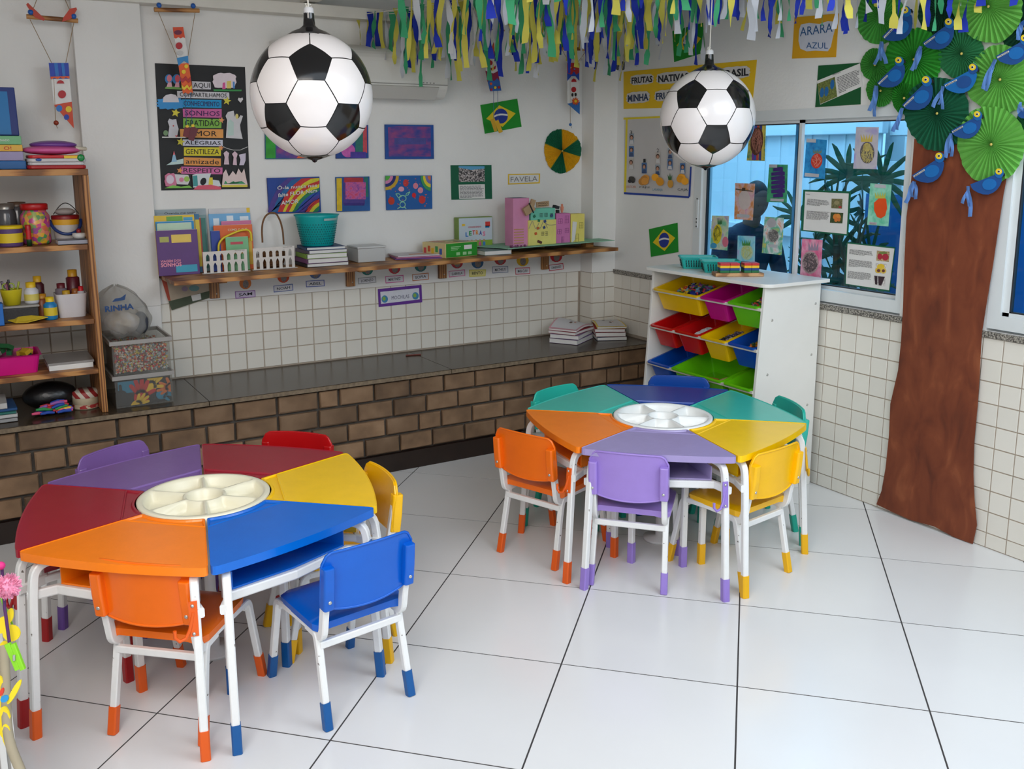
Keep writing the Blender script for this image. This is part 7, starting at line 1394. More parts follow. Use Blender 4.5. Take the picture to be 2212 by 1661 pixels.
mb.add(a_+b_, F, True); mb.add(b_+c_, F); mb.add(c_+d_, F, True); mb.add(a_, [list(range(n))[::-1]]); mb.add(d_, [list(range(n))]); obj('tub_body', mb, plastic((206, 202, 204), 0.35), tub)
for k, (dx, dy, h, r_, c, cc) in enumerate(((0.02, 0.03, 0.21, 0.03, (86, 24, 36), (190, 140, 30)), (-0.035, 0.02, 0.15, 0.026, (120, 110, 120), (100, 30, 40)), (-0.02, -0.03, 0.12, 0.024, (180, 140, 40), (190, 150, 40)), (0.02, -0.02, 0.125, 0.02, (176, 110, 40), (150, 90, 40)), (0.045, -0.03, 0.135, 0.016, (190, 190, 196), (200, 30, 40)))):
    jar('paint_pot', tcx+dx, 1.955+dy, Z2+0.006, [(0.001, 0), (r_*0.9, 0), (r_, 0.006), (r_, h*0.82), (r_*0.6, h*0.86)], plastic(c, 0.35), ['tall dark red bottle standing in the white tub', 'grey paint pot with a dark red cap in the white tub', 'amber paint pot in the front of the white tub', 'brown paint pot in the middle of the white tub', 'small silver pot with a bright red cap in the white tub'][k], 'paint pot', [('cap', [(r_*0.7, h*0.84), (r_*0.7, h), (0.001, h+0.002)], plastic(cc, 0.4))], 18)
bfx = onY(58, 672, 1.85).x; bf = obj('paper_fish', MB().prism([(bfx+x, 1.862+y, Z2+0.004+z) for x, y, z in ((-0.085, 0.02, 0.01), (-0.05, -0.02, 0.0), (0.0, -0.035, 0.0), (0.085, -0.01, 0.012), (0.03, 0.02, 0.016), (-0.03, 0.03, 0.03), (-0.05, 0.02, 0.014))], (0, 0, 0.003)), pmat((206, 176, 40)), None, 'flat yellow paper fish lying on the shelving', 'paper craft')
bxx = onY(0, 660, 1.84).x; slab('blue_box', bxx-0.04, 1.855, Z2, 0.10, 0.07, 0.10, (20, 100, 180), 'bright blue carton at the left edge of the middle shelf bay', 'box', pages=False)
# bay 3
Z3 = SHZ[2]+0.001
pbx1 = onY(88, 780, 1.86).x; pb = empty('plastic_basin', (pbx1-0.17, 1.95, Z3), 0, 'magenta plastic basin of odds and ends on the lower shelf', 'basin')
def rb_(w, d, z): return [Vector((pbx1-0.17+x, 1.965+y, z)) for x, y in fillet([(-w/2, -d/2), (w/2, -d/2), (w/2, d/2), (-w/2, d/2)], 0.02, 3)]
mb = MB(); a_, b_, b2_, c_, d_ = rb_(0.31, 0.19, Z3), rb_(0.34, 0.22, Z3+0.085), rb_(0.355, 0.235, Z3+0.085), rb_(0.332, 0.212, Z3+0.087), rb_(0.30, 0.18, Z3+0.004); n = len(a_); F = [(i, (i+1) % n, n+(i+1) % n, n+i) for i in range(n)]
mb.add(a_+b_, F); mb.add(b_+b2_, F); mb.add(b2_+c_, F); mb.add(c_+d_, F); mb.add(a_, [list(range(n))[::-1]]); mb.add(d_, [list(range(n))]); obj('basin_body', mb, plastic((206, 10, 124), 0.35), pb)
rg = random.Random(21); mb2 = {}
for k in range(26): c = rg.choice(((40, 40, 40), (200, 160, 40), (40, 100, 60), (60, 50, 46), (150, 140, 130))); mb2.setdefault(c, MB()).box((pbx1-0.17+rg.uniform(-0.13, 0.13), 1.965+rg.uniform(-0.07, 0.07), Z3+0.04+rg.uniform(0, 0.09)), (rg.uniform(0.02, 0.06), rg.uniform(0.02, 0.05), 0.02), Matrix.Rotation(rg.uniform(0, 3), 3, 'Z') @ Matrix.Rotation(rg.uniform(-0.5, 0.5), 3, 'X'))
od = empty('odds_and_ends', (pbx1-0.17, 1.965, Z3+0.02), 0, 'jumble of small packets and pieces heaped in the magenta basin', 'odds and ends', kind='stuff')
for c, m_ in mb2.items(): obj('loose_pieces', m_, pmat(c, 0.4), od)
ppx = onY(150, 780, 1.93).x; pp = empty('paper_ream', (ppx, 1.98, Z3), 0, 'stack of paper under a sheet of clear plastic on the lower shelf', 'paper'); obj('paper_block', MB().box((ppx, 1.98, Z3+0.012), (0.19, 0.24, 0.024)), WP, pp); obj('clear_cover', MB().box((ppx, 1.985, Z3+0.030), (0.20, 0.25, 0.010)), mat('dusty_clear_plastic', (150, 146, 142), 0.15), pp)
# bottom bay, standing on the bench
ZB1 = ZB+0.001; z = ZB1
for k, (c, lab) in enumerate((((150, 150, 150), 'grey magazine at the bottom of the pile under the shelving'), ((190, 188, 186), 'white magazine in the pile under the shelving'), ((40, 110, 100), 'green magazine in the pile under the shelving'), ((20, 70, 120), 'blue magazine in the pile under the shelving'), ((186, 184, 180), 'white thick book on top of the pile under the shelving'))):
    h = (0.02, 0.018, 0.012, 0.014, 0.028)[k]; slab('magazine', onY(30, 860, 1.88).x-0.13, 1.95, z, 0.27 if k < 4 else 0.20, 0.20, h, c, lab, 'book', rz=(0, 1, -2, 2, -1)[k]); z += h+0.0006
crx = onY(118, 858, 1.87).x; cr = empty('crepe_bundle', (crx, 1.885, ZB1), 0, 'bundle of bright rolled crepe paper strips under the shelving', 'crepe bundle'); rg = random.Random(31)
for k in range(30):
    c = rg.choice(((30, 70, 160), (40, 140, 70), (230, 150, 40), (190, 50, 60), (150, 90, 170), (230, 210, 50), (220, 80, 120))); a = rg.uniform(-0.5, 0.5); x = crx+rg.uniform(-0.08, 0.07); zz = ZB1+0.012+rg.uniform(0, 0.055)*(1-abs(x-crx)/0.1); y = 1.875+rg.uniform(-0.02, 0.03)
    obj('paper_roll', MB().tube([(x-0.03*math.cos(a), y-0.005, zz-0.03*math.sin(a)*0.4), (x, y, zz+0.004), (x+0.03*math.cos(a), y+0.005, zz+0.03*math.sin(a)*0.4)], 0.008, 6, rad=[0.006, 0.009, 0.007]), pmat(c, 0.6), cr)
obj('black_bag', MB().ball((crx-0.01, 1.99, ZB1+0.075), 0.12, 18, 12, (1, 0.7, 0.55)), mat('black_plastic_bag', (14, 14, 16), 0.35, bump=0.4, bscale=25), None, 'black plastic bag behind the crepe bundle', 'bag')
tnx = onY(196, 850, 1.92).x; jar('round_tin', tnx-0.02, 1.96, ZB1, [(0.001, 0), (0.06, 0), (0.061, 0.06)], pmat((206, 190, 160), 0.5), 'round cream tin with a red striped lid under the shelving', 'tin', [('lid', [(0.064, 0.056), (0.064, 0.082), (0.06, 0.086), (0.001, 0.087)], ramp_mat('red_stripe_lid', [(0.45, (150, 40, 40)), (0.55, (206, 196, 180))], 'WAVE', 9, 0.5, rot=(0, 0.6, 0))), ('pattern_band', [(0.0615, 0.004), (0.0615, 0.022)], ramp_mat('red_pattern', [(0.5, (170, 50, 50)), (0.6, (206, 190, 160))], 'CELL', 60, 0.5))])

# ================================================================== CLEAR BINS AND THE BAG BESIDE THE SHELVING
M_CLEAR = film_mat('clear_box_plastic', (190, 190, 188), (244, 243, 240), 0.10); M_LIDG = mat('grey_clear_lid', (156, 152, 148), 0.3)
def cbin(x0, x1, y0, y1, z0, h, label):
    root = empty('clear_bin', ((x0+x1)/2, (y0+y1)/2, z0), 0, label, 'bin', 'clear bins beside the shelving'); t = 0.003; ins = 0.012
    mb = MB().box(((x0+x1)/2, y0+ins, z0+h/2-0.01), (x1-x0-2*ins, t, h-0.02)).box(((x0+x1)/2, y1-ins, z0+h/2-0.01), (x1-x0-2*ins, t, h-0.02)).box((x0+ins, (y0+y1)/2, z0+h/2-0.01), (t, y1-y0-2*ins, h-0.02)).box((x1-ins, (y0+y1)/2, z0+h/2-0.01), (t, y1-y0-2*ins, h-0.02)).box(((x0+x1)/2, (y0+y1)/2, z0+0.002), (x1-x0-2*ins, y1-y0-2*ins, t))
    obj('bin_walls', mb, M_CLEAR, root); obj('lid_rim', MB().box(((x0+x1)/2, y0+0.004, z0+h-0.010), (x1-x0, 0.008, 0.02)).box(((x0+x1)/2, y1-0.004, z0+h-0.010), (x1-x0, 0.008, 0.02)).box((x0+0.004, (y0+y1)/2, z0+h-0.010), (0.008, y1-y0-0.016, 0.02)).box((x1-0.004, (y0+y1)/2, z0+h-0.010), (0.008, y1-y0-0.016, 0.02)), M_LIDG, root)
    obj('lid', MB().box(((x0+x1)/2, (y0+y1)/2, z0+h-0.004), (x1-x0-0.012, y1-y0-0.012, 0.003)), M_CLEAR, root); return root
ZB1 = ZB+0.001; bx0, bx1, by0, by1 = 0.190, 0.478, 1.83, 2.18
b1_ = cbin(bx0, bx1, by0, by1, ZB1, 0.160, 'lower clear bin holding a board of painted hands'); b2_ = cbin(bx0, bx1, by0, by1, ZB1+0.161, 0.170, 'upper clear bin full of coloured beads')
pbd = empty('painted_board', ((bx0+bx1)/2, by0+0.024, ZB1+0.006), 0, 'board of overlapping painted hand prints inside the lower clear bin', 'painting'); O = Vector((bx0+0.018, by0+0.020, ZB1+0.006)); pw, ph = bx1-bx0-0.036, 0.125
obj('board', MB().box(O+Vector((pw/2, 0.004, ph/2)), (pw, 0.004, ph)), pmat((24, 22, 24), 0.6), pbd)
def hand(cx, cz, s, rot, c, lift):
    mb = MB(); M = Matrix.Rotation(rot, 3, 'Y'); P = lambda x, z: O+Vector((cx*pw, -lift, cz*ph))+M @ Vector((x*s, 0, z*s))
    def inside(p): return Vector((min(max(p.x, O.x+0.001), O.x+pw-0.001), p.y, min(max(p.z, O.z+0.001), O.z+ph-0.001)))
    mb.prism([inside(P(math.cos(a)*0.42, math.sin(a)*0.46)) for a in [2*PI*i/14 for i in range(14)]], (0, -0.0006, 0))
    for k, (ang, ln) in enumerate(((-0.62, 0.95), (-0.25, 1.12), (0.08, 1.15), (0.42, 1.0), (1.15, 0.85))):
        dx, dz = math.sin(ang), math.cos(ang); q = []
        for t, w in ((0.25, 0.10), (0.6, 0.12), (0.95, 0.11), (1.05, 0.05)): q.append((dx*ln*t, dz*ln*t, w))
        mb.prism([inside(P(x-dz*w, z+dx*w)) for x, z, w in q]+[inside(P(x+dz*w, z-dx*w)) for x, z, w in q[::-1]], (0, -0.0006, 0))
    obj('hand_print', mb, pmat(c, 0.55), pbd)
obj('paint_field', MB().box(O+Vector((pw*0.22, 0.0012, ph*0.74)), (pw*0.38, 0.001, ph*0.46)), pmat((10, 130, 170), 0.55), pbd)
hand(0.08, 0.45, 0.06, -1.2, (28, 26, 28), 0.001); hand(0.82, 0.30, 0.06, 1.3, (10, 130, 170), 0.0012); hand(1.0, 0.55, 0.06, -1.5, (216, 110, 30), 0.0018); hand(0.62, 0.66, 0.07, 0.5, (230, 190, 10), 0.0024); hand(0.44, 0.28, 0.085, 0.0, (196, 20, 20), 0.0032); hand(0.34, -0.02, 0.06, 0.9, (230, 190, 10), 0.004)
bd = empty('beads', ((bx0+bx1)/2, (by0+by1)/2, ZB1+0.17), 0, 'coloured beads filling the upper clear bin', 'beads', kind='stuff'); rg = random.Random(41); by = {}
zb0 = ZB1+0.161+0.004
for k in range(900):
    fr_ = rg.random() < 0.7; x = rg.uniform(bx0+0.024, bx1-0.024); z_ = zb0+0.006+rg.uniform(0, 0.125); y_ = by0+0.021+rg.uniform(0, 0.010) if fr_ else rg.uniform(by0+0.03, by1-0.03)
    if not fr_: z_ = zb0+0.118+rg.uniform(0, 0.01)
    c = rg.choice(((206, 200, 196), (200, 40, 50), (206, 200, 196), (196, 180, 60), (130, 40, 60), (150, 180, 190), (216, 206, 190), (226, 120, 60)))
    by.setdefault(c, MB()).ball((x, y_, z_), rg.uniform(0.0042, 0.0062), 6, 4)
obj('bead_bulk', MB().box(((bx0+bx1)/2, (by0+by1)/2+0.012, zb0+0.06), (bx1-bx0-0.05, by1-by0-0.06, 0.115)), pmat((170, 160, 150), 0.6), bd)
for c, m_ in by.items(): obj('loose_beads', m_, plastic(c, 0.3), bd)
# bag of clothes on the upper bin
zt_ = ZB1+0.161+0.171; bgc = Vector((0.290, 2.0, zt_)); bg = empty('plastic_bag', bgc, 0, 'translucent grey plastic bag of clothes on the clear bins', 'bag')
def bagf(u, v):
    a = 2*PI*u; t = v; prof = [(0.0, 0.085), (0.12, 0.112), (0.35, 0.118), (0.6, 0.108), (0.8, 0.082), (0.92, 0.048), (1.0, 0.010)]
    for i in range(len(prof)-1):
        if prof[i][0] <= t <= prof[i+1][0]: k = (t-prof[i][0])/(prof[i+1][0]-prof[i][0]); r = prof[i][1]*(1-k)+prof[i+1][1]*k; break
    w = 1+0.05*math.sin(5*a+6*t)+0.04*math.sin(11*a-9*t)+0.03*math.sin(17*a+t*14); return bgc+Vector((r*w*1.08*math.cos(a)-0.03*t, r*w*1.2*math.sin(a), 0.004+t*0.245+0.006*math.sin(7*a)))
obj('bag_film', MB().grid(bagf, 48, 22, closeu=True), film_mat('cloudy_bag_film', (190, 188, 184), (236, 235, 232), 0.34), bg)
obj('folded_clothes', MB().grid(lambda u, v: bgc+Vector((0.098*math.cos(2*PI*u)*math.sin(PI*(0.08+0.84*v))*(1+0.06*math.sin(9*u*PI+5*v)), 0.11*math.sin(2*PI*u)*math.sin(PI*(0.08+0.84*v)), 0.010+0.125*v+0.008*math.sin(8*PI*u+v*9))), 30, 14, closeu=True), ramp_mat('folded_cream_cloth', [(0.3, (150, 140, 128)), (0.5, (206, 194, 178)), (0.75, (190, 190, 200))], 'NOISE', 14, 0.9, bump=0.4), bg)
obj('dark_cloth', MB().ball(bgc+Vector((0.068, -0.055, 0.062)), 0.045, 14, 10, (0.8, 0.9, 1.25)), mat('slate_wool', (60, 62, 72), 0.95, bump=0.5, bscale=60), bg)
bl = mat('bag_blue_print', (16, 60, 110), 0.5); p0 = Vector((bgc.x-0.105, bgc.y-0.158, bgc.z+0.145)); obj('print', text_on(MB(), 'RINHA', p0, p0+Vector((0.13, 0.0, 0.004)), 0.026, (0, 0, 1), (0, -1, 0), 0, 0.04), bl, bg)
obj('print', MB().prism([p0+Vector((x, 0.004, z)) for x, z in ((0.035, 0.045), (0.05, 0.06), (0.075, 0.062), (0.10, 0.078), (0.092, 0.05), (0.06, 0.046))], (0, -0.001, 0)), bl, bg)

# ================================================================== EXERCISE BOOKS ON THE BENCH CORNER
def nbstack(O, rz, items, grp):
    z = O[2]; M0 = Matrix.Rotation(R(rz), 3, 'Z')
    for k, (h, c, lab, dr, open_) in enumerate(items):
        M = M0 @ Matrix.Rotation(R(dr), 3, 'Z'); root = empty('exercise_book', (O[0], O[1], z), 0, lab, 'book', grp); P = Vector((O[0], O[1], z))
        def sh_(u, v, dz, w=0.27, d=0.20): x, y = (u-0.5)*w, (v-0.5)*d; return P+M @ Vector((x, y, dz+open_*0.016*math.sin(PI*u)*(0.4+v)))
        obj('cover', MB().grid(lambda u, v: sh_(u, v, 0.001), 10, 4).grid(lambda u, v: sh_(u, v, h), 10, 4), mat('cover_%d_%d_%d' % c, c, 0.4, noise=0.06, nscale=12), root)
        obj('pages', MB().add([sh_(u, v, dz, 0.264, 0.194) for u, v in ((0, 0), (.25, 0), (.5, 0), (.75, 0), (1, 0), (1, 1), (.75, 1), (.5, 1), (.25, 1), (0, 1)) for dz in (0.002, h-0.001)], [(2*i, 2*((i+1) % 10), 2*((i+1) % 10)+1, 2*i+1) for i in range(10)]), WP, root)
        if k == len(items)-1:
            obj('printed_page', MB().grid(lambda u, v: sh_(0.04+0.92*u, 0.05+0.9*v, h+0.0012), 10, 4), mat('printed_page', (206, 204, 206), 0.5), root)
            for (u, v, w_, c2) in ((0.40, 0.45, 0.11, (90, 60, 46)), (0.66, 0.62, 0.12, (60, 50, 56)), (0.48, 0.35, 0.08, (196, 140, 120)), (0.72, 0.34, 0.05, (60, 60, 80))): obj('page_picture', MB().grid(lambda a, b: sh_(u+w_*(a-0.5), v+w_*0.7*(b-0.5), h+0.0024), 4, 2), pmat(c2, 0.5), root)
        z += h+0.003
zb_ = ZB+0.001
nbstack((3.045, 2.10, zb_), 32, [(0.030, (150, 120, 176), 'lilac-covered exercise book at the bottom of the left bench pile', 0, 0), (0.026, (176, 150, 190), 'pale lilac exercise book in the left bench pile', 3, 0.2), (0.018, (196, 80, 90), 'red-edged exercise book in the left bench pile', -5, 0.6), (0.012, (206, 150, 160), 'open pink-edged exercise book on top of the left bench pile', -2, 2.2)], 'exercise books piled on the bench corner')
nbstack((3.325, 2.075, zb_), 62, [(0.022, (20, 40, 100), 'dark blue exercise book at the bottom of the right bench pile', 4, 0), (0.028, (180, 40, 50), 'red exercise book in the right bench pile', 0, 0.2), (0.020, (190, 60, 60), 'bright red-edged exercise book in the right bench pile', -3, 0.4), (0.012, (226, 196, 50), 'open yellow-edged exercise book on top of the right bench pile', 3, 0.8)], 'exercise books piled on the bench corner')
pe = onZ(893, 768, ZB); obj('pencil', MB().tube([pe+Vector((-0.045, 0.012, 0.004)), pe+Vector((0.045, -0.012, 0.004))], 0.0045, 6), pmat((110, 50, 40), 0.5), None, 'short reddish brown crayon lying on the granite bench', 'crayon')

# ================================================================== STREAMER GARLANDS
SC = [mat('yellow_crepe_strip', (222, 210, 90), 0.8, trans=0.35), mat('green_crepe_strip', (66, 168, 116), 0.8, trans=0.3), mat('blue_crepe_strip', (22, 48, 170), 0.8, trans=0.2), mat('white_crepe_strip', (214, 216, 224), 0.8, trans=0.35)]
rg = random.Random(77); strip_var = []
for k in range(14):           # fourteen strip shapes, one metre long, scaled to length
    tw = rg.choice((0, 0, 0.6, 1.2, 2.2)); ph = rg.uniform(0, 6); wv = rg.uniform(0.004, 0.012); w = rg.uniform(0.010, 0.019); cut = rg.uniform(-0.4, 0.4)
    def fn(u, v):
        a = tw*v*PI*0.5+ph*0.2+0.5*math.sin(v*7+ph); ww = w*(1+0.15*math.sin(v*19+ph))*(0.5 if tw > 1 and abs(v-0.7) < 0.12 else 1); x = (u-0.5)*2*ww
        return Vector((x*math.cos(a)+wv*math.sin(v*6+ph), x*math.sin(a)+wv*math.cos(v*5+ph), -v-(0.03*cut*(u-0.5)*2 if v > 0.97 else 0)))
    strip_var.append([MB().grid(fn, 2, 16).mesh('streamer', m) for m in SC])
def garland(name, A, B, n, lens, label, sag=0.06, seed=1, t0=0.0, t1=1.0):
    r_ = random.Random(seed); A, B = Vector(A), Vector(B); root = empty(name, A, 0, label, 'garland', 'crepe streamer garlands')
    def pt(t): return A.lerp(B, t)-Vector((0, 0, sag*4*t*(1-t)))
    obj('string', MB().tube([pt(i/20) for i in range(21)], 0.0018, 5), M_STRING, root); prev = -1
    for i in range(n):
        t = t0+(t1-t0)*(i+r_.uniform(0.2, 0.8))/n; p = pt(t); c = r_.choice([x for x in range(4) if x != prev]); prev = c; L = r_.uniform(*lens)
        o = inst('streamer', r_.choice(strip_var)[c], p+Vector((r_.uniform(-.01, .01), r_.uniform(-.01, .01), 0.01)), root, (r_.uniform(-0.05, 0.05), r_.uniform(-0.05, 0.05), CAM_YAW*-1+r_.uniform(-0.8, 0.8))); o.scale = (1, 1, L)
    return root
garland('streamer_garland', (1.68, 2.30, 2.53), (3.44, -0.62, 2.66), 62, (0.24, 0.38), 'longest garland of coloured crepe strips, running from the back wall towards the tree', 0.0, 1)
garland('streamer_garland', (1.72, 2.28, 2.53), (2.9, 1.30, 2.62), 50, (0.26, 0.42), 'dense garland of coloured crepe strips knotted at the left, above the air conditioner', 0.01, 2, 0.0, 1.0)
garland('streamer_garland', (1.25, 1.20, 2.62), (3.42, 1.95, 2.60), 52, (0.26, 0.42), 'garland of coloured crepe strips ending near the corner pillar', 0.02, 3, 0.12, 1)
garland('streamer_garland', (1.55, 0.75, 2.62), (3.42, 1.35, 2.66), 42, (0.26, 0.42), 'garland of coloured crepe strips above the security camera', 0.02, 4)
garland('streamer_garland', (1.35, 0.25, 2.58), (3.42, 0.72, 2.70), 30, (0.24, 0.36), 'garland of coloured crepe strips above the yellow fruit poster', 0.02, 5)
garland('streamer_garland', (2.0, -0.02, 2.56), (3.42, 0.12, 2.66), 16, (0.24, 0.34), 'sparse garland of coloured crepe strips above the window', 0.02, 6)
garland('streamer_garland', (2.3, -0.45, 2.52), (3.42, -0.42, 2.56), 13, (0.22, 0.32), 'sparse garland of coloured crepe strips nearest the leaf rosettes', 0.02, 7)

# ================================================================== LOWER LEFT: RIBBED PLANTER AND CRAFT FLOWERS
pY = -0.50; pR = -0.405; pz = 0.60
plr = empty('ribbed_planter', (pR-0.15, pY+0.2, 0), 0, 'white ribbed planter box at the lower left edge of the picture', 'planter'); obj('planter_box', MB().box((pR-0.15, pY+0.15, pz/2), (0.29, 0.29, pz)), mat('white_ribbed_board', (196, 194, 190), 0.6, noise=0.06, nscale=10), plr)
for k in range(14): obj('slat', MB().box((pR-0.010-0.0215*k, pY-0.002, pz/2), (0.015, 0.010, pz-0.01)), mat('white_slat', (206, 204, 200), 0.55), plr, bev=0.002)
fl = empty('craft_flowers', (-0.41, -0.85, 0.0), 0, 'yellow craft-foam flowers with a pink pompom at the lower left edge', 'craft flowers'); FY = 2.05
def fp(x, y, d=FY): return atd(x, y, d)
YF_ = mat('yellow_craft_foam', (232, 206, 30), 0.7)
def petal(cx, cy, rx, ry, rot, d=FY, m=YF_): obj('petal', MB().prism([fp(x, y, d) for x, y in ell(cx, cy, rx, ry, rot, 16)], _f*0.004), m, fl)
petal(24, 1368, 19, 18, 0); petal(21, 1330, 7, 16, 0.15); petal(5, 1350, 14, 20, 0.5, 2.06); petal(5, 1410, 12, 26, 0.2, 2.07); petal(8, 1560, 14, 34, 0.0, 2.0); petal(30, 1495, 6, 30, 0.5, 1.98); petal(3, 1500, 8, 40, -0.1, 2.02); petal(14, 1590, 10, 26, -0.15, 1.99); petal(2, 1450, 8, 30, 0.0, 2.05)
petal(9, 1510, 9, 7, -0.6, 1.975, mat('sky_blue_foam', (40, 140, 200), 0.7)); petal(3, 1495, 4, 9, 0.3, 1.972, mat('red_foam', (206, 60, 40), 0.7))
obj('purple_stick', MB().tube([fp(4, 1225, 2.04), fp(10, 1310, 2.04), fp(22, 1400, 2.035)], 0.0035, 7), pmat((76, 30, 90), 0.6), fl)
pc = fp(16, 1266, 2.03); rg = random.Random(6); pm = MB().ball(pc, 0.020, 14, 10)
for k in range(420):
    v = Vector((rg.gauss(0, 1), rg.gauss(0, 1), rg.gauss(0, 1))).normalized(); e = pc+v*rg.uniform(0.024, 0.030); s_ = v.orthogonal().normalized()*0.0022; pm.add([pc+v*0.016-s_, pc+v*0.016+s_, e+s_*0.6, e-s_*0.6], [(0, 1, 2, 3)])
obj('pompom', pm, mat('pink_fluff', (232, 150, 180), 0.9), fl); obj('magenta_bud', MB().ball(fp(2, 1222, 2.03), 0.009, 10, 8), pmat((206, 40, 120), 0.7), fl)
GP = plastic((130, 200, 30), 0.4); a_, b_ = fp(16, 1390, 2.0), fp(40, 1446, 2.0); obj('clothes_peg', MB().rtube([a_, b_], _f, 0.010, 0.012), GP, fl); obj('clothes_peg', MB().rtube([a_+_r*0.012, b_+_r*0.010], _f, 0.010, 0.010), GP, fl); obj('peg_spring', MB().tube([(a_+b_)/2+_r*0.006-_f*0.007+_u*0.006, (a_+b_)/2+_r*0.006-_f*0.007-_u*0.006], 0.003, 6), M_RIVET, fl)
st_ = fp(10, 1400, 2.06); obj('paper_stem', MB().tube(smooth_path([fp(8, 1395, 2.06), fp(12, 1470, 2.03), fp(16, 1600, 1.99), fp(52, 1680, 1.95), Vector((-0.39, -0.98, 0.30)), Vector((-0.40, -0.92, 0.0))], 0.05, 4), 0.010, 9), pmat((150, 140, 118), 0.8), fl)
obj('green_leaf', MB().prism([fp(x, y, 2.08) for x, y in ((0, 1290), (6, 1310), (30, 1360), (26, 1345), (8, 1300))], _f*0.003), pmat((120, 180, 40), 0.7), fl)
# ================================================================== OUTSIDE THE WINDOW
M_FENCE = mat('white_metal_fence', (226, 232, 236), 0.5, noise=0.02, nscale=4)
FX = 5.05
fn_ = empty('panel_fence', (FX, 2.6, 0), 0, 'white vertical-panel metal fence outside the window', 'fence')
for k in range(22): y = 1.42+0.15*k; obj('fence_panel', MB().box((FX, y, 0.97), (0.02, 0.140, 1.90)), M_FENCE, fn_); 
for k in range(22): y = 1.42+0.15*k-0.075; obj('panel_rib', MB().box((FX-0.012, y, 0.97), (0.016, 0.02, 1.90)), M_FENCE, fn_)
obj('top_rail', MB().box((FX-0.03, 3.0, 1.93), (0.06, 3.4, 0.09)), M_FENCE, fn_, bev=0.006); obj('mid_rail', MB().box((FX-0.03, 3.0, 1.18), (0.05, 3.4, 0.075)), M_FENCE, fn_, bev=0.006); obj('low_rail', MB().box((FX-0.03, 3.0, 0.30), (0.05, 3.4, 0.07)), M_FENCE, fn_, bev=0.006)
for y in (1.5, 3.1, 4.6): obj('post', MB().box((FX+0.03, y, 0.99), (0.06, 0.06, 1.98)), M_FENCE, fn_)
# tiled garden wall beside the fence
gw = obj('wall_outside', MB().box((FX+0.10, -0.2, 1.35), (0.12, 3.1, 2.7)), mat('outside_grout', (170, 180, 186), 0.9), kind='structure')
me_ot = MB().add([(0, -.117, -.077), (0, .117, -.077), (0, .117, .077), (0, -.117, .077), (-.004, -.114, -.074), (-.004, .114, -.074), (-.004, .114, .074), (-.004, -.114, .074)], [(0, 1, 2, 3), (7, 6, 5, 4), (0, 4, 5, 1), (1, 5, 6, 2), (2, 6, 7, 3), (3, 7, 4, 0)]).mesh('wall_tile', mat('outside_white_tile', (226, 230, 232), 0.3, noise=0.02, nscale=3, vary=0.03))
for r in range(6):
    for c in range(8): inst('wall_tile', me_ot, (FX+0.039, 1.20-0.242*c-0.12*(r % 2), 1.30+0.162*r), gw)
obj('blue_screen', MB().box((4.72, 0.62, 0.75), (0.03, 1.1, 1.5)), mat('blue_tarpaulin', (24, 110, 176), 0.5, bump=0.3, bscale=8), None, 'blue tarpaulin screen outside behind the palm', 'screen')
# passage is open above, lit by the sky and an added area lamp
# ---- palm
M_PALM = mat('dark_palm_leaf', (34, 84, 52), 0.45, noise=0.2, nscale=6, vary=0.15, trans=0.2); M_STEM = mat('palm_stem', (90, 84, 56), 0.8, noise=0.2, nscale=15)
pb_ = Vector((4.32, 0.98, 0.0)); palm = empty('fan_palm', pb_, 0, 'tall dark green fan palm growing outside the window', 'palm')
obj('planter_pot', MB().lathe([(0.001, 0), (0.16, 0), (0.20, 0.30), (0.21, 0.31), (0.19, 0.31), (0.17, 0.26), (0.001, 0.26)], 24, pb_), pmat((120, 80, 60)), palm)
rg = random.Random(15)
heads = [(1782, 405, 4.30, 0.34, -0.2), (1800, 470, 4.35, 0.36, 0.6), (1865, 460, 4.32, 0.34, 0.3), (1760, 520, 4.28, 0.34, -0.5), (1880, 560, 4.34, 0.36, 0.4), (1810, 545, 4.42, 0.36, 0.1), (1745, 600, 4.3, 0.32, -0.4), (1840, 610, 4.36, 0.34, 0.2), (1905, 390, 4.36, 0.30, 0.9), (1830, 380, 4.45, 0.30, 0.0), (1790, 640, 4.4, 0.32, 0.3), (1870, 660, 4.38, 0.3, -0.2), (1725, 470, 4.45, 0.26, -0.8)]
for k, (x, y, X, L, tw) in enumerate(heads):
    h = onX(x, y, X); base = pb_+Vector((rg.uniform(-.06, .06), rg.uniform(-.06, .06), 0.26)); mid = base.lerp(h, 0.6)+Vector((rg.uniform(-.06, .06), rg.uniform(-.06, .06), 0.10))
    st = obj('stem', MB().tube(smooth_path([base, mid, h], 0.3, 6), 0.008, 6), M_STEM, palm)
    lf = MB(); nb = 11; out = (h-mid).normalized(); side = out.cross(Vector((rg.uniform(-.4, .4), rg.uniform(-.4, .4), 1))).normalized(); upn = side.cross(out).normalized()
    for b in range(nb):
        a = R(-118+236*b/(nb-1))+rg.uniform(-.06, .06); ll = L*(1-0.18*abs(b-(nb-1)/2)/(nb/2))*rg.uniform(0.85, 1.1); d = (out*math.cos(a)+side*math.sin(a)+upn*0.18).normalized(); w = d.cross(upn).normalized()
        pts = []
        for j in range(6):
            t = j/5; c = h+d*(ll*t)-Vector((0, 0, 0.55*ll*t*t*rg.uniform(0.7, 1.0)*0.5)); ww = 0.017*math.sin(PI*min(0.97, 0.12+0.85*t))**0.7; pts.append((c-w*ww, c+upn*0.003, c+w*ww))
        for j in range(5): lf.add([*pts[j], *pts[j+1]], [(0, 1, 4, 3), (1, 2, 5, 4)], True)
    obj('leaf_fan', lf, M_PALM, palm)
for k in range(3): b = pb_+Vector((0.05*math.cos(k*2.1), 0.05*math.sin(k*2.1), 0.25)); obj('cane', MB().tube([b, b+Vector((0.02, 0.02, 0.5)), b+Vector((-0.02, 0.0, 0.95))], 0.016, 8), M_STEM, palm)
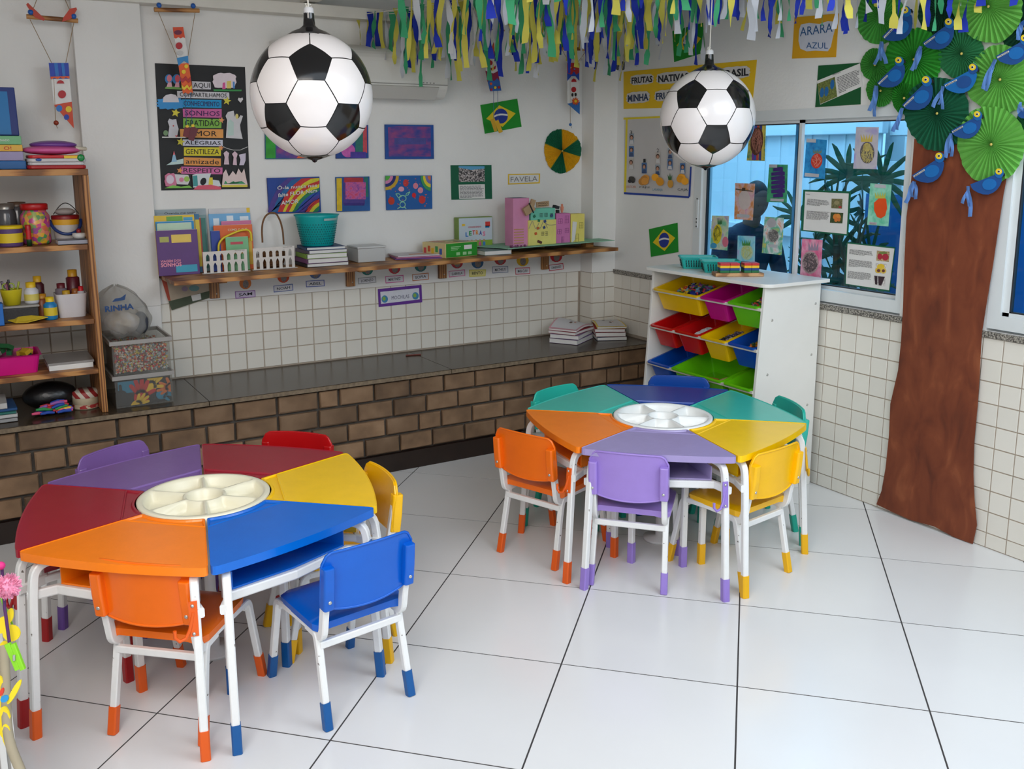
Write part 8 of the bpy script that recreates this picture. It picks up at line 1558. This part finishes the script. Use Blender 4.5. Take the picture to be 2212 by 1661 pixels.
# ---- person standing outside
def skin_mesh(name, pts, edges, rads, root_i=0, sub=2):
    me = bpy.data.meshes.new(name); me.from_pydata([tuple(p) for p in pts], edges, []); o = bpy.data.objects.new(name, me); COL.objects.link(o)
    sk = o.modifiers.new('skin', 'SKIN'); sk.use_smooth_shade = True
    if not me.skin_vertices: me.skin_vertices.new() if hasattr(me.skin_vertices, 'new') else None
    lay = me.skin_vertices[0].data if len(me.skin_vertices) else None
    if lay:
        for i, r in enumerate(rads): lay[i].radius = r if isinstance(r, tuple) else (r, r); lay[i].use_root = i == root_i
    ss = o.modifiers.new('sub', 'SUBSURF'); ss.levels = sub; ss.render_levels = sub
    bpy.context.view_layer.update(); dg = bpy.context.evaluated_depsgraph_get(); m2 = bpy.data.meshes.new_from_object(o.evaluated_get(dg)); bpy.data.objects.remove(o); bpy.data.meshes.remove(me)
    mb = MB(); mb.v = [v.co.copy() for v in m2.vertices]; mb.f = [list(p.vertices) for p in m2.polygons]; mb.sm = [True]*len(mb.f); bpy.data.meshes.remove(m2); return mb
PX = 4.22; hd_ = onX(1640, 432, PX); pbase = Vector((PX, hd_.y+0.10, 0)); ps = empty('person', pbase, 0, 'person in a dark blue shirt standing outside the window looking down', 'person')
fwd = Vector((-0.25, -0.968, 0)); lat = Vector((0.968, -0.25, 0)); Hh = hd_.z
SKIN = mat('brown_skin', (110, 74, 58), 0.6); SHIRT = mat('dark_blue_shirt', (24, 40, 64), 0.85, bump=0.2, bscale=40); TROU = mat('dark_trousers', (28, 34, 48), 0.85); HAIR = mat('black_hair', (18, 16, 16), 0.7)
def J(f_, l_, z): return pbase+fwd*f_+lat*l_+Vector((0, 0, z))
sh = Hh-0.25; hip = Hh-0.78; kn = hip*0.52
tors = skin_mesh('torso', [J(0, 0, hip), J(0.0, 0, hip+0.18), J(0.01, 0, hip+0.36), J(0.02, 0, sh), J(0.05, 0, sh+0.09), J(0.0, 0.19, sh), J(0.0, -0.19, sh), J(0.06, 0.24, sh-0.28), J(0.06, -0.24, sh-0.28), J(0.24, 0.16, sh-0.40), J(0.24, -0.16, sh-0.40), J(0.0, 0.09, hip-0.08), J(0, -0.09, hip-0.08), J(0.0, 0.10, kn), J(0, -0.10, kn), J(-0.02, 0.11, 0.07), J(-0.02, -0.11, 0.07), J(0.14, 0.12, 0.035), J(0.14, -0.12, 0.035)],
                 [(0, 1), (1, 2), (2, 3), (3, 4), (3, 5), (3, 6), (5, 7), (6, 8), (7, 9), (8, 10), (0, 11), (0, 12), (11, 13), (12, 14), (13, 15), (14, 16), (15, 17), (16, 18)],
                 [(0.15, 0.11), (0.15, 0.11), (0.165, 0.115), (0.12, 0.09), 0.055, 0.072, 0.072, 0.052, 0.052, 0.036, 0.036, 0.09, 0.09, 0.06, 0.06, 0.042, 0.042, 0.04, 0.04])
obj('body', tors, SHIRT, ps)
# head bent forward: skull, face with nose, lips and chin, ear, hair
hc = J(0.10, 0, sh+0.245); Mh = Matrix((( fwd.x, lat.x, 0), (fwd.y, lat.y, 0), (0, 0, 1))) @ Matrix.Rotation(R(22), 3, 'Y')
def hf(u, v):
    th = PI*v; ph = 2*PI*u; x, y, z = math.sin(th)*math.cos(ph), math.sin(th)*math.sin(ph), math.cos(th)
    rx, ry, rz = 0.098, 0.074, 0.118; jaw = max(0, -z); X = rx*x*(1-0.10*jaw)+0.014*jaw*max(0, x); Y = ry*y*(1-0.38*jaw*jaw); Zz = rz*z
    if x > 0.6: 
        X += 0.024*math.exp(-((z+0.12)/0.13)**2-(y/0.16)**2)*max(0, x)+0.008*math.exp(-((z+0.48)/0.08)**2-(y/0.28)**2)+0.006*math.exp(-((z-0.22)/0.1)**2-(y/0.5)**2)-0.010*math.exp(-((z-0.03)/0.09)**2-((abs(y)-0.34)/0.14)**2)+0.008*math.exp(-((z+0.82)/0.12)**2)
    return hc+Mh @ Vector((X, Y, Zz))
obj('head', MB().grid(hf, 40, 30, closeu=True), SKIN, ps); obj('neck', MB().tube([J(0.03, 0, sh+0.04), J(0.06, 0, sh+0.13), hc+Mh @ Vector((-0.03, 0, -0.06))], 0.058, 14), SKIN, ps)
def hair(u, v): p = hf(u, v*0.52); return hc+(p-hc)*1.06+Mh @ Vector((-0.016, 0, 0.006))
obj('hair', MB().grid(hair, 40, 16, closeu=True), HAIR, ps)
for s in (-1, 1):
    obj('ear', MB().ball(hc+Mh @ Vector((-0.012, s*0.074, -0.005)), 0.03, 12, 8, (0.7, 0.3, 1.0), Matrix.Identity(3)), SKIN, ps); obj('eye', MB().ball(hc+Mh @ Vector((0.078, s*0.028, 0.006)), 0.009, 10, 8), pmat((60, 50, 44), 0.3), ps)
    w0 = J(0.24, 0.16*s, sh-0.40); hand_c = w0+fwd*0.09+lat*(-0.05*s)+Vector((0, 0, -0.02)); f_dir = (hand_c-w0).normalized()
    hm = MB().ball(w0.lerp(hand_c, 0.55), 0.045, 12, 8, (1.0, 1.0, 0.55))
    for q in range(4): b0 = hand_c+lat*((q-1.5)*0.019); ln = (0.062, 0.072, 0.068, 0.052)[q]; hm.tube([b0-f_dir*0.03, b0+f_dir*ln*0.45, b0+f_dir*ln*0.8+Vector((0, 0, -0.02)), b0+f_dir*ln*0.85+Vector((0, 0, -0.042))], 0.0085, 7, rad=[0.0095, 0.009, 0.008, 0.006])
    hm.tube([w0+f_dir*0.02-lat*(0.03*s), w0+f_dir*0.055-lat*(0.055*s), w0+f_dir*0.085-lat*(0.05*s)], 0.01, 7, rad=[0.012, 0.0105, 0.008]); obj('hand', hm, SKIN, ps)
